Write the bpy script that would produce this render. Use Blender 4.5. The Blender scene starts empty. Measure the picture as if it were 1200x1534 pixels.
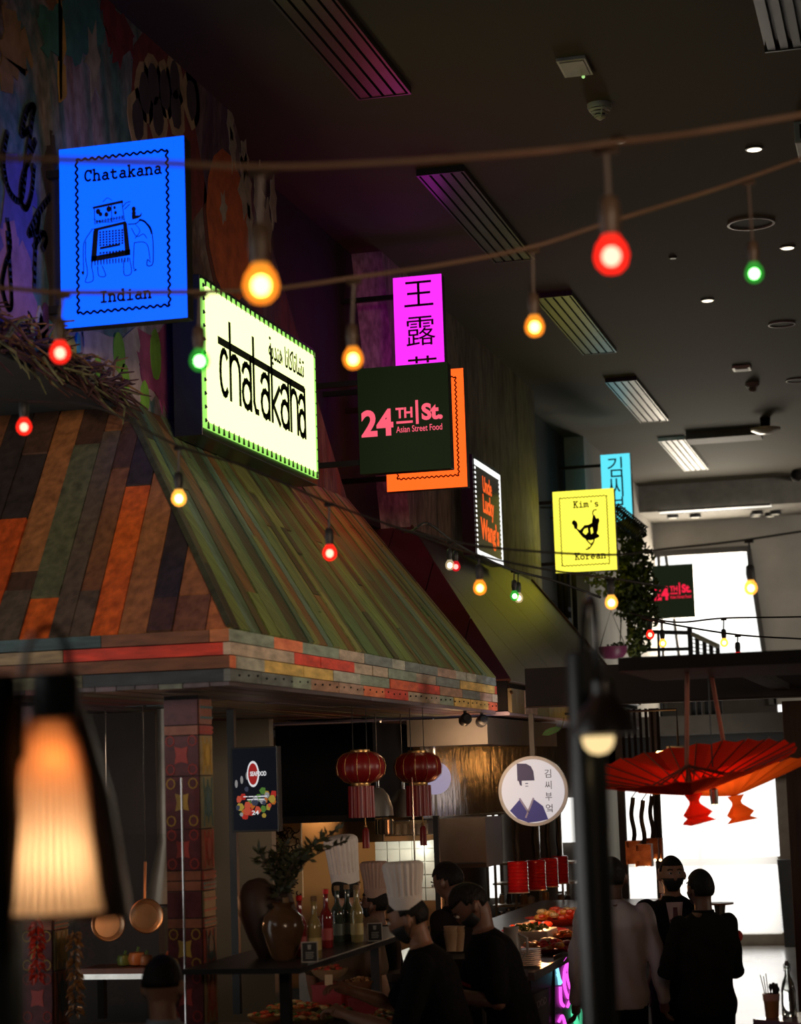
import bpy, math, random
from mathutils import Vector, Matrix
PI = math.pi
RND = random.Random(7)
S = bpy.context.scene
COL = S.collection
V = Vector

# ---------------------------------------------------------------- camera
F_PX, YAW, PITCH, ROLL, CZ = 3097.6, .24793, .1278, -.033, 2.3
fw = V((-math.sin(YAW)*math.cos(PITCH), math.cos(YAW)*math.cos(PITCH), math.sin(PITCH)))
_rt = V((math.cos(YAW), math.sin(YAW), 0)); _up = _rt.cross(fw)
rt = _rt*math.cos(ROLL)+_up*math.sin(ROLL); up = -_rt*math.sin(ROLL)+_up*math.cos(ROLL)
cam = bpy.data.cameras.new('camera'); camo = bpy.data.objects.new('camera', cam); COL.objects.link(camo)
camo.matrix_world = Matrix(((rt.x, up.x, -fw.x, 0), (rt.y, up.y, -fw.y, 0), (rt.z, up.z, -fw.z, CZ), (0, 0, 0, 1)))
cam.sensor_fit = 'VERTICAL'; cam.sensor_height = 36; cam.lens = F_PX/1534*36
cam.clip_start = .1; cam.clip_end = 200
cam.dof.use_dof = True; cam.dof.focus_distance = 14.5; cam.dof.aperture_fstop = 2.8
S.camera = camo
# ---------------------------------------------------------------- sky, daylight, exposure
S.view_settings.view_transform = 'Standard'; S.view_settings.look = 'None'
S.view_settings.exposure = 0; S.view_settings.gamma = 1; S.view_settings.use_curve_mapping = False
w = bpy.data.worlds.new('sky'); S.world = w; w.use_nodes = True
w.node_tree.nodes['Background'].inputs[0].default_value = (1, .98, .95, 1)
w.node_tree.nodes['Background'].inputs[1].default_value = 1.6


def area(name, loc, aim, sx, sy, power, col, spread=PI):
    l = bpy.data.lights.new(name, 'AREA'); l.shape = 'RECTANGLE'; l.size = sx; l.size_y = sy; l.energy = power; l.color = col; l.spread = spread
    o = bpy.data.objects.new(name, l); COL.objects.link(o); o.location = loc
    o.rotation_euler = (V(aim)-V(loc)).to_track_quat('-Z', 'Y').to_euler()
    return o


# daylight through the street windows (end wall low and high), and added fill lights
area('daylight_entrance', (-1.8, 27.9, 1.5), (-1.8, 0, 1.2), 4.5, 2.6, 110, (1, .97, .92))
area('daylight_upper', (-3.4, 35.3, 4.8), (-1.5, 14, 6.6), 1.8, 2.0, 330, (1, .86, .68))
area('fascia_fill', (6.8, 12.5, 3.0), (-3.2, 12.3, 3.05), 6, .8, 17, (1, .86, .70), .55)  # added light before the blank right wall, aimed at the hood fascia
area('daylight_mezzanine', (4.5, 29.5, 5.2), (-2.5, 34.8, 5.0), 3, 2, 65, (1, .93, .82), 1.6)
area('entrance_wall_fill', (-2.6, 24.5, 2.6), (-4.6, 27, 1.4), .8, .5, 16, (1, .95, .86))  # unseen light added to brighten the pale entrance wall
area('mural_fill', (3.5, -2.6, 4.4), (-3.9, 10, 4.0), 3, 1.4, 20, (1, .72, .50), .42)  # added warm fill near the back wall for mural and near slope


def ray(px, py): return rt*((px-600)/F_PX)-up*((py-767)/F_PX)+fw
def at(px, py, X=None, Y=None, Z=None, d=None):
    r = ray(px, py)
    t = X/r.x if X is not None else Y/r.y if Y is not None else (Z-CZ)/r.z if Z is not None else d
    return V((r.x*t, r.y*t, CZ+r.z*t))


# ---------------------------------------------------------------- materials
def nt(name):
    m = bpy.data.materials.new(name); m.use_nodes = True
    return m, m.node_tree, m.node_tree.nodes['Principled BSDF']
MC = {}
def pm(name, col, rough=.6, metal=0, var=.15, scale=6, bump=.0, trans=0, stretch=None, spec=.5):
    """procedural principled material with a little noise in its colour and relief"""
    if name in MC: return MC[name]
    m, t, b = nt(name)
    b.inputs['Roughness'].default_value = rough; b.inputs['Metallic'].default_value = metal
    b.inputs['Specular IOR Level'].default_value = spec
    if trans: b.inputs['Transmission Weight'].default_value = trans
    tc = t.nodes.new('ShaderNodeTexCoord'); mp = t.nodes.new('ShaderNodeMapping'); n = t.nodes.new('ShaderNodeTexNoise')
    mp.inputs['Scale'].default_value = stretch or (1, 1, 1)
    t.links.new(tc.outputs['Object'], mp.inputs[0]); t.links.new(mp.outputs[0], n.inputs['Vector'])
    n.inputs['Scale'].default_value = scale; n.inputs['Detail'].default_value = 5
    r = t.nodes.new('ShaderNodeValToRGB')
    c0 = tuple(max(0, c*(1-var)) for c in col[:3])+(1,); c1 = tuple(min(1, c*(1+var)) for c in col[:3])+(1,)
    r.color_ramp.elements[0].position = .3; r.color_ramp.elements[1].position = .7
    r.color_ramp.elements[0].color = c0; r.color_ramp.elements[1].color = c1
    t.links.new(n.outputs[0], r.inputs[0]); t.links.new(r.outputs[0], b.inputs['Base Color'])
    if bump:
        bp = t.nodes.new('ShaderNodeBump'); bp.inputs['Strength'].default_value = bump; bp.inputs['Distance'].default_value = .02
        t.links.new(n.outputs[0], bp.inputs['Height']); t.links.new(bp.outputs[0], b.inputs['Normal'])
    MC[name] = m
    return m
def em(name, col, k=1.0, base=(.02, .02, .02)):
    if name in MC: return MC[name]
    m, t, b = nt(name)
    b.inputs['Base Color'].default_value = tuple(base)+(1,); b.inputs['Roughness'].default_value = .45; b.inputs['Specular IOR Level'].default_value = .12
    b.inputs['Emission Color'].default_value = tuple(col[:3])+(1,); b.inputs['Emission Strength'].default_value = k
    MC[name] = m
    return m
def glassy(name, tint=(1, 1, 1), mix=.1, rough=.05):
    """thin clear glass: mostly see-through with a gloss"""
    if name in MC: return MC[name]
    m, t, b = nt(name)
    tr = t.nodes.new('ShaderNodeBsdfTransparent'); tr.inputs[0].default_value = tuple(tint)+(1,)
    gl = t.nodes.new('ShaderNodeBsdfGlossy'); gl.inputs['Roughness'].default_value = rough
    mx = t.nodes.new('ShaderNodeMixShader'); mx.inputs[0].default_value = mix
    t.links.new(tr.outputs[0], mx.inputs[1]); t.links.new(gl.outputs[0], mx.inputs[2])
    t.links.new(mx.outputs[0], t.nodes['Material Output'].inputs[0])
    MC[name] = m
    return m
def lin(r, g, b): return tuple((c/255/12.92 if c <= 10 else ((c/255+.055)/1.055)**2.4) for c in (r, g, b))
def wood(name, col, var=.35):
    return pm('painted timber '+name, col, .62, 0, var, 5, .25, stretch=(3, 3, 3))
BLACK = pm('matt black metal', (.012, .012, .013), .5)
STEEL = pm('brushed stainless steel', (.55, .54, .52), .25, 1, .1, 12)
DARK = pm('very dark paint', (.012, .010, .009), .8, spec=.15)
CHROME = pm('dark chrome', (.4, .4, .4), .15, 1)


# ---------------------------------------------------------------- mesh building
class MB:
    def __init__(s): s.v = []; s.f = []; s.mi = []; s.m = 0
    def add(s, vs, fs):
        n = len(s.v); s.v += [V(p) for p in vs]; s.f += [tuple(i+n for i in f) for f in fs]; s.mi += [s.m]*len(fs); return s
    def box(s, a, b):
        x0, y0, z0 = a; x1, y1, z1 = b
        return s.add([(x0, y0, z0), (x1, y0, z0), (x1, y1, z0), (x0, y1, z0), (x0, y0, z1), (x1, y0, z1), (x1, y1, z1), (x0, y1, z1)],
                     [(3, 2, 1, 0), (4, 5, 6, 7), (0, 1, 5, 4), (1, 2, 6, 5), (2, 3, 7, 6), (3, 0, 4, 7)])
    def cbox(s, c, sz): return s.box([c[i]-sz[i]/2 for i in range(3)], [c[i]+sz[i]/2 for i in range(3)])
    def prism(s, pts, vec):
        n = len(pts); vec = V(vec); pts = [V(p) for p in pts]
        return s.add(pts+[p+vec for p in pts], [tuple(range(n))[::-1], tuple(range(n, 2*n))]+[(i, (i+1) % n, (i+1) % n+n, i+n) for i in range(n)])
    def tube(s, pts, r, n=8, cap=True):
        pts = [V(p) for p in pts]; rs = r if isinstance(r, (list, tuple)) else [r]*len(pts)
        base = len(s.v); ref = None; rings = []
        for i, p in enumerate(pts):
            t = (pts[min(i+1, len(pts)-1)]-pts[max(i-1, 0)]).normalized()
            if ref is None: ref = V((0, 0, 1)) if abs(t.z) < .9 else V((1, 0, 0))
            u = ref.cross(t); u.normalize(); ref = t.cross(u)
            rings.append([p+(u*math.cos(2*PI*k/n)+ref*math.sin(2*PI*k/n))*rs[i] for k in range(n)])
        vs = [q for g in rings for q in g]; fs = []
        for i in range(len(pts)-1):
            for k in range(n): fs.append((i*n+k, i*n+(k+1) % n, (i+1)*n+(k+1) % n, (i+1)*n+k))
        if cap: fs += [tuple(range(n))[::-1], tuple(range((len(pts)-1)*n, len(pts)*n))]
        return s.add(vs, fs)
    def lathe(s, prof, c, n=20, axis=(0, 0, 1), fl=0, fn=0, cap=True):
        """prof: (radius, height) pairs; fl, fn: pleat depth and count"""
        c = V(c); q = V((0, 0, 1)).rotation_difference(V(axis).normalized()); vs = []; fs = []
        for r, h in prof:
            for k in range(n):
                a = 2*PI*k/n; rr = r*(1+fl*math.cos(fn*a))
                vs.append(c+q @ V((rr*math.cos(a), rr*math.sin(a), h)))
        for i in range(len(prof)-1):
            for k in range(n): fs.append((i*n+k, i*n+(k+1) % n, (i+1)*n+(k+1) % n, (i+1)*n+k))
        if cap:
            if prof[0][0] > 1e-4: fs.append(tuple(range(n))[::-1])
            if prof[-1][0] > 1e-4: fs.append(tuple(range((len(prof)-1)*n, len(prof)*n)))
        return s.add(vs, fs)
    def ball(s, c, r, n=14, m=9):
        r = r if isinstance(r, (list, tuple)) else (r, r, r); c = V(c)
        vs = [c+V((0, 0, -r[2]))]; fs = []
        for i in range(1, m):
            a = -PI/2+PI*i/m
            vs += [c+V((r[0]*math.cos(a)*math.cos(2*PI*k/n), r[1]*math.cos(a)*math.sin(2*PI*k/n), r[2]*math.sin(a))) for k in range(n)]
        vs.append(c+V((0, 0, r[2])))
        for k in range(n): fs.append((0, 1+(k+1) % n, 1+k)); fs.append((len(vs)-1, 1+(m-2)*n+k, 1+(m-2)*n+(k+1) % n))
        for i in range(m-2):
            for k in range(n): fs.append((1+i*n+k, 1+i*n+(k+1) % n, 1+(i+1)*n+(k+1) % n, 1+(i+1)*n+k))
        return s.add(vs, fs)
def rootloc(p):
    l = V((0, 0, 0))
    while p is not None: l += p.location; p = p.parent
    return l
def obj(name, mb, mat, parent=None, smooth=False, label=None, cat=None, group=None, kind=None, bevel=0):
    me = bpy.data.meshes.new(name); o0 = rootloc(parent)
    me.from_pydata([tuple(p-o0) for p in mb.v], [], mb.f)
    for mm in (mat if isinstance(mat, (list, tuple)) else [mat]): me.materials.append(mm)
    if any(mb.mi): me.polygons.foreach_set('material_index', mb.mi)
    if smooth: me.polygons.foreach_set('use_smooth', [True]*len(me.polygons))
    me.update()
    if smooth:
        try: me.set_sharp_from_angle(angle=math.radians(40))
        except Exception: pass
    o = bpy.data.objects.new(name, me); COL.objects.link(o); o.parent = parent
    if bevel:
        b = o.modifiers.new('bevel', 'BEVEL'); b.width = bevel; b.segments = 2; b.limit_method = 'ANGLE'
    tag(o, label, cat, group, kind)
    return o
def tag(o, label=None, cat=None, group=None, kind=None):
    if label: o['label'] = label
    if cat: o['category'] = cat
    if group: o['group'] = group
    if kind: o['kind'] = kind
    return o
def thing(name, label, cat, loc=(0, 0, 0), group=None):
    o = bpy.data.objects.new(name, None); COL.objects.link(o); o.location = loc; o.empty_display_size = .1
    return tag(o, label, cat, group)
def struct(name, mb, mat, parent=None, **k): return obj(name, mb, mat, parent, kind='structure', **k)
def clone(root, loc, label=None, group=None):
    def cp(o, par):
        c = o.copy(); COL.objects.link(c); c.parent = par
        for ch in list(o.children): cp(ch, c)
        return c
    r = cp(root, None); r.location = loc
    if label: r['label'] = label
    if group: r['group'] = group
    return r

# flat drawing on a plane: frame = (origin, x axis, y axis); the outward normal is x cross y
class Fr:
    def __init__(s, o, x, y, ox=0, oy=0, k=1):
        s.o = V(o); s.x = V(x).normalized(); s.y = V(y).normalized(); s.n = s.x.cross(s.y); s.ox = ox; s.oy = oy; s.k = k
    def p(s, u, v, h=0): return s.o+s.x*(u*s.k+s.ox)+s.y*(v*s.k+s.oy)+s.n*h
    def sub(s, ox, oy, k): return Fr(s.p(ox, oy), s.x, s.y, 0, 0, k*s.k)
def stroke(mb, fr, pts, wd, h=.002):
    wd = wd/2
    for (a, b) in zip(pts[:-1], pts[1:]):
        dx, dy = b[0]-a[0], b[1]-a[1]; L = math.hypot(dx, dy) or 1e-6; ex, ey = dx/L*wd*.7, dy/L*wd*.7; nx, ny = -dy/L*wd, dx/L*wd
        mb.prism([fr.p(a[0]-ex+nx, a[1]-ey+ny), fr.p(a[0]-ex-nx, a[1]-ey-ny), fr.p(b[0]+ex-nx, b[1]+ey-ny), fr.p(b[0]+ex+nx, b[1]+ey+ny)], fr.n*h)
def poly(mb, fr, pts, h=.002): mb.prism([fr.p(*q) for q in pts], fr.n*h)
def arc(cx, cy, rx, ry, a0, a1, n=10): return [(cx+rx*math.cos(math.radians(a0+(a1-a0)*i/n)), cy+ry*math.sin(math.radians(a0+(a1-a0)*i/n))) for i in range(n+1)]
def text(mb, fr, body, size, x=0, y=0, sx=1, sy=1, bold=0, align='LEFT', h=.002):
    c = bpy.data.curves.new('lettering', 'FONT'); c.body = body; c.size = size; c.extrude = h/2; c.offset = bold; c.align_x = align; c.resolution_u = 4
    o = bpy.data.objects.new('lettering', c); COL.objects.link(o)
    me = bpy.data.meshes.new_from_object(o.evaluated_get(bpy.context.evaluated_depsgraph_get()))
    vs = [fr.p(v.co.x*sx+x, v.co.y*sy+y, v.co.z+h/2) for v in me.vertices]
    mb.add(vs, [tuple(p.vertices) for p in me.polygons])
    bpy.data.objects.remove(o); bpy.data.curves.remove(c); bpy.data.meshes.remove(me)
GL = {  # typewriter strokes in a .6 wide cell
 'C': [arc(.3, .36, .22, .34, 50, 310, 12), [(.5, .7), (.5, .5)]],
 'h': [[(.12, 0), (.12, .72), (.04, .72)], [(.04, 0), (.2, 0)], arc(.28, .28, .16, .17, 170, 0, 6)+[(.44, 0)], [(.36, 0), (.52, 0)]],
 'a': [arc(.28, .32, .14, .13, 140, 0, 5)+[(.42, .05), (.52, 0)], arc(.26, .13, .16, .13, 60, 320, 9)],
 't': [[(.2, .6), (.2, .12), (.28, .01), (.4, .0), (.48, .06)], [(.06, .43), (.42, .43)]],
 'k': [[(.14, 0), (.14, .72), (.06, .72)], [(.06, 0), (.22, 0)], [(.16, .2), (.42, .44)], [(.34, .44), (.5, .44)], [(.24, .27), (.46, 0)], [(.38, 0), (.54, 0)]],
 'n': [[(.12, 0), (.12, .44), (.04, .44)], [(.04, 0), (.2, 0)], arc(.28, .28, .16, .17, 170, 0, 6)+[(.44, 0)], [(.36, 0), (.52, 0)]],
 'I': [[(.3, 0), (.3, .68)], [(.14, 0), (.46, 0)], [(.14, .68), (.46, .68)]],
 'd': [arc(.26, .22, .18, .22, 40, 320, 12), [(.36, .72), (.44, .72), (.44, 0), (.54, 0)]],
 'i': [[(.16, .44), (.3, .44), (.3, 0)], [(.12, 0), (.48, 0)], [(.28, .62), (.32, .66)]],
 'K': [[(.14, 0), (.14, .68)], [(.05, 0), (.24, 0)], [(.05, .68), (.24, .68)], [(.16, .28), (.46, .68)], [(.38, .68), (.54, .68)], [(.25, .4), (.48, 0)], [(.4, 0), (.56, 0)]],
 'm': [[(.08, 0), (.08, .44), (.02, .44)], [(.02, 0), (.14, 0)], arc(.18, .32, .1, .13, 170, 0, 4)+[(.28, 0)], arc(.38, .32, .1, .13, 170, 0, 4)+[(.48, 0), (.56, 0)]],
 's': [arc(.28, .33, .15, .11, 30, 250, 6)+arc(.28, .11, .16, .11, 80, -140, 6)],
 'o': [arc(.29, .22, .2, .22, 0, 360, 14)],
 'r': [[(.08, .44), (.2, .44), (.2, 0)], [(.08, 0), (.36, 0)], arc(.36, .28, .15, .16, 170, 50, 5)],
 'e': [[(.1, .23), (.48, .23)]+arc(.29, .22, .19, .22, 0, 310, 12)],
 "'": [[(.3, .7), (.27, .5)]]}
def fit(mb, fr, body, x0, x1, y0, y1, bold=0, h=.002):
    """lettering stretched to fill a rectangle exactly"""
    t = MB(); text(t, Fr((0, 0, 0), (1, 0, 0), (0, 1, 0)), body, 1.0, 0, 0, 1, 1, bold, h=h)
    ax, bx = min(p.x for p in t.v), max(p.x for p in t.v); ay, by = min(p.y for p in t.v), max(p.y for p in t.v)
    mb.add([fr.p(x0+(p.x-ax)/(bx-ax)*(x1-x0), y0+(p.y-ay)/(by-ay)*(y1-y0), p.z) for p in t.v], t.f)
def typed(mb, fr, s, x, y, size, wd, pitch=.6):
    for i, ch in enumerate(s):
        for st in GL.get(ch, []): stroke(mb, fr, [(x+(i*pitch+a)*size, y+b*size) for a, b in st], wd*size)
def wavy(mb, fr, x0, y0, x1, y1, n, amp, wd):
    """wavy stamp-edge border as one continuous line per side"""
    for (ax, ay, bx, by, m) in ((x0, y1, x1, y1, n[0]), (x1, y1, x1, y0, n[1]), (x1, y0, x0, y0, n[0]), (x0, y0, x0, y1, n[1])):
        dx, dy = bx-ax, by-ay; L = math.hypot(dx, dy); nx, ny = -dy/L, dx/L
        pts = [(ax+dx*i/(m*6)+nx*amp*math.sin(i*PI/3), ay+dy*i/(m*6)+ny*amp*math.sin(i*PI/3)) for i in range(m*6+1)]
        stroke(mb, fr, pts, wd)
def clip(pl, a, b, c):
    """keep the part of a 2-D polygon where a*u+b*v+c >= 0"""
    out = []
    for i, p in enumerate(pl):
        q = pl[(i+1) % len(pl)]; fp = a*p[0]+b*p[1]+c; fq = a*q[0]+b*q[1]+c
        if fp >= 0: out.append(p)
        if (fp >= 0) != (fq >= 0):
            t = fp/(fp-fq); out.append((p[0]+(q[0]-p[0])*t, p[1]+(q[1]-p[1])*t))
    return out
# ================================================================ THE SETTING
CEIL = 6.85; WX = -4.4; RZ = 4.51; HX = -3.2
m_ceil = pm('brown black ceiling paint', (.060, .048, .025), .85, 0, .06, .6)
m_rec = pm('black recess paint', (.02, .018, .017), .9)
m_conc = pm('grey concrete', (.33, .305, .27), .85, 0, .15, 1.4)
m_floor = pm('pale stone floor', (.30, .285, .26), .22, 0, .1, .8)
b = MB(); b.box((-8, -3, CEIL), (7, 35.6, CEIL+.2)); struct('ceiling', b, m_ceil)
b = MB(); b.box((-8, -3, -.2), (7, 40, 0)); struct('floor', b, m_floor)
b = MB(); b.box((WX-1.0, -3, 0), (WX-.75, 8.2, 2.6)); b.box((WX-.4, -3, RZ), (WX-.27, 35, CEIL)); struct('wall_left', b, m_rec)
b = MB(); b.box((-8, -3.2, 0), (7, -3, CEIL)); struct('wall_back', b, m_rec)
b = MB(); b.box((-8, 8.2, 0), (-7.8, 35, RZ+.3)); struct('wall_kitchen', b, pm('dark kitchen wall', (.05, .042, .036), .8))
b = MB(); b.box((-7.8, 8.2, RZ), (WX-.6, 35, RZ+.1)); struct('trim_1', b, m_rec)
b = MB()   
b.box((6.95, -3, 0), (7.1, 35, CEIL))
struct('wall_right', b, m_conc)

# mural: painted bulkhead, a slanted-edge pilaster that ends on the hood ridge
def mural_mat(name, cols, scale=1.1, seed=0, bright=1, stretch=(1, 1, .6)):
    m, t, p = nt(name); p.inputs['Roughness'].default_value = .8
    tc = t.nodes.new('ShaderNodeTexCoord'); mp = t.nodes.new('ShaderNodeMapping'); mp.inputs['Location'].default_value = (seed, seed*2, seed*.7); mp.inputs['Scale'].default_value = stretch
    t.links.new(tc.outputs['Object'], mp.inputs[0])
    n = t.nodes.new('ShaderNodeTexNoise'); n.inputs['Scale'].default_value = scale; n.inputs['Detail'].default_value = 7; n.inputs['Roughness'].default_value = .62; n.inputs['Distortion'].default_value = .8
    t.links.new(mp.outputs[0], n.inputs['Vector'])
    r = t.nodes.new('ShaderNodeValToRGB'); el = r.color_ramp.elements
    while len(el) < len(cols): el.new(.5)
    for i, c in enumerate(cols): el[i].position = .30+.42*i/(len(cols)-1); el[i].color = tuple(x*bright for x in c)+(1,)
    t.links.new(n.outputs[0], r.inputs[0])
    n2 = t.nodes.new('ShaderNodeTexNoise'); n2.inputs['Scale'].default_value = 14; n2.inputs['Detail'].default_value = 4; t.links.new(mp.outputs[0], n2.inputs['Vector'])
    mr = t.nodes.new('ShaderNodeMapRange'); mr.inputs[1].default_value = .35; mr.inputs[2].default_value = .65; mr.inputs[3].default_value = .55; mr.inputs[4].default_value = 1.15; t.links.new(n2.outputs[0], mr.inputs[0])
    mx = t.nodes.new('ShaderNodeMix'); mx.data_type = 'RGBA'; mx.blend_type = 'MULTIPLY'; mx.inputs[0].default_value = 1
    t.links.new(r.outputs[0], mx.inputs[6]); t.links.new(mr.outputs[0], mx.inputs[7]); t.links.new(mx.outputs[2], p.inputs['Base Color'])
    return m
MUR1 = mural_mat('graffiti mural paint', [(.05, .05, .055), (.10, .055, .03), (.30, .24, .20), (.06, .16, .14), (.34, .28, .30), (.24, .10, .07), (.30, .22, .09), (.14, .05, .06)], .75, 3, 1.0)
MUR2 = mural_mat('dark plum mural paint', [(.02, .012, .02), (.12, .03, .03), (.05, .03, .06), (.16, .10, .10), (.03, .05, .05)], 2.5, 9, 1.2, (1, 1, .4))
MUR3 = mural_mat('weathered grey render', [(.10, .095, .08), (.20, .19, .16), (.30, .28, .22), (.16, .15, .13)], 1.4, 5, 1.5, (2, 2, .35))
# bulkhead polygon in (Y, Z); bottom edge at ridge height, far edge slants
b = MB(); b.prism([(WX, 4, RZ), (WX, 15.66, RZ), (WX, 13.0, CEIL), (WX, 4, CEIL)], (-.27, 0, 0))
mural = struct('wall_mural', b, MUR1); mural['label'] = 'graffiti covered upper wall behind the signs'
b = MB(); b.prism([(WX+.004, 12.2, RZ), (WX+.004, 15.62, RZ), (WX+.004, 13.02, CEIL), (WX+.004, 12.1, CEIL), (WX+.004, 12.7, 5.7)], (.004, 0, 0)); obj('painted_patch', b, MUR2, mural, label='dark plum painted end of the mural')
mf = Fr((WX+.003, 0, 0), (0, 1, 0), (0, 0, 1))     # u = Y, v = Z on the mural
def muf(u, v): return (u, v)
def mpx(px, py):
    p = at(px, py, X=WX); return (p.y, p.z)
def blob(u, v, ru, rv, n=14, j=.0, seed=1):
    r = random.Random(seed); return [(u+ru*math.cos(2*PI*i/n)*(1+j*(r.random()-.5)), v+rv*math.sin(2*PI*i/n)*(1+j*(r.random()-.5))) for i in range(n)]
def paint(pts, col, h=.004, name='painted_spot'):
    pts = clip(pts, 0, 1, -RZ)
    if len(pts) < 3: return
    m = MB(); poly(m, mf, pts, h); return obj(name, m, pm('mural colour %d %d %d' % tuple(int(c*255) for c in col), col, .8, 0, .3, 9), mural)
def curvep(pts, n=8):
    out = []
    P = [V(p+(0,)) if len(p) == 2 else V(p) for p in pts]; P = [P[0]]+P+[P[-1]]
    for i in range(1, len(P)-2):
        for k in range(n):
            t = k/n; a, b_, c, d = P[i-1], P[i], P[i+1], P[i+2]
            out.append(.5*((2*b_)+(c-a)*t+(2*a-5*b_+4*c-d)*t*t+(-a+3*b_-3*c+d)*t**3))
    out.append(P[-2]); return out
u, v = mpx(341, 340)
paint(blob(u, v, .50, .60), (.10, .03, .015)); paint(blob(u, v, .44, .53), (.42, .10, .02), .006)
u, v = mpx(255, 185); paint(blob(u, v, .7, .62, 12, .2, 4), (.16, .03, .02))
for i, (x, y, ru, rv) in enumerate([(343, 182, .10, .22), (347, 220, .09, .2), (365, 240, .12, .2), (365, 280, .16, .32), (386, 300, .15, .3), (333, 312, .08, .14), (398, 345, .14, .26), (408, 300, .1, .24), (372, 330, .1, .2), (138, 92, .12, .25)]):
    u, v = mpx(x, y); pts = []
    for k in range(12):
        q = (1 if k % 2 == 0 else .6)*RND.uniform(.75, 1.1)
        pts.append((u+ru*q*math.cos(PI*k/6+.2), v+rv*q*math.sin(PI*k/6+.2)))
    paint(pts, (.30, .27, .20), .008, 'painted_star')
for i, (x, y) in enumerate([(228, 125), (262, 165), (235, 175), (205, 180), (245, 135), (285, 150), (215, 140), (260, 120)]):
    u, v = mpx(x, y); paint(blob(u, v, .16, .19, 12, .2, i), (.36, .26, .13), .005); paint(blob(u, v, .09, .13, 12, .2, i), (.05, .035, .04), .007)
for i, (x, y, ru, rv) in enumerate([(176, 528, .09, .12), (231, 532, .09, .16), (185, 570, .07, .1), (215, 595, .07, .1), (145, 575, .08, .16)]):
    u, v = mpx(x, y); paint(blob(u, v, ru, rv, 12, .1, i), (.16, .36, .03), .008)
def wallpoly(pix, col, h=.005):
    c = curvep([mpx(*p) for p in pix+pix[:1]], 6); r = random.Random(len(pix)+pix[0][0])
    paint([(p.x+r.uniform(-.05, .05), p.y+r.uniform(-.06, .06)) for p in c[:-1]], col, h, 'painted_patch')
wallpoly([(120, 500), (205, 497), (210, 560), (230, 605), (150, 590), (128, 560)], (.36, .28, .25))
wallpoly([(205, 497), (272, 490), (272, 625), (240, 610), (212, 570)], (.26, .05, .11), .006)
wallpoly([(60, 30), (75, 0), (140, 0), (150, 60), (120, 95), (70, 85)], (.05, .17, .15))
wallpoly([(150, 0), (175, 5), (200, 75), (175, 90), (160, 60)], (.17, .02, .02))
wallpoly([(0, 240), (28, 235), (52, 300), (40, 470), (0, 480)], (.10, .08, .30))
wallpoly([(0, 330), (30, 360), (50, 480), (0, 500)], (.32, .15, .26), .006)
wallpoly([(0, 15), (25, 25), (45, 90), (20, 130), (0, 110)], (.30, .17, .05))
wallpoly([(85, 0), (90, 0), (92, 120), (87, 150)], (.45, .25, .05), .008)
wallpoly([(65, 210), (80, 200), (92, 330), (97, 500), (72, 500)], (.045, .03, .02))
wallpoly([(20, 490), (70, 480), (80, 530), (40, 545), (10, 530)], (.05, .22, .26), .006)
wallpoly([(70, 500), (110, 505), (108, 560), (80, 545)], (.30, .24, .04), .007)
wallpoly([(0, 488), (25, 495), (22, 530), (0, 530)], (.42, .12, .10), .008)
for i in range(26):   # small bright brush marks low on the graffiti
    x, y = RND.uniform(0, 120), RND.uniform(480, 575); u, v = mpx(x, y)
    if v > RZ+.12: paint(blob(u, v, RND.uniform(.02, .07), RND.uniform(.04, .12), 8, .4, i), RND.choice([(.5, .2, .03), (.05, .3, .35), (.5, .06, .04), (.4, .35, .3), (.03, .03, .12), (.35, .35, .04), (.1, .03, .1)]), .010)
m = MB()
for pix in ([(8, 200), (2, 240), (10, 285), (28, 300), (36, 250), (45, 180), (48, 160), (38, 165), (30, 200), (40, 195)],
            [(50, 212), (40, 240), (30, 270), (28, 300), (36, 312), (44, 290), (48, 250)], [(72, 295), (55, 320), (40, 350), (52, 345), (55, 325), (50, 370), (48, 430)],
            [(48, 370), (60, 350), (66, 358), (62, 372)], [(8, 330), (12, 370), (4, 400), (0, 430), (8, 460), (14, 455), (12, 410), (8, 350)]):
    c = curvep([mpx(*p) for p in pix], 5); stroke(m, mf, [(p.x, p.y) for p in c], .035, .012)
obj('painted_scribble', m, pm('black spray paint', (.012, .012, .03), .8), mural)

# second pilaster (weathered, its near edge slants), third pilaster, both in the same plane
b = MB(); b.prism([(WX, 17.75, RZ-.1), (WX, 24.1, RZ-.1), (WX, 24.1, CEIL), (WX, 17.0, CEIL)], (-.27, 0, 0)); struct('wall_panel', b, MUR3)['label'] = 'weathered grey pilaster between orange sign and yellow sign'
b = MB(); b.box((WX-.27, 27.7, 2.6), (WX, 34.9, CEIL)); struct('wall_pilaster', b, m_conc)
b = MB(); b.box((WX-.5, 24.1, 2.6), (WX-.45, 27.7, 5.0)); struct('trim_2', b, m_conc)
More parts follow.
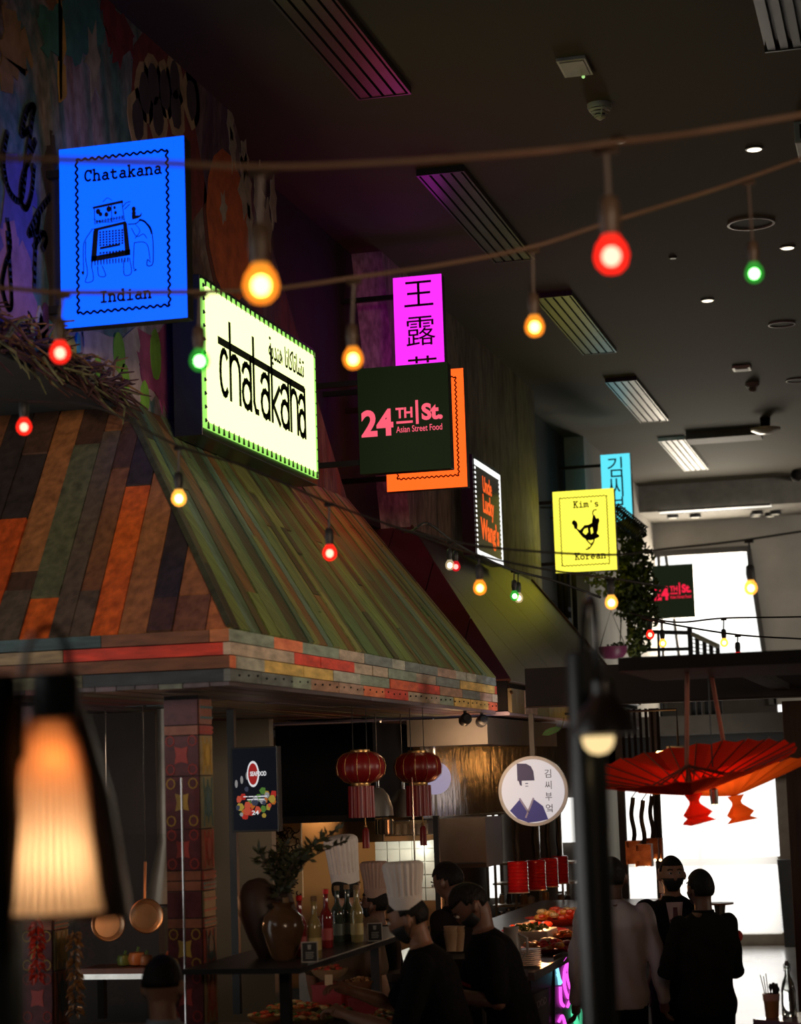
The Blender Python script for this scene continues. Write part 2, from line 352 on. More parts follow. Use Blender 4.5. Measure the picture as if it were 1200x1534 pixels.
# far end: upper window wall
p0, p1, p2, p3 = (-4.39, 5.93), (-2.86, 5.90), (-2.62, 3.3), (-4.39, 3.3)
b = MB(); Y = 34.8
b.prism([(-5, Y, 5.93), (-2.86, Y, 5.90), (7, Y, 5.9), (7, Y, CEIL), (-5, Y, CEIL)], (0, .25, 0))
b.prism([(-2.86, Y, 5.9), (-2.62, Y, 3.3), (7, Y, 3.3), (7, Y, 5.9)], (0, .25, 0))
struct('wall_far', b, m_conc)
b = MB(); b.box((-5, Y, 2.9), (-2.5, Y+.2, 3.85)); struct('trim_sill', b, pm('dark sill wall', (.035, .028, .022), .8))
b = MB(); b.prism([(-2.86, Y-.06, 5.9), (-2.62, Y-.06, 3.3), (-2.54, Y-.06, 3.3), (-2.78, Y-.06, 5.9)], (0, .1, 0)); b.box((-4.4, Y-.05, 5.86), (-2.8, Y+.05, 5.96)); b.box((-4.36, Y-.02, 3.3), (-4.31, Y+.05, 5.9)); b.prism([(-4.24, Y, 5.9), (-4.19, Y, 5.9), (-3.98, Y, 3.3), (-4.03, Y, 3.3)], (0, .04, 0))
wn = struct('window_1', b, pm('dark window frame', (.06, .055, .05), .5))
b = MB(); b.box((-4.38, Y+.1, 3.3), (-2.6, Y+.11, 5.9)); obj('pane', b, glassy('window glass', (.97, .98, .98), .06), wn)
# dropped soffit with two light slots in front of the far wall
b = MB(); b.box((WX, 33.2, 6.42), (7, 34.7, 6.5)); b.box((WX, 33.1, 6.42), (7, 33.2, CEIL)); struct('ceiling_soffit', b, pm('lighter soffit paint', (.20, .185, .16), .8))
# far ground floor: glazed entrance wall below a mezzanine slab
b = MB(); b.box((-6, 26.2, 2.72), (7, 34.8, 2.96)); struct('floor_mezzanine', b, pm('slab edge', (.07, .058, .045), .8))
Yg = 27.6
fr = pm('beige window frame', (.42, .36, .28), .6)
wn2 = thing('window_2', 'large white street window behind the three men', None, (-2.8, Yg, 0)); wn2['kind'] = 'structure'; del wn2['label']
frosted, _t, _b = nt('glare veil film')  # translucent veil added before the mullions to wash them out like glare
_tr = _t.nodes.new('ShaderNodeBsdfTransparent'); _tl = _t.nodes.new('ShaderNodeBsdfTranslucent'); _tl.inputs[0].default_value = (.95, .93, .9, 1)
_mx = _t.nodes.new('ShaderNodeMixShader'); _mx.inputs[0].default_value = .38; _t.links.new(_tr.outputs[0], _mx.inputs[1]); _t.links.new(_tl.outputs[0], _mx.inputs[2]); _t.links.new(_mx.outputs[0], _t.nodes['Material Output'].inputs[0])
xs = [at(x, 1290, Y=Yg).x for x in (928, 1050, 1168)]
zsill = at(1120, 1415, Y=Yg).z; zmid = at(1100, 1290, Y=Yg).z
for nm, (a0, a1) in {'mullion': ((xs[1]-.03, 0.05), (xs[1]+.03, 2.7)), 'jamb': ((xs[0]-.06, .05), (xs[0]+.06, 2.7))}.items():
    b = MB(); b.box((a0[0], Yg-.05, a0[1]), (a1[0], Yg+.05, a1[1])); obj(nm, b, fr, wn2)
b = MB(); b.box((xs[0], Yg-.05, zmid-.05), (xs[2]+.1, Yg+.05, zmid+.05)); obj('transom', b, fr, wn2)
b = MB(); b.box((xs[0], Yg-.1, 0), (xs[2]+.1, Yg+.05, .16)); obj('sill', b, fr, wn2)
b = MB(); b.box((xs[0], Yg-.31, .16), (xs[2], Yg-.30, 2.7)); obj('glare_veil', b, frosted, wn2)
b = MB(); q0 = at(1160, 1150, Y=27.4); q1 = at(1177, 1420, Y=27.4); q2 = at(1215, 1420, Y=27.4); q3 = at(1190, 1150, Y=27.4)
b.prism([q0, q1, q2, q3], (0, .2, 0)); b.box((q3.x, 27.5, 0), (7, 27.8, 2.72)); struct('wall_end', b, pm('warm grey plaster', (.26, .21, .16), .8))
b = MB(); q0 = at(1164, 1288, Y=27.2); q1 = at(1176, 1420, Y=27.2); q2 = at(1206, 1420, Y=27.2); q3 = at(1192, 1288, Y=27.2)
b.prism([q0, q1, q2, q3], (0, .15, 0)); struct('trim_3', b, pm('charcoal cladding', (.05, .05, .05), .7))
b = MB(); x0 = at(862, 1200, Y=27).x; x1 = at(928, 1200, Y=27).x; b.box((x0-3, 27, 0), (x1, 27.3, 2.72))
struct('wall_entrance', b, pm('pale corrugated wall', (.62, .60, .54), .7, 0, .1, 3, stretch=(9, 1, .2)))
b = MB(); b.box((x0-.6, 26.2, 0), (x0-.5, 27, 2.72)); struct('trim_4', b, m_conc)

# ================================================================ STALL HOOD of reclaimed boards
hood = thing('stall_hood', 'large roof-like stall hood clad in multicoloured reclaimed boards', 'hood', (HX, 9.28, 2.78))
HY0, HY1, HZ0, HZ1 = 9.28, 15.42, 2.78, 3.03
b = MB()  # carcass, a little inside the cladding
e = .035
b.add([(HX-e, HY0+e, HZ1), (HX-e, HY1, HZ1), (WX-e, HY1+.2, RZ-e), (WX-e, 10.97+e, RZ-e), (-6.2, HY0+e, HZ1), (-6.2, 10.97+e, RZ-e), (-6.2, HY1, HZ1), (-6.2, HY1+.2, RZ-e)],
      [(0, 1, 2, 3), (0, 3, 5, 4), (1, 6, 7, 2), (3, 2, 7, 5), (4, 5, 7, 6)])
b.box((-6.2, HY0+e, HZ0+.02), (HX-e, HY1, HZ1))
obj('carcass', b, DARK, hood)
PAL_N = [lin(150, 62, 22), lin(170, 75, 25), lin(185, 40, 20), lin(60, 42, 32), lin(95, 62, 40), lin(70, 72, 52), lin(120, 78, 45), lin(40, 34, 32), lin(140, 85, 45), lin(60, 85, 40), lin(110, 40, 22), lin(70, 60, 50)]
PAL_R = [lin(104, 108, 72), lin(92, 82, 58), lin(70, 62, 46), lin(120, 112, 70), lin(88, 100, 70), lin(104, 78, 52), lin(120, 80, 52), lin(78, 92, 76), lin(62, 56, 46), lin(112, 116, 70), lin(130, 120, 76), lin(84, 70, 50), lin(100, 112, 104)]
PAL_F = [lin(158, 142, 124), lin(168, 152, 132), lin(205, 88, 58), lin(220, 110, 75), lin(120, 132, 116), lin(105, 112, 108), lin(180, 150, 84), lin(146, 120, 104), lin(190, 66, 52), lin(92, 98, 96), lin(150, 150, 136), lin(140, 108, 88)]
def matset(nm, pal, stretch, k):
    return [pm('%s board %d' % (nm, i), tuple(c*k for c in col), .55, 0, .38, 4, .3, stretch=stretch) for i, col in enumerate(pal)]
MN = matset('near slope', PAL_N, (6, .7, 6), 2.0); MR = matset('side slope', [(r*.85, g*1.08, b_*.8) for r, g, b_ in PAL_R], (.7, 7, .7), 1.35); MF = matset('fascia', PAL_F, (1, 1.5, 6), 1.5)  # side slope boards tinted greener in place of the green sign's light
def board(pts2, place, nrm, mat, th, par=hood, name='plank'):
    if len(pts2) < 3: return
    m = MB(); m.prism([place(*p) for p in pts2], nrm*th); return obj(name, m, mat, par)
# side slope: u = Y, v = 0..1 up the slope
A = V((HX, 0, HZ1)); Bv = V((WX-HX, 0, RZ-HZ1)); nS = V((RZ-HZ1, 0, HX-WX)).normalized()
def plS(u, v):
    s_ = (u-HY0)/(HY1-HY0); return V((HX, u*(1-v)+(10.97+s_*(15.66-10.97))*v, HZ1))+Bv*v-nS*.03
y = HY0-.1; r = random.Random(11)
while y < HY1+.18:
    wd = r.uniform(.08, .21); cuts = [0]+sorted(r.uniform(.15, .85) for _ in range(r.choice([0, 1, 1, 2])))+[1.0]
    for c0, c1 in zip(cuts[:-1], cuts[1:]):
        if c1-c0 < .08: continue
        pg = [(y, c0), (y+wd-.006, c0), (y+wd-.006, c1-.004), (y, c1-.004)]
        pg = clip(pg, 1, 0, -HY0); pg = clip(pg, -1, 0, HY1)
        board(pg, plS, nS, r.choice(MR), .03+r.uniform(0, .012))
    y += wd
# near slope: u = X, v = 0..1 up
Cv = V((0, 10.97-HY0, RZ-HZ1)); nN = V((0, -(RZ-HZ1), 10.97-HY0)).normalized()
def plN(u, v): return V((u-.34*v, HY0, HZ1))+Cv*v-nN*.03
x = HX+.02; r = random.Random(5)
while x > -6.1:
    wd = r.uniform(.09, .18); cuts = [0]+sorted(r.uniform(.12, .9) for _ in range(r.choice([1, 2, 2, 3])))+[1.0]
    for c0, c1 in zip(cuts[:-1], cuts[1:]):
        if c1-c0 < .06: continue
        pg = [(x-wd+.005, c0), (x, c0), (x, c1-.004), (x-wd+.005, c1-.004)]
        pg = clip(pg, -1, -(HX-WX)+.34, HX)
        # stronger reds and oranges low and right, dark boards high and left
        k = r.random(); hi = (c0+c1)/2
        mt = r.choice([MN[3], MN[7], MN[11], MN[4], MN[3]]) if k < hi*.75+(-x-3.9)*.25 else r.choice(MN)
        board(pg, plN, nN, mt, .03+r.uniform(0, .01))
    x -= wd
# hip and ridge battens
for nm, a, c in (('hip_board', V((HX, HY0, HZ1)), V((WX, 10.97, RZ))),):
    m = MB(); m.tube([a+V((0, 0, .01)), c+V((0, 0, .01))], .02, 4); obj(nm, m, MR[8], hood)
# side fascia, four staggered courses
r = random.Random(3); hz = (HZ1-HZ0)/4
for row in range(4):
    y = HY0-.02-r.uniform(0, .3)
    while y < HY1:
        L = r.uniform(.32, .72); y0 = max(y, HY0-.02); y1 = min(y+L, HY1)
        if y1-y0 > .05:
            m = MB(); m.box((HX-.03, y0, HZ0+row*hz), (HX+r.uniform(0, .008), y1-.005, HZ0+(row+1)*hz-.004)); obj('fascia_board', m, r.choice(MF), hood)
        y += L
# near fascia, long boards
MFN = [pm('near fascia %d' % i, c, .55, 0, .4, 4, .3, stretch=(1.5, 1, 8)) for i, c in enumerate([(.03, .03, .05), (.60, .045, .02), (.035, .045, .055), (.16, .06, .025), (.30, .22, .12), (.46, .16, .06), (.04, .08, .09), (.2, .2, .12)])]
for row, segs in enumerate([[(-3.2, -3.95, 2), (-3.95, -4.5, 7), (-4.5, -6.2, 2)], [(-3.2, -6.2, 3)], [(-3.2, -4.05, 1), (-4.05, -4.9, 4), (-4.9, -6.2, 1)], [(-3.2, -3.3, 5), (-3.3, -3.85, 3), (-3.85, -6.2, 6)]]):
    for x1, x0, k in segs:
        m = MB(); m.box((x0+.004, HY0-.015-(row % 2)*.006, HZ0+row*hz), (x1-.0, HY0+.02, HZ0+(row+1)*hz-.005)); obj('fascia_board', m, MFN[k], hood)
# underside boards
MU = [pm('underside board %d' % i, c, .4, 0, .4, 3, .2, stretch=(6, .6, 6)) for i, c in enumerate([(.10, .08, .09), (.18, .05, .05), (.05, .08, .09), (.14, .10, .12), (.22, .16, .07), (.07, .06, .07), (.14, .16, .13), (.2, .14, .16)])]
x = HX-.01; r = random.Random(8)
while x > -6.1:
    wd = r.uniform(.09, .14); y = HY0
    while y < HY1:
        L = r.uniform(1.2, 2.6); y1 = min(y+L, HY1)
        m = MB(); m.box((x-wd+.005, y, HZ0-.02-r.uniform(0, .006)), (x, y1-.006, HZ0+.01)); obj('soffit_board', m, r.choice(MU), hood); y += L
    x -= wd
# nails
m = MB()
for i in range(44):
    y = HY0+.1+i*.139; m.ball((HX+.008, y, HZ0+.03+.004*(i % 3)), .006, 6, 4)
obj('nails', m, BLACK, hood, kind='stuff')
# flue under the bulkhead keeps the light out at the left
b = MB(); b.box((-6.2, 4.0, RZ-.05), (WX, 10.95, RZ)); struct('ceiling_bulkhead', b, pm('teal grey board', (.05, .06, .06), .8))
b = MB(); b.box((-8, 4.0, RZ-.4), (-6.2, 9.2, RZ)); struct('trim_5', b, m_rec)

# ================================================================ SECOND HOOD, smooth brown panels
h2 = thing('stall_hood', 'plain brown panelled stall hood beyond the patchwork one', 'hood', (HX, 16.0, 2.78))
mb2 = pm('brown lacquered panel', (.20, .105, .05), .32, 0, .25, 2, .1, stretch=(1, 3, 1))
b = MB(); b.add([(HX-e, 16, HZ1), (HX-e, 23.4, HZ1), (WX-e, 23.4, RZ-e), (WX-e, 17.75, RZ-e), (-6.2, 16, HZ1), (-6.2, 17.75, RZ-e), (-6.2, 23.4, HZ1), (-6.2, 23.4, RZ-e)], [(0, 1, 2, 3), (0, 3, 5, 4), (1, 6, 7, 2), (3, 2, 7, 5), (4, 5, 7, 6)])
b.box((-6.2, 16.02, HZ0+.02), (HX-e, 23.4, HZ1)); obj('carcass', b, DARK, h2)
ys = [16.0, 17.3, 18.7, 20.2, 21.8, 23.4]
for i in range(5):
    pg = clip([(ys[i], 0), (ys[i+1]-.012, 0), (ys[i+1]-.012, 1), (ys[i], 1)], 1, -1.75, -16.0)
    board(pg, lambda u, v: V((HX, u, HZ1))+Bv*v-nS*.03, nS, pm('brown lacquered panel %d' % (i % 2), (.075-.015*(i % 2), .036-.008*(i % 2), .016-.003*(i % 2)), .42, 0, .25, 2, .1), .03, h2, 'panel')
m = MB(); m.tube([(HX+.005, 15.99, HZ1-.1), (WX+.01, 17.74, RZ+.01)], .012, 6); obj('edge_strip', m, pm('brass edge', (.62, .42, .25), .3, 1), h2, label='thin bright metal edge')
m = MB(); m.tube([(HX+.005, 23.4, HZ1), (WX+.01, 23.4, RZ+.01)], .014, 6); obj('edge_strip', m, pm('brass edge', (.62, .42, .25), .3, 1), h2)
def plN2(u, v): return V((u, 16.0, HZ1))+V((0, 1.75, RZ-HZ1))*v
n2_ = V((0, -(RZ-HZ1), 1.75)).normalized()
for i in range(5):
    x0, x1 = HX-.45*i, HX-.45*(i+1)+.01
    pg = clip([(x1, 0), (x0, 0), (x0, 1), (x1, 1)], -1, -(HX-WX), HX); board(pg, plN2, -n2_*-1, pm('dark red slat panel', (.07, .022, .014), .5), .02, h2, 'panel')
r = random.Random(4)
for i in range(14):
    m = MB(); y = 16.0+i*.53; m.box((HX-.03, y, HZ0), (HX+.003*(i % 2), y+.525, HZ1-.06)); obj('fascia_board', m, r.choice([MR[3], MR[5], MF[7], MR[10]]), h2)
m = MB(); m.box((-5.5, 16, HZ0-.02), (HX-.02, 23.4, HZ0+.01)); obj('soffit', m, pm('lilac grey soffit', (.36, .27, .34), .35), h2)
# ================================================================ LIGHT-BOX SIGNS
m_case = pm('black sign casing', (.01, .011, .009), .35)
INK = pm('black sign print', (.006, .006, .01), .6)
def inkm(name, c): return pm('print '+name, c, .7, 0, .02)
def cross_sign(name, label, px0, px1, ytop, ybot, Xl, face_col, k, thick=.11, rim=.0, arms=None, facek=None):
    """box sticking out of the wall; the lit faces look down the hall both ways. returns root, Fr on the near face, width, height"""
    a = at(px0, (ytop+ybot)/2, X=Xl); Y = a.y
    b_ = at(px1, (ytop+ybot)/2, Y=Y); cx = (px0+px1)/2
    zt = at(cx, ytop, Y=Y).z; zb = at(cx, ybot, Y=Y).z
    x0, x1 = a.x, b_.x
    root = thing(name, label, 'sign', ((x0+x1)/2, Y, zb))
    m = MB(); m.box((x0, Y+.006, zb), (x1, Y+thick-.006, zt)); obj('casing', m, m_case, root, bevel=.004)
    m = MB(); m.box((x0+rim, Y, zb+rim), (x1-rim, Y+.006, zt-rim)); obj('lit_face', m, em(name+' face', face_col, k), root)
    m = MB(); m.box((x0+.012, Y+thick-.0062, zb+.012), (x1-.012, Y+thick-.005, zt-.012)); obj('lit_face', m, em(name+' face', face_col, k), root)
    for z in (zt-.12*(zt-zb), zb+.12*(zt-zb)):
        m = MB(); m.box((WX-.28 if (arms) else WX-.02, Y+thick/2-.02, z-.02), (x0+.01, Y+thick/2+.02, z+.02)); obj('wall_bracket', m, BLACK, root)
    return root, Fr((x0, Y-.0005, zb), (1, 0, 0), (0, 0, 1)), x1-x0, zt-zb
INKB = inkm('navy', (.002, .004, .03))
# 1 blue
rb, F, W_, H_ = cross_sign('blue_sign', 'blue illuminated projecting sign with an elephant drawing and Chatakana Indian', 90, 278, 213.5, 484, -4.3, (0, .078, 1), 1.9)
m = MB(); wavy(m, F, W_*.14, H_*.075, W_*.865, H_*.93, (13, 21), .006, .011); obj('border', m, INKB, rb)
m = MB(); typed(m, F, 'Chatakana', W_*.20, H_*.805, .0815, .13); typed(m, F, 'Indian', W_*.31, H_*.125, .0815, .13); obj('lettering', m, INKB, rb)
E_ = F.sub(0, 0, 1.0)   # elephant in metres, about .5 wide
m = MB()
INKL = inkm('blue line', (.0, .012, .14))
def S_(pts, wd=.004, mm=None): stroke(mm or m, E_, [(p.x, p.y) for p in curvep(pts, 5)], wd)
ex = lambda x, y: (.031+x*.465/1000, .742-y*.465/1000)
def P_(*pp): return [ex(x, y) for x, y in pp]
S_(P_((330, 480), (240, 600), (215, 700), (215, 960), (205, 1000)), .004); S_(P_((245, 620), (240, 800), (262, 980), (235, 1085), (330, 1070), (310, 900)), .004)
S_(P_((385, 920), (400, 1030), (480, 1035), (440, 920))); S_(P_((700, 880), (705, 1045), (790, 1030), (770, 860))); S_(P_((830, 690), (815, 960), (850, 1000), (820, 1010)))
S_(P_((760, 470), (850, 470), (920, 440), (1020, 520), (1050, 650), (1055, 850), (1040, 960), (980, 965), (985, 900), (1020, 930)), .005)
S_(P_((830, 690), (930, 690), (990, 740), (1015, 900))); S_(P_((800, 520), (860, 620), (940, 600), (980, 650))); S_(P_((850, 480), (900, 560), (840, 640)), .003)
S_(P_((900, 430), (960, 460), (1020, 540), (1040, 600)), .010)
S_(P_((355, 240), (360, 430))); S_(P_((690, 200), (715, 420))); S_(P_((560, 230), (565, 420))); S_(P_((460, 180), (515, 140), (570, 175)), .003)
S_(P_((345, 370), (430, 400), (560, 390), (700, 380)), .003); S_(P_((370, 400), (560, 425), (720, 405)), .003)
S_(P_((700, 260), (740, 220), (790, 210))), S_(P_((720, 290), (780, 240)))
obj('elephant_outline', m, INKL, rb, kind='stuff')
m = MB()
poly(m, E_, P_((335, 225), (700, 185), (705, 215), (340, 250)))
poly(m, E_, P_((340, 480), (730, 430), (745, 460), (350, 510)))
poly(m, E_, P_((340, 505), (400, 500), (370, 850), (305, 850))); poly(m, E_, P_((700, 465), (745, 460), (780, 820), (720, 830)))
poly(m, E_, P_((310, 800), (780, 760), (780, 825), (305, 860))); poly(m, E_, P_((415, 700), (660, 680), (660, 705), (415, 728)))
for (x, y, rr) in ((400, 285, 28), (430, 320, 22), (530, 270, 30), (500, 330, 24), (830, 300, 26), (830, 350, 26), (610, 320, 18), (600, 260, 16), (205, 975, 16)):
    poly(m, E_, [ex(x+rr*math.cos(a*PI/4), y+rr*1.2*math.sin(a*PI/4)) for a in range(8)][::-1])
poly(m, E_, P_((805, 370), (900, 380), (925, 350), (920, 390), (880, 410), (810, 420)))
for i in range(13): poly(m, E_, P_((310+i*36, 850), (325+i*36, 850), (322+i*36, 905), (312+i*36, 905)))
obj('elephant_shading', m, INKB, rb, kind='stuff')
m = MB()
for i in range(8):
    for j in range(10):
        x, y = 410+i*38, 520+j*30
        if 670 < y < 735: continue
        poly(m, E_, P_((x, y), (x+22, y-3), (x+24, y+18), (x+2, y+20)))
for i in range(10):
    for j in range(3):
        x, y = 375+i*34, 390+j*14-i*3; poly(m, E_, P_((x, y), (x+20, y-2), (x+20, y+8), (x, y+9)))
obj('saddle_cloth_pattern', m, inkm('mid navy', (.0, .008, .07)), rb, kind='stuff')

# 2 green chatakana light box, parallel to the wall
X0 = -4.05; c = [at(305, 420, X=X0), at(308, 640, X=X0), at(475, 525, X=X0), at(478, 718, X=X0)]
ya, yb, za, zb = 11.39, 13.72, 4.39, 5.29
rg = thing('lightbox_sign', 'large glowing pale green sign reading chatakana above the patchwork hood', 'sign', (X0, (ya+yb)/2, za))
m = MB(); m.box((WX+.15, ya-.0, za-.045), (X0-.02, yb+.03, zb+.03)); obj('casing', m, m_case, rg, bevel=.005)
for y_ in (ya+.4, yb-.4):
    m = MB(); m.box((WX, y_-.03, zb-.3), (WX+.16, y_+.03, zb-.1)); obj('wall_bracket', m, BLACK, rg)
m = MB(); m.box((X0-.02, ya+.0, za), (X0-.006, yb, zb)); obj('rim_glow_panel', m, em('lime edge glow', (.42, 1.0, .16), .95), rg)
m = MB(); m.box((X0-.006, ya+.045, za+.04), (X0, yb-.06, zb-.035)); obj('lit_face', m, em('pale lime face', (.88, 1.0, .37), 2.1), rg)
m = MB(); r_ = .0
n = 25
for i in range(n):   # black teeth of the postage-stamp edge
    y = ya+(i+.5)*(yb-ya)/n
    for z, s_ in ((za, 1), (zb, -1)): m.prism([(X0-.004, y-.012, z-s_*.002), (X0-.004, y+.012, z-s_*.002), (X0-.004, y, z+s_*.045)], (.008, 0, 0))
for i in range(11):
    z = za+(i+.5)*(zb-za)/11
    for y, s_ in ((ya, 1), (yb, -1)): m.prism([(X0-.004, y, z-.012), (X0-.004, y, z+.012), (X0-.004, y+s_*.03, z)], (.008, 0, 0))
obj('stamp_teeth', m, m_case, rg, kind='stuff')
F = Fr((X0+.0005, ya, za), (0, 1, 0), (0, 0, 1))
INKG = inkm('dark green', (.006, .018, .004)); m = MB()
def gy(px): return at(px, 600, X=X0).y-ya
def gz(px, py): return at(px, py, X=X0).z-za
xb0, xb1 = gy(328), gy(456); zb0 = .575
poly(m, F, [(xb0, zb0-.024), (xb1, zb0-.024), (xb1, zb0+.024), (xb0, zb0+.024)])
# letters drawn as condensed strokes hung from the bar
XH = .31; base = zb0-.02-XH; sw = .040
def ltr(ch, x, wd):
    o_ = []
    if ch == 'c': o_ = [arc(x+wd/2, base+XH/2-.01, wd/2, XH/2-.02, 50, 310, 14)]
    if ch == 'h': o_ = [[(x, base), (x, zb0+.14)], arc(x+wd/2, base+XH-.12, wd/2, .09, 170, 0, 6)+[(x+wd, base)]]
    if ch == 'n': o_ = [[(x, base), (x, zb0)], arc(x+wd/2, base+XH-.12, wd/2, .09, 170, 0, 6)+[(x+wd, base)]]
    if ch == 'a': o_ = [[(x+wd, zb0), (x+wd, base)], arc(x+wd/2, base+XH-.11, wd/2, .075, 165, 0, 6), arc(x+wd/2, base+.085, wd/2, .085, 25, 335, 10)]
    if ch == 't': o_ = [[(x, zb0+.14), (x, base+.06), (x+wd*.4, base+.005), (x+wd, base+.005)]]
    if ch == 'k': o_ = [[(x, base), (x, zb0+.14)], [(x+wd, base+XH-.07), (x+.02, base+.11), (x+wd, base)]]
    for p in o_: stroke(m, F, p, sw)
W0 = xb1-xb0; cells = [('c', .02, .085), ('h', .125, .1), ('a', .255, .09), ('t', .38, .045), ('a', .465, .09), ('k', .59, .09), ('a', .70, .09), ('n', .82, .085), ('a', .925, .075)]
for ch, u, wd in cells: ltr(ch, xb0+u*W0, wd*W0)
obj('lettering', m, INKG, rg)
m = MB(); fit(m, F, 'ﺔﻳﺪﻨﻫ ﺎﻧﺎﻛﺎﺗﺎﺷﺗ', gy(404), gy(456), .62, .80, .004, h=.003); obj('arabic_lettering', m, INKG, rg)

# 3 magenta
rm, F, W_, H_ = cross_sign('magenta_sign', 'tall narrow magenta illuminated sign with black Chinese characters', 592, 665, 413, 632, -4.2, (1, .03, 1), 1.15, .12, arms=True)
m = MB()
fit(m, F, '王', W_*.22, W_*.82, H_-.262, H_-.045); fit(m, F, '露', W_*.24, W_*.84, H_-.60, H_-.35); fit(m, F, '芬', W_*.24, W_*.86, H_-.94, H_-.69)
obj('lettering', m, inkm('plum', (.02, .001, .03)), rm)
# 5 orange, behind the dark sign
ro, F, W_, H_ = cross_sign('orange_sign', 'orange illuminated projecting sign with wavy border behind the dark sign', 577, 697, 556, 733, -4.15, (1, .095, .010), 1.8, arms=True)
m = MB(); wavy(m, F, W_*.14, H_*.10, W_*.90, H_*.93, (13, 21), .006, .010); obj('border', m, inkm('dark red', (.03, .004, .002)), ro)
# 4 dark 24TH | St. sign
def street_sign(label, px0, px1, yt, yb, Xl, red, facek):
    r_, F, W_, H_ = cross_sign('street_food_sign', label, px0, px1, yt, yb, Xl, (.006, .014, .003), facek, .12, arms=True)
    m = MB()
    R_ = lambda x0, x1, y0, y1: (W_*x0, W_*x1, H_*y0, H_*y1)
    fit(m, F, '24', *R_(.03, .385, .345, .60), .035); fit(m, F, 'TH', *R_(.415, .60, .50, .60), .03); fit(m, F, 'St.', *R_(.70, .93, .465, .625), .045)
    poly(m, F, [(W_*.42, H_*.45), (W_*.60, H_*.45), (W_*.60, H_*.472), (W_*.42, H_*.472)])
    poly(m, F, [(W_*.635, H_*.435), (W_*.665, H_*.435), (W_*.665, H_*.66), (W_*.635, H_*.66)])
    obj('lettering', m, red, r_)
    m = MB(); fit(m, F, 'Asian Street Food', *R_(.415, .92, .365, .425), .004); obj('small_lettering', m, red, r_)
    return r_
street_sign('dark sign with pink 24TH St. lettering in front of the orange sign', 537, 673, 547, 706, -4.0, em('pink neon print', lin(255, 96, 120), 1.0), .6)
street_sign('small dark sign with red 24TH St. lettering before the far window', 978, 1040, 846, 926, -4.3, em('red neon print', lin(255, 30, 70), 1.0), .8)
# 7 yellow
ry, F, W_, H_ = cross_sign('yellow_sign', "yellow illuminated projecting sign with a chicken drawing and Kim's Korean", 830, 922, 734, 856, -4.25, (.97, .87, .075), 1.4, .14, arms=True)
m = MB(); wavy(m, F, W_*.11, H_*.08, W_*.88, H_*.915, (13, 21), .006, .010); obj('border', m, INK, ry)
m = MB(); typed(m, F, "Kim's", W_*.33, H_*.79, .105, .13); typed(m, F, 'Korean', W_*.32, H_*.15, .105, .13); obj('lettering', m, inkm('olive', (.05, .04, .004)), ry)
m = MB(); cxk = lambda x, y: (W_*.02+(x-200)/405*W_*.98+.0, H_*.985-(y-395)/540*H_)
def CP(*pp): return [cxk(x, y) for x, y in pp][::-1]
for pg in (((318, 590), (330, 582), (346, 592), (354, 612), (350, 640), (368, 652), (386, 634), (398, 621), (425, 620), (450, 608), (452, 588), (460, 558), (472, 558), (480, 582), (496, 578), (502, 596), (492, 625), (490, 655), (480, 680), (497, 695), (494, 706), (470, 715), (440, 724), (412, 720), (385, 702), (362, 672), (344, 645), (330, 640), (326, 618), (314, 606)),): poly(m, F, CP(*pg))
def CS(pts, wd): stroke(m, F, [(p.x, p.y) for p in curvep([cxk(*p) for p in pts], 5)], wd)
CS([(464, 565), (458, 545), (466, 527), (484, 523)], .014); CS([(408, 718), (422, 735), (440, 752), (446, 740)], .016); CS([(462, 712), (452, 742), (425, 775), (403, 782)], .016); CS([(425, 775), (416, 766)], .012)
obj('chicken_drawing', m, INK, ry, kind='stuff')
m = MB()
for pg in (((385, 668), (398, 646), (420, 640), (422, 668), (404, 686)), ((438, 645), (452, 636), (456, 672), (442, 684))): poly(m, F, CP(*pg), .004)
obj('chicken_highlight', m, em('yellow_sign face', (.97, .87, .075), 1.4), ry)
# 8 cyan
rc, F, W_, H_ = cross_sign('cyan_sign', 'cyan illuminated vertical sign with Korean characters above the plants', 902, 946, 680, 800, -4.1, (.075, .50, .60), 1.7, .2, arms=True)
m = MB()
for i, ch in enumerate('김씨부엌'): text(m, F, ch, .30, W_*.5, H_-.29-i*.262*H_*.93, .9, 1, 0, 'CENTER')
obj('lettering', m, INK, rc)
# 6 dark sign with orange letters, parallel to the wall
X0 = -4.15; ya, yb, za, zb = 19.36, 20.58, 4.40, 5.34
rw = thing('perforated_sign', "dark sign with bright white perforated edge and orange Lucky Wang's lettering", 'sign', (X0, 19.97, za))
m = MB(); m.box((WX+.12, ya-.05, za-.0), (X0-.006, yb+.03, zb+.04)); obj('casing', m, m_case, rw)
m = MB(); m.box((X0-.006, ya, za), (X0, yb, zb)); obj('face', m, pm('smoked sign face', (.05, .05, .03), .15), rw)
m = MB(); WH = em('white edge light', (1, 1, .97), 1.6)
for z0, z1 in ((za, za+.02), (zb-.02, zb)): m.box((X0, ya, z0), (X0+.004, yb, z1))
m.box((X0, yb-.03, za), (X0+.004, yb, zb))
for i in range(26):
    y = ya+i*(yb-ya)/26
    for z0, z1 in ((za+.02, za+.055), (zb-.055, zb-.02)): m.box((X0, y, z0), (X0+.004, y+.028, z1))
for i in range(20):
    z = za+i*(zb-za)/20; m.box((X0, ya, z), (X0+.004, ya+.04, z+.02)); m.box((X0, yb-.06, z), (X0+.004, yb-.03, z+.025))
obj('perforated_edge', m, WH, rw, kind='stuff')
F = Fr((X0, ya, za), (0, 1, 0), (0, 0, 1)); m = MB()
fit(m, F, 'Uncle', .36, .78, .66, .82, .02); fit(m, F, 'Lucky', .34, .86, .40, .64, .03); fit(m, F, 'Wang’s', .20, 1.06, .12, .40, .03)
obj('lettering', m, em('orange red neon print', (1.0, .13, .02), 1.0), rw)

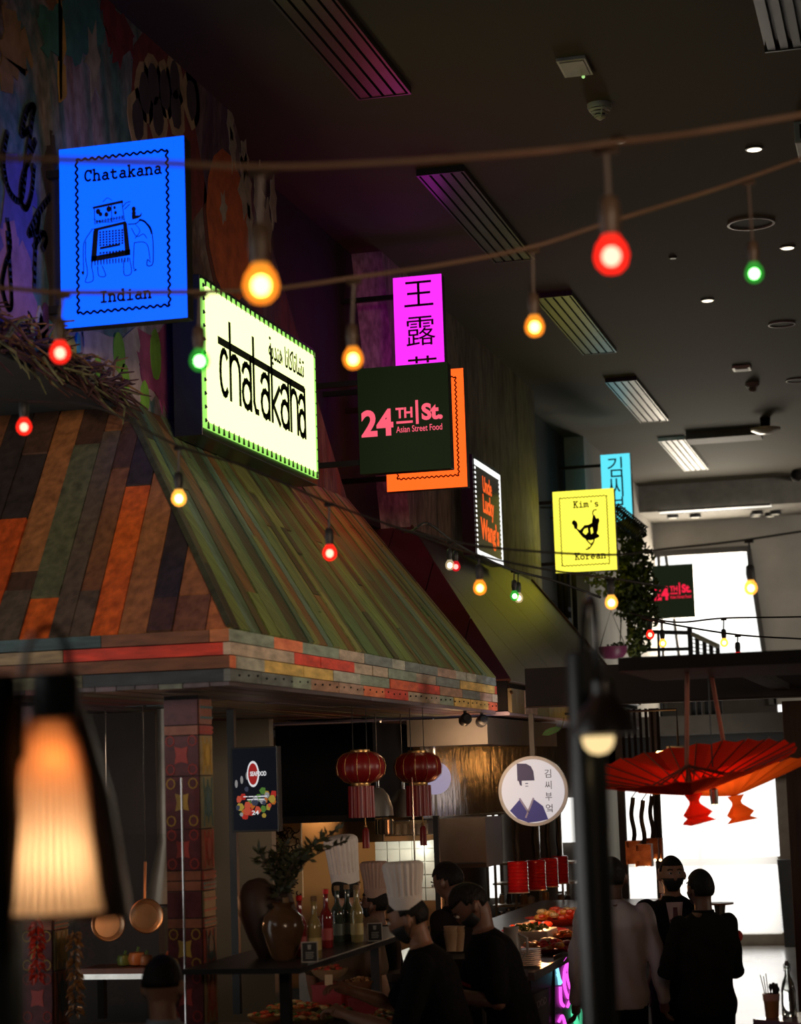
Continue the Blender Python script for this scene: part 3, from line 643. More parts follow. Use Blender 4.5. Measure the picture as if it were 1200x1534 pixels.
# ================================================================ CEILING FITTINGS
m_slat = pm('dark anodised slats', (.07, .064, .056), .35, .5)
def dz(px, py): return at(px, py, Z=CEIL)
proto = None
ends = [(575, 134), (770, 383), (898, 523), (980, 626), (1043, 700)]
for i, (ex_, ey_) in enumerate(ends):
    e1 = dz(ex_, ey_); L = 2.9 if i < 2 else 2.4; x0 = e1.x-.17; x1 = e1.x+.17
    lab = ['long dark slot diffuser on the ceiling nearest the camera', 'slot diffuser above the magenta sign, second along the ceiling', 'slot diffuser over the yellow sign, third along the ceiling', 'slot diffuser tinted cyan at one end, left of the small detector', 'brightest slot diffuser, farthest along the ceiling'][i]
    sp = [(450, 0), (672, 250), (828, 438), (938, 565), (1005, 655)][i]; s1 = dz(*sp)
    y0 = s1.y-(2 if i == 0 else 0)
    t_ = thing('slot_diffuser', lab, 'air vent', ((x0+x1)/2, e1.y, CEIL-.05), 'slot diffusers in a row along the ceiling')
    m = MB(); m.box((x0, y0, CEIL-.012), (x1, e1.y, CEIL-.002)); obj('backing', m, m_rec, t_)
    mt = m_slat if i < 4 else pm('pale slats', (.75, .73, .66), .45)
    m = MB(); m.box((x0-.015, y0-.015, CEIL-.05), (x0, e1.y+.015, CEIL)); m.box((x1, y0-.015, CEIL-.05), (x1+.015, e1.y+.015, CEIL)); m.box((x0, y0-.015, CEIL-.05), (x1, y0, CEIL)); m.box((x0, e1.y, CEIL-.05), (x1, e1.y+.015, CEIL)); obj('frame', m, mt, t_)
    for k in range(4):
        m = MB(); xx = x0+.012+k*.082; m.box((xx, y0, CEIL-.045), (xx+.062, e1.y, CEIL-.02)); obj('slat', m, mt, t_)
sd = thing('slot_diffuser', 'dark slot diffuser cut off at the top right corner', 'air vent', dz(1185, 60), 'slot diffusers in a row along the ceiling')
p = dz(1188, 62)
for k in range(4):
    m = MB(); xx = p.x-.16+k*.08; m.box((xx, p.y-3, CEIL-.045), (xx+.05, p.y, CEIL-.02)); obj('slat', m, m_slat, sd)
m = MB(); m.box((p.x-.18, p.y-3, CEIL-.012), (p.x+.2, p.y+.02, CEIL-.002)); m.box((p.x-.18, p.y, CEIL-.05), (p.x+.2, p.y+.02, CEIL)); obj('frame', m, m_slat, sd)
m_trim = pm('off-white plastic', (.52, .50, .38), .5)
# rectangular cover, detectors, downlights, speakers
p = dz(861, 97); t_ = thing('access_cover', 'beige rectangular cover plate on the ceiling above the smoke detector', 'ceiling plate', p)
m = MB(); m.cbox((p.x, p.y, CEIL-.012), (.19, .33, .024)); obj('frame', m, m_trim, t_, bevel=.003)
m = MB(); m.cbox((p.x, p.y, CEIL-.027), (.155, .28, .008)); obj('cover', m, pm('beige plate', (.36, .33, .22), .5), t_)
m = MB(); m.ball((p.x+.03, p.y+.15, CEIL-.035), .012, 8, 5); obj('indicator', m, em('green indicator', (.5, .9, .3), .8), t_)
def detector(px, py, r_, label, col):
    p = dz(px, py); t_ = thing('smoke_detector', label, 'smoke detector', p)
    m = MB(); m.lathe([(r_, 0), (r_, -.02), (r_*.93, -.035)], p, 24); obj('base', m, col, t_, True)
    for k in range(3):
        m = MB(); rr = r_*(.9-.2*k); z = -.042-.020*k; m.lathe([(rr, z), (rr*.9, z-.011)], p, 24); obj('ring', m, col, t_, True)
    m = MB(); m.lathe([(r_*.55, -.03), (r_*.42, -.09)], p, 12); obj('core', m, DARK, t_, True)
    m = MB(); m.lathe([(r_*.4, -.095), (r_*.1, -.115)], p, 16)
    for a in range(4): m.tube([p+V((r_*.92*math.cos(a*PI/2+.4), r_*.92*math.sin(a*PI/2+.4), -.03)), p+V((r_*.35*math.cos(a*PI/2+.4), r_*.35*math.sin(a*PI/2+.4), -.10))], .005, 5)
    obj('cage', m, col, t_, True)
detector(898, 156, .085, 'green-lit white smoke detector below the beige cover plate', m_trim)
detector(1127, 574, .085, 'smoke detector just below the small square vent', pm('aged plastic', (.3, .25, .2), .5))
def downlight(px, py, r_, label, grp, k=2.6):
    p = dz(px, py); t_ = thing('downlight', label, 'ceiling light', p, grp)
    m = MB(); m.lathe([(r_*1.25, 0), (r_*1.25, -.008), (r_, -.012)], p, 20); obj('trim_ring', m, m_slat, t_, True)
    m = MB(); m.lathe([(r_, -.013), (r_*.9, -.016)], p, 20); obj('lens', m, em('warm lens %.1f' % k, (1, .86, .62), k), t_, True)
G = 'recessed warm downlights'
downlight(1130, 222, .055, 'lit downlight nearest the top of the ceiling, above the round speaker', G)
downlight(1180, 370, .055, 'lit downlight just below and right of the large ring speaker', G)
downlight(1060, 449, .055, 'lit downlight beside the third slot diffuser', G)
downlight(927, 211, .045, 'unlit small disc right below the smoke detector', G, .05)
downlight(1008, 385, .03, 'tiny dark fitting in the middle of the ceiling', G, .03)
def speaker(px, py, r_, label):
    p = dz(px, py); t_ = thing('ceiling_speaker', label, 'speaker', p, 'round ceiling speakers')
    m = MB(); m.lathe([(r_, 0), (r_, -.015), (r_*.9, -.016), (r_*.88, -.004)], p, 32, cap=False); obj('bezel', m, pm('grey bezel', (.34, .31, .28), .5), t_, True)
    m = MB(); m.lathe([(r_*.88, -.005), (.01, -.006)], p, 32); obj('grille', m, pm('dark mesh grille', (.03, .027, .024), .8), t_, True)
speaker(1125, 334, .20, 'large round ceiling speaker at the right, nearest of three'); speaker(1171, 485, .14, 'smaller round ceiling speaker, second of three'); speaker(1195, 569, .14, 'round ceiling speaker cut by the right frame edge')
p = dz(1111, 550); t_ = thing('square_vent', 'small square ceiling vent with a pale frame', 'air vent', p)
m = MB(); m.cbox((p.x, p.y, CEIL-.015), (.2, .22, .03)); obj('frame', m, pm('pale vent frame', (.6, .55, .45), .5), t_)
m = MB(); m.cbox((p.x, p.y, CEIL-.034), (.14, .16, .01)); obj('grille', m, pm('vent mesh', (.28, .25, .2), .6), t_)
p = dz(1146, 626); t_ = thing('wifi_dome', 'pale domed spotlight fitting under the far ceiling', 'ceiling fitting', p)
m = MB(); m.lathe([(.07, 0), (.06, -.14)], p, 16); obj('mount', m, DARK, t_, True)
m = MB(); m.lathe([(.20, -.14), (.19, -.17), (.10, -.21), (.01, -.22)], p, 24); obj('dome', m, pm('pale dome', (.55, .48, .4), .3), t_, True)
p = dz(1085, 648); t_ = thing('ceiling_panel', 'flat rectangular panel fixed under the far ceiling', 'ceiling plate', p)
m = MB(); m.cbox((p.x, p.y, CEIL-.05), (1.0, .5, .1)); obj('panel', m, pm('brown grey panel', (.13, .115, .10), .7), t_)
m = MB(); m.cbox((p.x, p.y-.26, CEIL-.06), (.96, .02, .06)); obj('edge', m, pm('grey edge', (.1, .09, .08), .7), t_)
p = dz(1197, 712); t_ = thing('exit_fitting', 'small dark and white fitting at right edge of the far ceiling', 'ceiling fitting', p)
m = MB(); m.cbox((p.x, p.y, CEIL-.04), (.22, .3, .08)); obj('housing', m, m_trim, t_)
m = MB(); m.ball((p.x, p.y-.6, CEIL-.08), .1, 12, 8); obj('lens', m, DARK, t_, True)
p = dz(1197, 200); t_ = thing('wall_speaker', 'pale grey box at the right frame edge near the top', 'ceiling fitting', p)
m = MB(); m.box((p.x-.02, p.y-.3, CEIL-.16), (p.x+.3, p.y+.2, CEIL)); obj('housing', m, pm('grey box', (.35, .34, .32), .5), t_, bevel=.01)
m = MB(); m.cbox((p.x+.14, p.y-.31, CEIL-.08), (.24, .02, .1)); obj('grille', m, DARK, t_)
# light slots and surface lights in the far soffit
for i, (xa, ya_, xb, yb_) in enumerate([(985, 766, 1118, 758)]):
    p = at(xa, ya_, Z=6.41); q = at(xb, yb_, Z=6.41)
    t_ = thing('light_slot', 'long thin lit slot in the far soffit', 'ceiling light', p)
    m = MB(); m.box((p.x, 33.05, 6.41), (-2.3, 33.35, 6.425)); obj('lens', m, em('slot lens', (1, .93, .8), 1.1), t_)
    m = MB(); m.box((p.x, 33.0, 6.40), (-2.3, 33.05, 6.43)); m.box((p.x, 33.35, 6.40), (-2.3, 33.4, 6.43)); obj('frame', m, m_slat, t_)
for i, (x, y) in enumerate([(1008, 778), (1042, 782), (1134, 765), (1161, 759), (1133, 787), (1155, 790)]):
    p = at(x, y, Y=33.6+.12*i); t_ = thing('surface_light', ['leftmost', 'second from left', 'middle upper', 'right-hand upper', 'middle lower', 'right-hand lower'][i]+' of the small round black lights under the far soffit', 'ceiling light', (p.x, p.y, 6.36), 'small round lights under the far soffit')
    m = MB(); m.lathe([(.09, .06), (.1, 0), (.07, -.002)], (p.x, p.y, 6.36), 14); obj('housing', m, BLACK, t_, True)
    m = MB(); m.lathe([(.065, -.004), (.01, -.006)], (p.x, p.y, 6.36), 12); obj('lens', m, em('warm lens 0.8', (1, .86, .62), .8), t_, True)
# ================================================================ STRING LIGHTS
def bulbmat(name, col, k): return em('bulb glass '+name, col, k)
def bulb_glass(name, col, k):
    """coloured translucent globe that glows and lets the bright filament through"""
    nm = 'globe '+name
    if nm in MC: return MC[nm]
    m, t, b = nt(nm); tr = t.nodes.new('ShaderNodeBsdfTransparent'); tr.inputs[0].default_value = tuple(min(1, c*.9+.08) for c in col)+(1,)
    e_ = t.nodes.new('ShaderNodeEmission'); e_.inputs[0].default_value = tuple(col)+(1,); e_.inputs[1].default_value = k
    a = t.nodes.new('ShaderNodeAddShader'); t.links.new(tr.outputs[0], a.inputs[0]); t.links.new(e_.outputs[0], a.inputs[1]); t.links.new(a.outputs[0], t.nodes['Material Output'].inputs[0])
    MC[nm] = m; return m
BC = {'orange': ((1, .36, .03), .75, (1, .8, .4)), 'red': ((1, .03, .015), .8, (1, .45, .35)), 'green': ((.08, .6, .08), .3, (.75, 1, .7)), 'amber': ((1, .5, .08), .9, (1, .85, .5)), 'clear': ((.9, .75, .5), .25, (1, .9, .7)), 'deepred': ((.7, .02, .03), .45, (1, .3, .25))}
m_cable = pm('brown rubber cable', (.10, .055, .03), .6); m_cableb = pm('black rubber cable', (.012, .011, .01), .6)
m_sock = pm('brown black socket', (.06, .035, .02), .5)
def add_bulb(root, node, bp, col, s=1.0, cab=m_cable, core=22):
    """node: point on the cable; bp: centre of the globe. socket hangs from a short drop"""
    par = MB(); top = bp+V((0, 0, .105*s)); r_ = .030*s
    par.lathe([(.010*s, .058*s), (.017*s, .05*s), (.019*s, .02*s), (.016*s, 0), (.014*s, -.012*s)], top-V((0, 0, .06*s)), 12)
    par.tube([node, node*.5+top*.5+V((0, 0, -.002)), top-V((0, 0, .005))], .0045*s, 6)
    par.tube([node-V((.02*s, 0, .002)), node+V((.02*s, 0, -.002))], .009*s, 6)
    so = obj('socket', par, m_sock if cab is m_cable else BLACK, root, True)
    c, k, cc = BC[col]
    g = MB(); g.lathe([(.013*s, .040*s), (.017*s, .03*s), (r_*.85, .018*s), (r_, 0), (r_*.86, -.016*s), (r_*.5, -.027*s), (.001, -.031*s)], bp, 16, cap=False)
    bo = obj('bulb', g, bulb_glass(col, c, k), so, True)
    f_ = MB(); f_.ball(bp, (.016*s, .016*s, .017*s), 10, 7); f_.m = 0
    fo = bo and obj('bulb', f_, em('filament '+col, cc, core), so, True); fo.name = 'filament'
def strand(label, pts, bulbs, r=.006, cab=m_cable, s=1.0):
    """pts: (px, py, distance) along the cable; bulbs: (node px, node py, bulb px, bulb py, distance, colour)"""
    P = [at(x, y, d=d_) for x, y, d_ in pts]
    root = thing('string_light', label, 'string lights', P[0], 'strings of coloured bulbs across the hall')
    m = MB(); m.tube(curvep([tuple(p) for p in P], 8), r, 8); obj('cable', m, cab, root, True)
    for nx, ny, bx, by, d_, col in bulbs:
        b_ = at(bx, by, d=d_); nn = at(nx, ny, d=d_)
        add_bulb(root, V((b_.x*.5+nn.x*.5, b_.y, nn.z)), b_, col, s, cab)
strand('nearest blurred string of bulbs crossing the blue sign top to the upper right', [(-260, 225, 4.4), (0, 236, 4.4), (212, 243, 4.4), (408, 250, 4.4), (640, 240, 4.4), (820, 226, 4.5), (920, 214, 4.5), (1060, 196, 4.7), (1330, 150, 4.8)],
       [(391, 250, 391, 428, 4.4, 'orange'), (903, 217, 916, 384, 4.5, 'red')], .0065, s=1.3)
strand('string of bulbs running behind the nearest one, rising to the right past the round speaker', [(-240, 420, 6.0), (0, 431, 6.0), (97, 438, 6.0), (300, 437, 6.0), (415, 432, 6.0), (530, 416, 6.0), (660, 397, 6.1), (797, 370, 6.2), (900, 337, 6.2), (1000, 306, 6.3), (1112, 270, 6.4), (1330, 190, 6.5)],
       [(97, 440, 90, 529, 6.0, 'red'), (299, 438, 299, 541, 6.0, 'green'), (531, 418, 529, 538, 6.0, 'orange'), (797, 371, 801, 490, 6.2, 'orange'), (1118, 268, 1130, 410, 6.4, 'green')], .0065)
strand('string of small bulbs sloping down across the patchwork hood', [(-120, 590, 7.8), (36, 600, 7.8), (150, 612, 7.9), (267, 668, 8.0), (370, 700, 8.2), (492, 753, 8.4), (600, 792, 8.7), (718, 832, 9.0), (830, 855, 9.2), (914, 866, 9.4), (1000, 880, 9.6)],
       [(36, 600, 36, 640, 7.8, 'red'), (267, 669, 268, 747, 8.0, 'amber'), (492, 754, 494, 829, 8.4, 'red'), (718, 833, 719, 881, 9.0, 'orange'), (914, 867, 916, 903, 9.4, 'amber')], .005, m_cableb)
strand('black string with paired bulbs draped below the dark perforated sign', [(602, 797, 17.6), (618, 795, 12.4), (640, 784, 12.2), (680, 812, 12.3), (720, 834, 12.4), (772, 855, 12.5), (830, 870, 12.6), (900, 895, 12.7)],
       [(677, 812, 674, 847, 12.3, 'clear'), (684, 815, 683, 849, 12.5, 'deepred'), (770, 855, 771, 893, 12.5, 'green'), (776, 857, 777, 896, 12.6, 'clear')], .008, m_cableb, .95)
strand('string crossing the yellow sign toward the concrete wall at the right', [(600, 792, 8.6), (700, 815, 8.7), (800, 826, 8.8), (920, 831, 8.9), (1000, 822, 9.0), (1122, 808, 9.1), (1330, 775, 9.4)],
       [(1122, 809, 1125, 881, 9.1, 'amber')], .005, m_cableb)
strand('thin string in front of the far window, upper one', [(940, 917, 15.5), (1010, 932, 15.5), (1085, 926, 15.5), (1200, 924, 15.5), (1300, 920, 15.5)], [(1085, 927, 1085, 963, 15.5, 'amber'), (993, 930, 993, 964, 15.6, 'amber')], .006, m_cableb, 1.0)
strand('thin string in front of the far window, lower one', [(960, 925, 14.5), (1010, 936, 14.5), (1106, 951, 14.5), (1200, 957, 14.5), (1300, 962, 14.5)], [(1106, 952, 1106, 984, 14.5, 'deepred'), (974, 930, 974, 951, 14.6, 'red')], .006, m_cableb, 1.0)

# ================================================================ LAMP POSTS with gooseneck arms (foreground)
shade_mat, t_, b_ = nt('ivory pleated shade')
tl = t_.nodes.new('ShaderNodeBsdfTranslucent'); tl.inputs[0].default_value = (.92, .62, .36, 1); df = t_.nodes.new('ShaderNodeBsdfDiffuse'); df.inputs[0].default_value = (.82, .74, .62, 1)
mx_ = t_.nodes.new('ShaderNodeMixShader'); mx_.inputs[0].default_value = .55; t_.links.new(df.outputs[0], mx_.inputs[1]); t_.links.new(tl.outputs[0], mx_.inputs[2]); t_.links.new(mx_.outputs[0], t_.nodes['Material Output'].inputs[0])
D = 3.3
lp = thing('lamp_post', 'blurred black lamp post with glowing pleated ivory shade at left foreground', 'lamp', at(4, 1534, d=D))
lb = at(77, 1372, d=D); lt = at(82, 1075, d=D); hgt = lt.z-lb.z; ax_ = (lt-lb).normalized(); k_ = D/F_PX
m = MB(); prof = [(r0*k_, u*hgt) for r0, u in ((78, 0), (73, .08), (70, .15), (66, .28), (62, .4), (59, .52), (56, .65), (53, .73), (49, .8), (44, .87), (38, .93), (30, 1))]
fold_lines = MB()
for k in range(38):
    a = 2*PI*k/38; fold_lines.tube([lb+V((math.cos(a)*r0*1.01, math.sin(a)*r0*1.01, h0)) for r0, h0 in prof], .0022, 4)
obj('pleat_fold_shading', fold_lines, pm('shaded ivory fold', (.50, .33, .20), .8), lp, kind='stuff')  # dark fold lines; shading between the pleats is put into their colour
m.lathe(prof, lb, 266, (0, 0, 1), .035, 38, cap=False); obj('pleated_shade', m, shade_mat, lp, True, label='glowing ivory pleated shade')
m = MB(); m.lathe([(81*k_, 0), (82*k_, .004), (80*k_, .006)], lb, 40, cap=False); obj('hem', m, pm('brown hem', (.2, .1, .05), .6), lp, True)
m = MB(); c_ = at(84, 1045, d=D); m.lathe([(34*k_, -.034), (37*k_, -.03), (37*k_, .032), (30*k_, .04)], c_, 24); obj('cap', m, BLACK, lp, True)
m = MB(); a0 = at(30, 1420, d=D+.02)
pts = [at(34, 1400, d=D), at(32, 1150, d=D), at(34, 1030, d=D), at(42, 970, d=D), at(62, 941, d=D), at(84, 944, d=D), at(100, 970, d=D), at(105, 1010, d=D), at(100, 1030, d=D)]
m.tube(curvep([tuple(p) for p in pts], 8), 5.5*k_, 10); obj('gooseneck', m, pm('gloss black tube', (.015, .015, .016), .2), lp, True)
m = MB(); q = at(6, 1380, d=D); m.lathe([(30*k_, -2.05), (30*k_, .0), (27*k_, .03)], (q.x, q.y, q.z-.0), 20); obj('post', m, pm('gloss dark post', (.025, .027, .026), .25), lp, True)
m = MB(); q = at(0, 1020, d=D); m.lathe([(26*k_, -.42), (26*k_, 0), (20*k_, .01)], q, 20); obj('upper_post', m, DARK, lp, True)
m = MB(); q = at(150, 1360, d=D+.25); tp = at(92, 1060, d=D+.25); m.lathe([(92*k_, -.012), (90*k_, 0), (64*k_, (tp.z-q.z)*.55), (22*k_, tp.z-q.z)], (tp.x+.018, tp.y, q.z), 30, cap=False); obj('outer_shade', m, pm('smoked brown shade', (.03, .018, .012), .4), lp, True, label='dark brown second shade behind the ivory one')
L = bpy.data.lights.new('lamp_bulb_light', 'POINT'); L.energy = .5; L.color = (1, .34, .07); L.shadow_soft_size = .045; lo = bpy.data.objects.new('lamp_bulb_light', L); COL.objects.link(lo); lo.location = lb+ax_*(hgt*.80)
L = bpy.data.lights.new('lamp_bulb_low', 'POINT'); L.energy = 1.25; L.color = (1, .84, .64); L.shadow_soft_size = .06; lo = bpy.data.objects.new('lamp_bulb_low', L); COL.objects.link(lo); lo.location = lb+ax_*(hgt*.30)

D = 4.5; k_ = D/F_PX
lp2 = thing('lamp_post', 'blurred thick black lamp post with a small glowing bowl right of centre', 'lamp', at(885, 1534, d=D))
tp = at(874, 975, d=D); m = MB(); m.lathe([(28*k_, -2.45), (28*k_, -.01), (24*k_, 0)], tp, 24); obj('post', m, pm('gloss dark post', (.025, .027, .026), .25), lp2, True)
m = MB(); pts = [at(872, 985, d=D), at(874, 930, d=D-.02), at(879, 902, d=D-.05), at(884, 895, d=D-.1), at(889, 905, d=D-.15), at(892, 940, d=D-.18), at(896, 1000, d=D-.19), at(903, 1045, d=D-.19)]
m.tube(curvep([tuple(p) for p in pts], 8), 5.5*k_, 10); obj('gooseneck', m, pm('gloss black tube', (.015, .015, .016), .2), lp2, True)
m = MB(); c_ = at(907, 1100, d=D-.19); m.lathe([(.068, 0), (.066, .012), (.05, .05), (.028, .075), (.024, .085), (.024, .11), (.012, .118)], c_, 26); obj('bell_shade', m, pm('dark brown enamel', (.02, .014, .012), .35), lp2, True)
m = MB(); m.lathe([(.034, 0), (.034, -.006), (.030, -.022), (.018, -.034), (.001, -.038)], at(896, 1103, d=D-.19), 20, cap=False); obj('glowing_bowl', m, em('glowing opal bowl', (1, .72, .34), 1.15), lp2, True, label='glowing cream glass bowl')

# ================================================================ BEAM, MEZZANINE EDGE, RAILING
bm = thing('beam', 'wide dark brown beam crossing the hall above the red parasols', 'beam', (1.5, 13, 2.72))
m = MB(); m.box((-2.51, 13, 2.72), (6.9, 13.3, 2.965)); obj('beam_body', m, pm('dark brown beam paint', (.022, .012, .009), .55), bm, bevel=.006)
m = MB(); m.box((-2.51, 12.985, 2.712), (6.9, 13.0, 2.72)); obj('lower_flange', m, pm('worn flange', (.06, .04, .03), .5), bm)
for x_ in (6.6,):
    m = MB(); m.box((x_, 13.02, 0), (x_+.2, 13.28, 2.72)); obj('beam_leg', m, DARK, bm)
# mezzanine railing
Yr = 26.5; rl = thing('railing', 'black metal mezzanine railing in front of the far window', 'railing', (-3.5, Yr, 2.96))
ptl = lambda x, y: at(x, y, Y=Yr)
for nm, a, c, r_ in (('rail', (940, 946), (1034, 948), .03), ('rail', (940, 974), (1034, 972), .025), ('post', (1033, 940), (1036, 1010), .035), ('post', (986, 946), (988, 1010), .02)):
    m = MB(); q0, q1 = ptl(*a), ptl(*c)
    if nm == 'post': q1.z = 2.96
    m.tube([q0, q1], r_, 6); obj(nm, m, BLACK, rl)
r3 = thing('railing', 'slanted railing section with grey handrail and thin wires, right of the square one', 'railing', ptl(1060, 1000))
m = MB(); m.tube([at(1037, 950, Y=Yr), at(1076, 968, Y=Yr-.3)], .03, 6); obj('rail', m, pm('grey rail', (.4, .38, .34), .5), r3)
for i, (x, y) in enumerate([(1044, 950), (1055, 957), (1065, 961), (1075, 967)]):
    m = MB(); q1 = at(x+1, 1005, Y=Yr); q1.z = 2.96; m.tube([at(x, y, Y=Yr), q1], .03, 6); obj('post', m, BLACK, r3)
for i in range(7):
    m = MB(); y = 957+i*6; m.tube([at(1036, y, Y=Yr), at(1076, y+8, Y=Yr)], .006, 5); obj('wire', m, BLACK, r3)
# dark slanting structure below the far ceiling left, coil of wire above the plants
cl = thing('wire_coil', 'black coiled wire roll above the hanging plants, right of the yellow sign', 'wire coil', at(945, 790, Y=25.4))
m = MB()
A_, B_ = at(918, 765, Y=25.3), at(962, 800, Y=25.6); n = 260; pts = []
dd = (B_-A_); u_ = dd.cross(V((0, 1, 0))).normalized(); v_ = V((0, 1, 0))
for i in range(n+1):
    a = i/n*2*PI*17; pts.append(A_+dd*(i/n)+u_*math.cos(a)*.11+v_*math.sin(a)*.11)
m.tube(pts, .010, 5); obj('coil', m, BLACK, cl, True)
m = MB(); m.tube([A_, B_], .012, 6); obj('rod', m, BLACK, cl)
m = MB(); m.tube([A_, V((WX-.2, A_.y, A_.z+.1))], .012, 6); obj('wall_arm', m, BLACK, cl)

# ================================================================ PLANTS hanging beside the yellow sign
def leafmass(mb, c, rad, n, size, rr, droop=0):
    for i in range(n):
        while True:
            p = V((rr.uniform(-1, 1), rr.uniform(-1, 1), rr.uniform(-1, 1)))
            if p.length < 1 and p.length > .25: break
        p = V((p.x*rad[0], p.y*rad[1], p.z*rad[2]))+c
        d1 = V((rr.uniform(-1, 1), rr.uniform(-1, 1), rr.uniform(-1, .6)-droop)).normalized(); d2 = d1.cross(V((rr.uniform(-1, 1), rr.uniform(-1, 1), rr.uniform(-1, 1)))).normalized(); s = size*rr.uniform(.6, 1.3)
        nn = d1.cross(d2)*s*.12
        mb.add([p-d1*s*.5, p+d2*s*.3-nn, p+d1*s*.5, p-d2*s*.3-nn, p+nn], [(0, 1, 4), (1, 2, 4), (2, 3, 4), (3, 0, 4)])
leafG = pm('dark green leaf', (.045, .065, .018), .5, 0, .5, 30); leafG2 = pm('light olive leaf', (.14, .17, .035), .5, 0, .5, 30)
PY = 26.0
pt = thing('hanging_plant', 'bushy dark green hanging plant between the yellow sign and the far dark sign', 'plant', at(950, 980, Y=PY))
rr = random.Random(2); k_ = PY*1.03/F_PX
m = MB(); g = MB()
for (x, y, rx, ry, n) in [(945, 800, 22, 22, 160), (950, 840, 32, 32, 300), (955, 880, 34, 34, 340), (962, 918, 26, 28, 240), (958, 950, 20, 30, 180), (940, 900, 24, 32, 220), (952, 975, 12, 16, 70)]:
    leafmass(m, at(x, y, Y=PY), (rx*k_, .22, ry*k_), n, .10, rr, .3)
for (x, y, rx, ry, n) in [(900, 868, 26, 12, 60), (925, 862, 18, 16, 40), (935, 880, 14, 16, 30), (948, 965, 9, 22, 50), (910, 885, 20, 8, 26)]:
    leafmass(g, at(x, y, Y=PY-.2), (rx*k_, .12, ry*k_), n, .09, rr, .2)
obj('foliage', m, leafG, pt, kind='stuff'); obj('lit_tone_foliage', g, leafG2, pt, kind='stuff')  # second foliage is a brighter leaf colour standing in for light on it
m = MB()
for i in range(6):
    x = 932+i*7; m.tube([at(945+i*2, 790, Y=PY), at(x, 870, Y=PY), at(x+rr.uniform(-5, 5), 960, Y=PY)], .008, 5)
m.tube([at(945, 790, Y=PY), V((WX-.2, PY, at(945, 780, Y=PY).z+.1))], .015, 6)
obj('stem', m, pm('brown stem', (.05, .03, .02), .8), pt, kind='stuff')
# purple planter and clay cushion seat
p = at(918, 975, Y=25.4)
t_ = thing('planter', 'magenta bowl-shaped planter hanging below the plants', 'planter', p)
m = MB(); m.lathe([(.03, -.10), (.12, -.09), (.17, -.03), (.185, .05), (.175, .05), (.16, -.02), (.03, -.05)], p, 26); obj('bowl', m, pm('magenta glaze', (.26, .05, .13), .4), t_, True)
m = MB(); m.tube([p+V((.16, 0, .05)), p+V((0, 0, .5)), p+V((-.16, 0, .05))], .006, 5); obj('hanger', m, BLACK, t_)
m = MB(); m.tube([p+V((0, 0, .5)), p+V((.15, .3, 1.0))], .003, 5); obj('cord', m, BLACK, t_)
m = MB(); leafmass(m, p+V((.05, 0, .06)), (.12, .1, .05), 60, .05, rr); obj('leaves', m, leafG, t_, kind='stuff')
# decorative black bamboo posts behind the post
for i, (x, y0, y1) in enumerate([(836, 830, 1000), (845, 850, 1000), (858, 835, 1000)]):
    a = at(x, y0, Y=24.6); c = at(x+3, y1, Y=24.6); t_ = thing('dark_pole', ['left', 'middle', 'right'][i]+' of three thin dark vertical poles below the yellow sign', 'pole', c, 'dark poles below the yellow sign')
    m = MB(); m.tube([V((a.x, a.y, 0)), a], .03, 8); obj('shaft', m, DARK, t_, True)
    m = MB(); m.ball(a, .04, 8, 6); obj('knob', m, DARK, t_, True)

# ================================================================ RED PARASOLS hung upside down
def parasol(label, centre, R, depth, tilt_axis, ang, mat, top, nrib=24, handle=True):
    """inverted paper parasol: apex below, rim above, ribs inside"""
    root = thing('paper_parasol', label, 'parasol', centre, 'paper parasols hung upside down')
    q = Matrix.Rotation(ang, 3, V(tilt_axis)); T = lambda p: V(centre)+q @ V(p)
    m = MB(); vs = [T((0, 0, 0))]; fs = []
    for j in range(1, 7):
        for k in range(nrib*2):
            a = PI*k/nrib; rad = R*j/6*(1 if k % 2 == 0 else .985); z = depth*(j/6)**1.12-(0 if k % 2 == 0 else .006*j/3)
            vs.append(T((rad*math.cos(a), rad*math.sin(a), z)))
    n = nrib*2
    for k in range(n): fs.append((0, 1+k, 1+(k+1) % n))
    for j in range(5):
        for k in range(n): fs.append((1+j*n+k, 1+(j+1)*n+k, 1+(j+1)*n+(k+1) % n, 1+j*n+(k+1) % n))
    m.add(vs, fs); o = obj('canopy', m, mat, root); sm = o.modifiers.new('t', 'SOLIDIFY'); sm.thickness = .002
    ribm = pm('dark bamboo rib', (.10, .03, .015), .6)
    for k in range(nrib):
        a = 2*PI*k/nrib; m = MB(); m.tube([T((R*j/6*math.cos(a), R*j/6*math.sin(a), depth*(j/6)**1.12+.006)) for j in range(0, 7)], .0032, 5); obj('rib', m, ribm, root)
        if k % 2 == 0:
            m = MB(); m.tube([T((R*.38*math.cos(a), R*.38*math.sin(a), depth*.38**1.12+.006)), T((.012*math.cos(a), .012*math.sin(a), depth*.85))], .004, 5); obj('stretcher', m, ribm, root)
    m = MB(); m.tube([T((0, 0, -.02)), T((0, 0, depth)), V(top)], .011, 8); obj('handle', m, pm('red brown bamboo', (.26, .07, .03), .5), root)
    m = MB(); m.lathe([(.014, depth*.8), (.02, depth*.84), (.014, depth*.9)], centre, 10, q @ V((0, 0, 1))); obj('runner', m, ribm, root)
    m = MB(); m.lathe([(.04, .0), (.022, -.03), (.024, -.045), (.065, -.09), (.045, -.11), (.075, -.13)], centre, 7, q @ V((0, 0, 1)), .25, 3); obj('cloth_knot', m, mat, root)
    return root
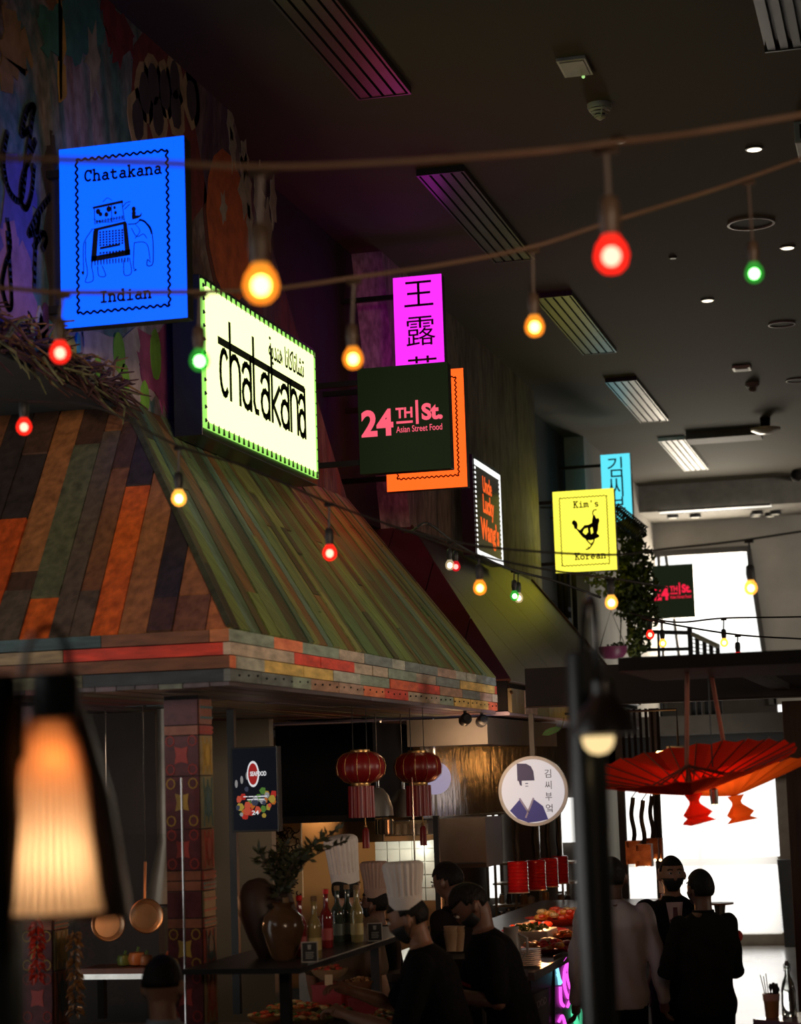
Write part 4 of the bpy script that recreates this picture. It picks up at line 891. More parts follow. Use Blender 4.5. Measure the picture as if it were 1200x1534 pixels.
def paper(name, c, tr):
    m, t, b = nt(name); d_ = t.nodes.new('ShaderNodeBsdfDiffuse'); l_ = t.nodes.new('ShaderNodeBsdfTranslucent'); x_ = t.nodes.new('ShaderNodeMixShader'); x_.inputs[0].default_value = tr
    d_.inputs[0].default_value = c+(1,); l_.inputs[0].default_value = c+(1,); t.links.new(d_.outputs[0], x_.inputs[1]); t.links.new(l_.outputs[0], x_.inputs[2]); t.links.new(x_.outputs[0], t.nodes['Material Output'].inputs[0]); return m
PD = 9.6; kp = PD/F_PX
c_ = at(1037, 1190, d=PD); tpt = at(1032, 1058, d=PD)
parasol('scarlet paper parasol hung upside down below the dark beam', c_, 165*kp, 50*kp, (.75, -.42, 0), .20, paper('scarlet paper', (.85, .085, .03), .5), (tpt.x, tpt.y, 2.75))
c2 = at(1100, 1192, d=PD+.6); t2 = at(1068, 1056, d=PD+.6)
parasol('orange paper parasol partly hidden behind the scarlet one, cut by the right edge', c2, 150*kp, 38*kp, (.1, 1, 0), -.17, paper('orange paper', (.85, .16, .02), .5), (t2.x, t2.y, 2.75))
# beam drop that carries both, and the clear bulb between
cb = at(1071, 1215, d=PD+.2)
t_ = thing('pendant_bulb', 'round clear filament bulb hanging between the two parasols', 'light bulb', cb)
m = MB(); m.ball(cb, .038, 18, 12); obj('globe', m, glassy('clear bulb glass', (.98, .97, .95), .10), t_, True)
m = MB(); m.lathe([(.018, 0), (.02, .03), (.02, .07), (.008, .08)], cb+V((0, 0, .032)), 12); obj('socket', m, pm('chrome socket', (.2, .17, .15), .3, 1), t_, True)
m = MB(); m.tube([cb+V((0, 0, .1)), V((cb.x, cb.y, 2.75))], .003, 5); obj('cord', m, BLACK, t_)
m = MB(); m.tube([cb+V((math.cos(a)*.012, 0, .03-.04*(a % 2)*.5)) for a in range(7)], .0025, 5); obj('filament', m, em('hot filament', (1, .6, .15), 12), t_)
hb = thing('hanging_rail', 'dark ceiling rail above the parasols', 'rail', (-.9, 9.6, 2.75)); m = MB(); m.box((-1.35, 9.2, 2.74), (-.4, 10.4, 2.80)); obj('rail', m, DARK, hb); m = MB(); m.box((-.95, 10.4, 2.76), (-.85, 13.0, 2.80)); obj('rail_arm', m, DARK, hb)

# twig garland along the bulkhead edge above the near slope
t_ = thing('twig_garland', 'tangle of dark red and straw twigs along the mural bottom at the left edge', 'twigs', (WX, 9.6, RZ)); rr = random.Random(77)
for nm, mat, n, zr in (('dark_twigs', pm('dark red twig', (.05, .016, .012), .7, 0, .5, 20), 150, (-.05, .13)), ('straw_twigs', pm('straw twig', (.20, .10, .03), .7, 0, .5, 20), 50, (.05, .16)), ('green_twigs', pm('olive twig', (.12, .12, .05), .7, 0, .5, 20), 40, (-.06, .05))):
    m = MB()
    for i in range(n):
        y = 8.9+1.75*rr.random()**.9; k = max(.15, 1-(y-8.9)/1.9); z = RZ+zr[0]+(zr[1]-zr[0])*rr.random()*k; x = WX+rr.uniform(0, .16)
        L_ = rr.uniform(.10, .32); dz_ = rr.uniform(-.12, .12)*(1 if nm == 'dark_twigs' else 1.2); m.tube([(x, y, z), (x+rr.uniform(-.03, .05), y+L_*.5, z+dz_*.6+.02), (x+rr.uniform(-.02, .08), y+L_, z+dz_)], [.008, .007, .004], 5)
    obj(nm, m, mat, t_, kind='stuff')
# ================================================================ KITCHEN STALLS UNDER THE HOODS
def plamp(name, loc, e_, col, r_=.01):
    r_ = .008
    L = bpy.data.lights.new(name, 'POINT'); L.energy = e_; L.color = col; L.shadow_soft_size = r_
    o = bpy.data.objects.new(name, L); COL.objects.link(o); o.location = loc; return o
def spot(name, loc, aim, e_, col, ang=1.0, r_=.05):
    L = bpy.data.lights.new(name, 'SPOT'); L.energy = e_; L.color = col; L.spot_size = ang; L.spot_blend = .6; L.shadow_soft_size = r_
    o = bpy.data.objects.new(name, L); COL.objects.link(o); o.location = loc; o.rotation_euler = (V(aim)-V(loc)).to_track_quat('-Z', 'Y').to_euler(); return o
def prect(mb, x0, y0, x1, y1, Y, th=.05):
    a = at((x0+x1)/2, y0, Y=Y); b_ = at((x0+x1)/2, y1, Y=Y); l = at(x0, (y0+y1)/2, Y=Y); r_ = at(x1, (y0+y1)/2, Y=Y)
    mb.box((l.x, Y, b_.z), (r_.x, Y+th, a.z)); return (l.x, r_.x, b_.z, a.z)
# back partition of the kitchen, carved screen, warm wall, tiled wall
b = MB(); b.box((-6.4, 14.2, 0), (-4.62, 14.3, 2.75)); struct('wall_partition', b, pm('grey brown plaster', (.17, .14, .105), .85, 0, .12, 1.5))
b = MB(); prect(b, 405, 1100, 660, 1480, 17.6, .1); struct('wall_warm', b, pm('tan plaster', (.42, .28, .15), .8, 0, .1, 1))
b = MB(); l, r_, z0, z1 = prect(b, 563, 1252, 656, 1350, 16.6, .05); struct('wall_tiled', b, pm('pale grout', (.36, .35, .30), .6))
wt = [o for o in COL.objects if o.name == 'wall_tiled'][0]; rr = random.Random(3)
for i in range(5):
    for j in range(5):
        m = MB(); w_ = (r_-l)/5; h_ = (z1-z0)/5; m.box((l+i*w_+.004, 16.585, z0+j*h_+.004), (l+(i+1)*w_-.004, 16.6, z0+(j+1)*h_-.004)); obj('tile', m, pm('pale tile %d' % rr.randint(0, 2), (.46+.04*rr.random(), .47, .42), .3), wt)
scr = thing('carved_screen', 'pale carved wooden screen lit warm beside the television', 'screen', at(440, 1400, Y=15.4))
b = MB(); l, r_, z0, z1 = prect(b, 412, 1228, 452, 1345, 15.4, .03); obj('board', b, pm('pale carved board', (.50, .36, .19), .7), scr)
m = MB(); rr = random.Random(12)
for i in range(70):
    u, v = rr.uniform(l+.02, r_-.02), rr.uniform(z0+.03, z1-.03); a0 = rr.uniform(0, 360)
    F = Fr((u, 15.4, v), (1, 0, 0), (0, 0, 1)); stroke(m, F, arc(0, 0, rr.uniform(.012, .03), rr.uniform(.015, .035), a0, a0+rr.uniform(150, 300), 7), .008, .008)
obj('carving', m, pm('dark carving', (.06, .035, .015), .8), scr, kind='stuff')
# ornate tiled columns: each tile a piece
TC = [pm('tile %s' % n_, c, .3, 0, .2, 20) for n_, c in (('terracotta', (.28, .10, .06)), ('olive', (.20, .18, .10)), ('ochre', (.30, .21, .09)), ('brick', (.32, .07, .05)))]
MOT = [pm('motif %s' % n_, c, .35, 0, .1, 20) for n_, c in (('teal', (.04, .12, .14)), ('red', (.36, .05, .04)), ('gold', (.42, .26, .05)), ('navy', (.02, .02, .06)))]
def tiled_column(name, label, xr, xl, Y, depth, ztop, motif_k):
    R_, L_ = at(xr, 1300, Y=Y).x, at(xl, 1300, Y=Y).x
    t_ = thing(name, label, 'column', ((R_+L_)/2, Y, 0), 'ornate tiled columns')
    m = MB(); m.box((L_, Y, 0), (R_, Y+depth, ztop)); obj('core', m, pm('dark grout', (.03, .02, .02), .8), t_)
    z = ztop-.02; i = 0; hts = [.13, .05, .20, .26, .20, .05, .05]
    while z > .95:
        h_ = hts[i % 7]; z0 = z-h_+.006
        # narrow face looking into the hall
        m = MB(); m.box((R_, Y+.004, z0), (R_+.010, Y+depth-.004, z)); obj('tile', m, TC[(i*3+motif_k) % 4] if h_ > .06 else TC[3], t_)
        F = Fr((R_+.010, Y, z0), (0, 1, 0), (0, 0, 1)); m = MB(); c_ = depth/2
        if h_ > .15:
            poly(m, F, [(c_, h_*.08), (c_+.035, h_*.5), (c_, h_*.92), (c_-.035, h_*.5)], .003)
            for s_ in (-1, 1): stroke(m, F, [(c_+s_*.06, .01), (c_+s_*.045, h_*.5), (c_+s_*.06, h_-.015)], .008, .003)
            stroke(m, F, arc(c_, h_*.5, .05, h_*.3, 0, 360, 12), .006, .003)
            obj('motif', m, MOT[(i+motif_k) % 3], t_, kind='stuff')
        else:
            for k in range(2): stroke(m, F, [(.0, h_*(.25+.4*k)), (depth, h_*(.25+.4*k))], .012, .003)
            obj('stripe', m, MOT[1 if i % 2 else 0], t_, kind='stuff')
        # broad face toward the camera
        W_ = R_-L_; nn = max(1, round(W_/.17))
        for k in range(nn):
            x0 = L_+k*W_/nn; m = MB(); m.box((x0+.003, Y-.010, z0), (x0+W_/nn-.003, Y, z)); obj('tile', m, pm('tile plum', (.10, .025, .03), .3, 0, .3, 20) if h_ > .06 else TC[0], t_)
            F = Fr((x0, Y-.010, z0), (1, 0, 0), (0, 0, 1)); m = MB(); w2 = W_/nn
            if h_ > .15:
                poly(m, F, [(w2/2+.05*math.cos(a*PI/4)*(1 if a % 2 else .55), h_/2+.06*math.sin(a*PI/4)*(1 if a % 2 else .55)) for a in range(8)], .003)
                for (a, c2) in ((.18, .15), (.82, .15), (.18, .85), (.82, .85)): stroke(m, F, arc(w2*a, h_*c2, .022, .025, 0, 360, 8), .006, .003)
                obj('motif', m, MOT[2 if (i+k) % 2 else 1], t_, kind='stuff')
        z -= h_; i += 1
    return t_
tiled_column('tiled_column', 'ornate tiled column left of the television, patterned in red, teal and ochre', 302, 250, 9.7, .17, 2.74, 0)
tiled_column('tiled_column', 'ornate dark red tiled column behind the glowing lamp shade', 78, 33, 9.7, .17, 2.74, 2)
# back wall of the near stall
b = MB(); b.box((-6.4, 11.9, 0), (-4.6, 12.0, 2.75)); struct('wall_stall', b, pm('dark brown stall wall', (.03, .02, .016), .7))
gp = thing('glass_screen', 'clear glass screen with a chrome edge post in front of the near stall', 'glass screen', at(278, 1534, Y=9.6))
m = MB(); a = at(279, 1534, Y=9.6); c_ = at(272, 1165, Y=9.6); m.tube([(a.x, 9.6, .9), (a.x, 9.6, c_.z)], .006, 8); obj('chrome_post', m, CHROME, gp, True)
m = MB(); l_ = at(90, 1400, Y=9.6).x; m.box((l_, 9.597, .95), (a.x, 9.603, at(200, 1250, Y=9.6).z)); obj('glass', m, glassy('counter glass', (.97, .98, .97), .05), gp)
m = MB(); m.box((l_, 9.58, .88), (a.x+.02, 9.62, .95)); obj('rail', m, STEEL, gp)
ct = thing('stall_counter', 'dark counter of the near stall behind the glass', 'counter', (-4.5, 10.2, 0))
m = MB(); m.box((-5.4, 9.9, 0), (-3.62, 11.2, .92)); obj('body', m, DARK, ct); m = MB(); m.box((-5.45, 9.85, .92), (-3.6, 11.25, .97)); obj('worktop', m, pm('dark worktop', (.06, .04, .03), .3), ct)
sf = thing('back_shelf', 'narrow shelf of ingredients behind the near stall glass', 'shelf', at(210, 1445, Y=11.4))
m = MB(); l, r_ = at(130, 1445, Y=11.3).x, at(295, 1445, Y=11.3).x; zs = at(210, 1448, Y=11.3).z; m.box((l, 11.2, zs-.03), (r_, 11.5, zs)); obj('board', m, pm('red brown shelf', (.16, .05, .03), .5), sf)
m = MB(); m.box((l, 11.19, zs-.06), (r_, 11.2, zs-.03)); obj('lip', m, STEEL, sf)
m = MB(); m.box((l, 11.45, .97), (l+.04, 11.5, zs-.03)); m.box((r_-.04, 11.45, .97), (r_, 11.5, zs-.03)); obj('bracket', m, DARK, sf)
def produce(x, y, r_, col, lab):
    p = at(x, y, Y=11.32); p.z = zs+r_*.8; t_ = thing('pepper', lab, 'vegetable', p)
    m = MB(); m.lathe([(.01, -r_*.8), (r_*.8, -r_*.6), (r_, 0), (r_*.75, r_*.6), (r_*.2, r_*.7), (.005, r_*.5)], p, 14, (0, 0, 1), .08, 4); obj('fruit', m, pm('produce '+lab[:6], col, .35), t_, True)
    m = MB(); m.tube([p+V((0, 0, r_*.5)), p+V((.01, 0, r_*1.2))], .008, 6); obj('stem', m, pm('green stem', (.08, .14, .03), .6), t_, True)
produce(205, 1425, .055, (.45, .14, .04), 'orange pepper left of the man\'s head at lower left'); produce(218, 1420, .045, (.30, .12, .05), 'brownish pepper just above the man\'s head at lower left'); produce(262, 1425, .06, (.5, .08, .02), 'red pepper beside the chrome post')
produce(186, 1427, .045, (.14, .18, .04), 'green pepper at the left end of the shelf group')
m_cop = pm('aged copper', (.45, .20, .10), .4, 1)
for i, (x, y, lab) in enumerate([(160, 1385, 'hanging copper pan, left of the two beside the lamp shade'), (217, 1373, 'hanging copper pan, right of the two')]):
    p = at(x, y, Y=11.0); t_ = thing('copper_pan', lab, 'pan', p, 'copper pans hanging in the near stall'); ax = (.55, -.8, .1)
    m = MB(); m.lathe([(.075, 0), (.088, .035), (.094, .04), (.085, .036), (.07, .008), (.002, .006)], p, 26, ax); obj('pan_body', m, pm('pan steel', (.36, .24, .15), .35, .8), t_, True)
    m = MB(); m.lathe([(.094, .038), (.097, .042), (.092, .046)], p, 26, ax, cap=False); obj('rim', m, m_cop, t_, True)
    m = MB(); m.tube([p+V((0, 0, .085)), p+V((0, .02, .30))], .009, 8); obj('handle', m, m_cop, t_, True)
    m = MB(); m.tube([p+V((0, .02, .30)), V((p.x, p.y+.02, 2.75))], .004, 6); obj('hook', m, STEEL, t_)
# strings of dried chillies and garlic
for (x, y0, y1, Y, cols, lab, nm) in [(55, 1365, 1470, 9.3, [(.55, .03, .01), (.4, .02, .01)], 'string of bright red dried chillies below the lamp shade', 'chilli_string'),
                                   (112, 1395, 1520, 9.35, [(.28, .12, .03), (.18, .06, .02)], 'string of brown dried chillies right of the red one', 'chilli_string')]:
    a, c_ = at(x, y0, Y=Y), at(x, y1, Y=Y); t_ = thing(nm, lab, 'dried chillies', c_); rr = random.Random(x)
    m = MB(); m.tube([V((a.x, a.y, 2.78)), c_], .003, 5); obj('cord', m, BLACK, t_)
    m = MB()
    for i in range(120):
        z = rr.uniform(c_.z, a.z); an = rr.uniform(0, 2*PI); L_ = rr.uniform(.03, .055); q = V((a.x+.012*math.cos(an), a.y+.012*math.sin(an), z)); e2 = q+V((math.cos(an)*L_*.7, math.sin(an)*L_*.7, -L_*.5)); m.tube([q, q*.4+e2*.6+V((0, 0, .006)), e2], [.004, .007, .001], 5)
    obj('chillies', m, pm('chilli skin %d' % x, cols[0], .3, 0, .5, 40), t_, True, kind='stuff')
# extractor duct and glass bottles left of the column
t_ = thing('extractor_duct', 'grey tapering duct above the copper pans', 'duct', at(240, 1360, Y=11.4))
m = MB(); a = at(235, 1250, Y=11.4); c_ = at(225, 1360, Y=11.4); m.lathe([(.16, c_.z), (.07, a.z-.05), (.06, 2.75)], (a.x+.02, 11.55, 0), 20); obj('duct', m, pm('dull duct steel', (.25, .22, .18), .4, .7), t_, True)
m = MB(); m.lathe([(.165, c_.z), (.168, c_.z+.012), (.16, c_.z+.02)], (a.x+.02, 11.55, 0), 20, cap=False); obj('rim', m, STEEL, t_, True)
# television on its pole
tv = thing('television', 'portrait menu television showing a seafood poster on a black pole', 'television', at(380, 1245, Y=12.2))
Y = 12.2; A0 = at(346, 1119, Y=Y); A1 = at(415, 1120, Y=Y-.06); zt = at(380, 1119, Y=Y).z; zb = at(380, 1246, Y=Y).z
dx = (V((A1.x, A1.y, 0))-V((A0.x, A0.y, 0))); Wt = dx.length; Ht = zt-zb
F = Fr((A0.x, A0.y, zb), dx, (0, 0, 1))
m = MB(); m.prism([F.p(0, 0, -.05), F.p(Wt, 0, -.05), F.p(Wt, Ht, -.05), F.p(0, Ht, -.05)], F.n*.045); obj('housing', m, BLACK, tv, bevel=.003)
m = MB(); m.prism([F.p(.008, .012, -.005), F.p(Wt-.008, .012, -.005), F.p(Wt-.008, Ht-.01, -.005), F.p(.008, Ht-.01, -.005)], F.n*.004); obj('screen', m, em('screen night blue', (.002, .003, .006), 1.0, (.003, .003, .004)), tv)
m = MB(); m.box((A0.x-.045, Y+.06, .9), (A0.x-.0, Y+.105, 2.76)); m.box((A0.x-.03, Y+.04, (zt+zb)/2-.03), (A0.x+Wt/2, Y+.08, (zt+zb)/2+.03)); obj('pole', m, BLACK, tv)
m = MB(); stroke(m, F, [(Wt-.004, 0), (Wt-.004, Ht)], .004, .003); obj('edge_trim', m, CHROME, tv)
rr = random.Random(21)
cols = [(.55, .03, .02), (.6, .16, .02), (.5, .35, .05), (.10, .25, .04), (.4, .4, .42), (.05, .06, .1), (.7, .1, .05)]
for i, c_ in enumerate(cols):
    m = MB()
    for k in range(5):
        u = rr.uniform(.12, .9)*Wt; v = rr.uniform(.18, .52)*Ht; s_ = rr.uniform(.012, .028)
        poly(m, F, [(u+s_*math.cos(a*PI/3+k)*rr.uniform(.7, 1.2), v+s_*math.sin(a*PI/3+k)) for a in range(6)], .0006+.0002*i)
    obj('poster_food', m, em('screen food %d' % i, c_, .55), tv, kind='stuff')
m = MB()
for i in range(4): poly(m, F, blob(Wt*(.10+.12*i), Ht*(.57+.045*i), .010, .025), .001)
obj('poster_shells', m, em('screen shell', (.35, .34, .33), .6), tv, kind='stuff')
m = MB(); poly(m, F, blob(Wt*.47, Ht*.68, .042, .080, 20), .002); obj('poster_ring', m, em('screen white', (.72, .72, .74), .9), tv)
m = MB(); poly(m, F, blob(Wt*.47, Ht*.68, .033, .066, 20), .003); obj('poster_disc', m, em('screen maroon', (.30, .01, .01), .9), tv)
m = MB(); fit(m, Fr(F.p(0, 0, .003), F.x, F.y), 'SEAFOOD', Wt*.41, Wt*.76, Ht*.655, Ht*.71, .03, .001)
[stroke(m, Fr(F.p(0, 0, .003), F.x, F.y), [(Wt*a, Ht*v), (Wt*(a+l), Ht*v)], .006, .001) for v, row in ((.415, ((.26, .08), (.37, .10), (.50, .05), (.58, .18))), (.380, ((.34, .12), (.49, .07), (.59, .11)))) for a, l in row]; fit(m, Fr(F.p(0, 0, .003), F.x, F.y), '24', Wt*.43, Wt*.58, Ht*.20, Ht*.25, .02, .001); obj('poster_lettering', m, em('screen white', (.72, .72, .74), .9), tv)
# black extractor box
t_ = thing('extractor_hood', 'big black extractor box behind the red lanterns', 'extractor hood', at(500, 1228, Y=14.9))
m = MB(); l, r_, z0, z1 = prect(m, 414, 1085, 560, 1228, 14.9, 1.2); obj('body', m, pm('black extractor paint', (.005, .005, .006), .8, spec=.05), t_)
m = MB(); m.box((l, 14.88, z0-.02), (r_, 14.9, z0+.03)); obj('lip', m, DARK, t_)
m = MB(); prect(m, 430, 1231, 640, 1262, 16.3, .3); obj('duct', m, pm('brown duct panel', (.22, .13, .06), .6), t_)
# two red lanterns
m_sil = pm('red lantern silk', (.21, .008, .008), .35, 0, .15, 10); m_gold = pm('gold lantern ring', (.55, .32, .12), .35, .8)
def lantern(x, y, Y, label, s=1):
    p = at(x, y, Y=Y); t_ = thing('red_lantern', label, 'lantern', p, 'red silk lanterns under the hood')
    m = MB(); m.lathe([(.055*s, .098*s), (.10*s, .09*s), (.14*s, .06*s), (.155*s, .01*s), (.15*s, -.04*s), (.11*s, -.08*s), (.07*s, -.095*s)], p, 48, (0, 0, 1), .028, 12); obj('silk_body', m, m_sil, t_, True)
    for z in (.10, -.10):
        m = MB(); m.lathe([(.06*s, -.012), (.063*s, 0), (.06*s, .012)], p+V((0, 0, z*s)), 20); obj('gold_ring', m, m_gold, t_, True)
    for k in range(12):
        a = 2*PI*k/12+.13; m = MB(); m.tube([p+V((math.cos(a)*r_, math.sin(a)*r_, z)) for r_, z in ((.062*s, .1*s), (.108*s, .088*s), (.148*s, .055*s), (.160*s, .01*s), (.152*s, -.045*s), (.108*s, -.085*s), (.066*s, -.098*s))], .0018, 4); obj('rib', m, m_gold, t_)
    m = MB(); m.lathe([(.08*s, -.31*s), (.078*s, -.115*s), (.05*s, -.11*s)], p, 60, (0, 0, 1), .05, 20); obj('fringe', m, m_sil, t_, True)
    m = MB(); m.tube([p+V((.02, 0, -.3*s)), p+V((.022, 0, -.38*s))], .005, 6); m.ball(p+V((.022, 0, -.365*s)), .011, 8, 6); obj('bead', m, m_gold, t_, True)
    m = MB(); m.lathe([(.022, -.50*s), (.019, -.39*s), (.01, -.375*s)], p+V((.022, 0, 0)), 14, (0, 0, 1), .08, 7); obj('tassel', m, m_sil, t_, True)
    for dx_ in (-.045, .045):
        m = MB(); m.tube([p+V((dx_, 0, .1*s)), V((p.x+dx_, p.y, 2.77))], .003, 5); obj('cord', m, CHROME, t_)
lantern(540, 1150, 12.6, 'left red silk lantern with fringe and tassel'); lantern(626, 1150, 13.4, 'right red silk lantern, partly over the lilac panel', 1.02)
m_dome = pm('grey enamel', (.13, .115, .10), .4)
for x, y, Y, lab in ((566, 1203, 14.2, 'grey dome pendant between the two red lanterns, left'), (604, 1205, 14.6, 'grey dome pendant right, beside the right lantern')):
    p = at(x, y, Y=Y); t_ = thing('dome_pendant', lab, 'pendant lamp', p, 'grey dome pendants')
    m = MB(); m.lathe([(.11, -.09), (.105, -.03), (.08, .05), (.04, .10), (.018, .11)], p, 24, cap=False); obj('dome_shade', m, m_dome, t_, True)
    m = MB(); m.lathe([(.018, .10), (.018, .16)], p, 10); obj('collar', m, CHROME, t_, True)
    m = MB(); m.tube([p+V((0, 0, .15)), V((p.x, p.y, 2.77))], .004, 6); obj('cord', m, CHROME, t_)
    m = MB(); m.ball(p+V((0, 0, -.03)), .03, 10, 8); obj('bulb', m, em('dim pendant bulb', (1, .6, .3), .6), t_, True)
# curved steel canopy, reflects an added warm light strip
t_ = thing('steel_canopy', 'shiny curved stainless steel canopy above the cooking line', 'extractor hood', at(720, 1225, Y=16))
m = MB(); n = 10; x0, x1 = at(632, 1200, Y=15.6).x, at(838, 1200, Y=18.6).x; zb = at(700, 1222, Y=16.4).z; zt = at(700, 1118, Y=16.4).z; zt = min(zt, 2.70)
for i in range(n):
    u0, u1 = i/n, (i+1)/n; f_ = lambda u: (x0+(x1-x0)*u, 15.6+3.0*u**1.2+.10*math.sin(u*9))
    a, c_ = f_(u0), f_(u1); m.add([(a[0], a[1], zb), (c_[0], c_[1], zb), (c_[0], c_[1], zt), (a[0], a[1], zt), (a[0]-.3, a[1]+.6, zb), (c_[0]-.3, c_[1]+.6, zb)], [(0, 1, 2, 3), (1, 0, 4, 5)])
obj('skirt', m, pm('rippled steel', (.62, .58, .54), .22, 1, .08, 5, .5, stretch=(3, 3, 1)), t_, True)
m = MB(); m.tube([(f_(i/n)[0], f_(i/n)[1], zb) for i in range(n+1)], .012, 6); obj('rim', m, STEEL, t_, True)
m = MB(); m.box((x0-.1, 15.6, zt), (x1+.0, 18.6, 2.74)); obj('top_box', m, pm('dark top box', (.045, .04, .035), .6), t_)
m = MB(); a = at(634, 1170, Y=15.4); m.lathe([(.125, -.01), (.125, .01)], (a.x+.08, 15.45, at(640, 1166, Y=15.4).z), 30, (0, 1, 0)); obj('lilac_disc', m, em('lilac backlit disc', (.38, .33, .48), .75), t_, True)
# rack with cups
t_ = thing('cup_rack', 'steel rack with a wooden shelf of cups beneath the dome pendants', 'rack', at(610, 1260, Y=15.8))
m = MB(); l, r_, z0, z1 = prect(m, 575, 1252, 655, 1259, 15.8, .3); obj('shelf_board', m, pm('pale shelf', (.45, .33, .19), .5), t_)
m = MB(); m.tube([(l, 15.8, z0), (l, 15.8, 2.75)], .01, 6); m.tube([(r_, 15.8, z0), (r_, 15.8, 2.75)], .01, 6); obj('hanger', m, STEEL, t_)
for i, x in enumerate([596, 607, 617, 627, 637]):
    p = at(x, 1252, Y=15.9); p.z = z1; c_ = thing('cup', ['first', 'second', 'third', 'fourth', 'fifth'][i]+' pale cup from the left on the hanging rack', 'cup', p, 'cups on the hanging rack')
    m = MB(); m.lathe([(.022, 0), (.026, .09), (.023, .09), (.019, .006), (.001, .004)], p, 14, cap=False); obj('cup_body', m, pm('pale cup', (.5, .42, .32), .3), c_, True)
    m = MB(); m.lathe([(.023, 0), (.024, .008)], p, 12); obj('foot', m, STEEL, c_, True)
p = at(576, 1240, Y=15.6); t_ = thing('steel_pot', 'polished steel pot hanging below the left dome pendant', 'pot', p)
m = MB(); m.lathe([(.07, -.05), (.075, -.04), (.075, .06), (.078, .065), (.07, .06), (.07, -.03), (.001, -.035)], p, 24); obj('pot_body', m, pm('mirror steel', (.7, .66, .6), .12, 1), t_, True)
m = MB(); m.tube([p+V((.075, 0, .05)), p+V((.2, 0, .05))], .006, 6); m.tube([p+V((0, 0, .06)), V((p.x, p.y, 2.75))], .003, 5); obj('handle', m, STEEL, t_)
# oven block, black post, lit slits
t_ = thing('black_post', 'thin black upright post beside the chef in the middle', 'post', at(652, 1534, Y=13.2))
m = MB(); a = at(652, 1222, Y=13.2); m.box((a.x-.017, 13.2, 0), (a.x+.017, 13.24, a.z)); obj('shaft', m, BLACK, t_); m = MB(); m.box((a.x-.03, 13.18, 0), (a.x+.03, 13.26, .02)); obj('foot', m, BLACK, t_)
t_ = thing('grey_oven', 'grey stainless oven hood above the man in dark clothes', 'oven', at(695, 1300, Y=15.6))
m = MB(); l, r_, z0, z1 = prect(m, 657, 1226, 728, 1300, 15.6, .6); obj('body', m, pm('grey oven steel', (.035, .031, .027), .6), t_)
m = MB(); m.box((l, 15.58, z0), (r_, 15.6, z0+.03)); obj('frame', m, DARK, t_)
for i, (x0, x1, y0, y1, lab) in enumerate([(730, 746, 1108, 1345, 'tall narrow bright white window slit behind the steel canopy'), (836, 862, 1195, 1262, 'short bright white window slit behind the round sign'), (836, 848, 1300, 1335, 'tiny bright window slit by the heat lamps')]):
    m = MB(); l, r_, z0, z1 = prect(m, x0, y0, x1, y1, 21.4, .02); o = thing('window_slit', lab, 'window', ((l+r_)/2, 21.4, z0)); obj('pane', m, em('daylit pane', (1, .98, .92), 1.5), o)
    m = MB(); m.box((l-.03, 21.39, z0-.03), (l, 21.45, z1+.03)); m.box((r_, 21.39, z0-.03), (r_+.03, 21.45, z1+.03)); obj('frame', m, STEEL, o)
b = MB(); b.box((-6, 21.5, 0), (at(868, 1300, Y=21.5).x, 21.6, 2.76)); struct('wall_rear', b, pm('dark rear wall', (.10, .085, .07), .7))
# steel back shelving with jars
t_ = thing('back_shelving', 'steel back shelving behind the red heat lamps', 'shelving', at(800, 1400, Y=20.6))
for y_ in (1292, 1322, 1355, 1385):
    m = MB(); prect(m, 738, y_, 862, y_+3, 20.6, .35); obj('shelf_board', m, pm('warm steel shelf', (.55, .46, .34), .3, .9), t_)
for x_ in (745, 775, 812, 846):
    m = MB(); a = at(x_, 1400, Y=20.55); m.box((a.x-.012, 20.55, 0), (a.x+.012, 20.58, 2.4)); obj('upright', m, STEEL, t_)
rr = random.Random(31); k = 0
for y_ in (1322, 1355, 1385):
    for x_ in range(752, 860, 11):
        if rr.random() < .3: continue
        p = at(x_, y_-1, Y=20.7); k += 1; h_ = rr.uniform(.07, .15); r0 = rr.uniform(.025, .04)
        c_ = thing('jar', 'small jar among the dim back shelving behind the red heat lamps', 'jar', p, 'jars on the back shelving')
        m = MB(); m.lathe([(r0, 0), (r0, h_*.75), (r0*.7, h_*.85)], p, 12); obj('jar_body', m, rr.choice([pm('jar amber', (.3, .16, .06), .2), pm('jar pale', (.5, .46, .4), .2), pm('jar dark', (.05, .04, .035), .2)]), c_, True)
        m = MB(); m.lathe([(r0*.75, h_*.85), (r0*.75, h_)], p, 12); obj('lid', m, STEEL, c_, True)
# round hanging sign
p = at(799, 1185, Y=16.6); t_ = thing('round_sign', 'round white sign with a blue-robed man drawing and vertical Korean lettering', 'sign', p)
Rs = 51*17.2/F_PX; nrm = V((-p.x*.9, -p.y, 0)).normalized(); nrm = V((.12, -1, 0)).normalized()
ux = V((0, 0, 1)).cross(nrm)*1; F = Fr(p+nrm*.03, ux, (0, 0, 1))
m = MB(); m.lathe([(Rs, -.03), (Rs, .0), (Rs*.99, .03)], p, 48, nrm); obj('drum', m, pm('grey drum', (.34, .38, .42), .4), t_, True)
m = MB(); m.lathe([(Rs*.90, .030), (Rs*.90, .032)], p, 48, nrm); obj('lit_face', m, em('pale sign face', (.50, .52, .58), .82, (.3, .3, .3)), t_, True)
m = MB(); m.box((p.x-.02, p.y+.02, p.z), (p.x+.02, p.y+.06, 2.78)); obj('hanger', m, BLACK, t_)
F = Fr(p+nrm*.032, ux, (0, 0, 1)); NAVY = pm('navy print', (.035, .045, .16), .6, 0, .02); BLU = pm('blue print', (.03, .05, .36), .6, 0, .02)
q = lambda x, y: ((x-950)/150*Rs, -(y-345)/150*Rs)
m = MB(); poly(m, F, [q(885, 300), q(958, 300), q(955, 262), q(945, 240), q(925, 228), q(885, 226)][::1]); poly(m, F, [q(890, 300), q(903, 300), q(903, 322), q(895, 318)][::1])
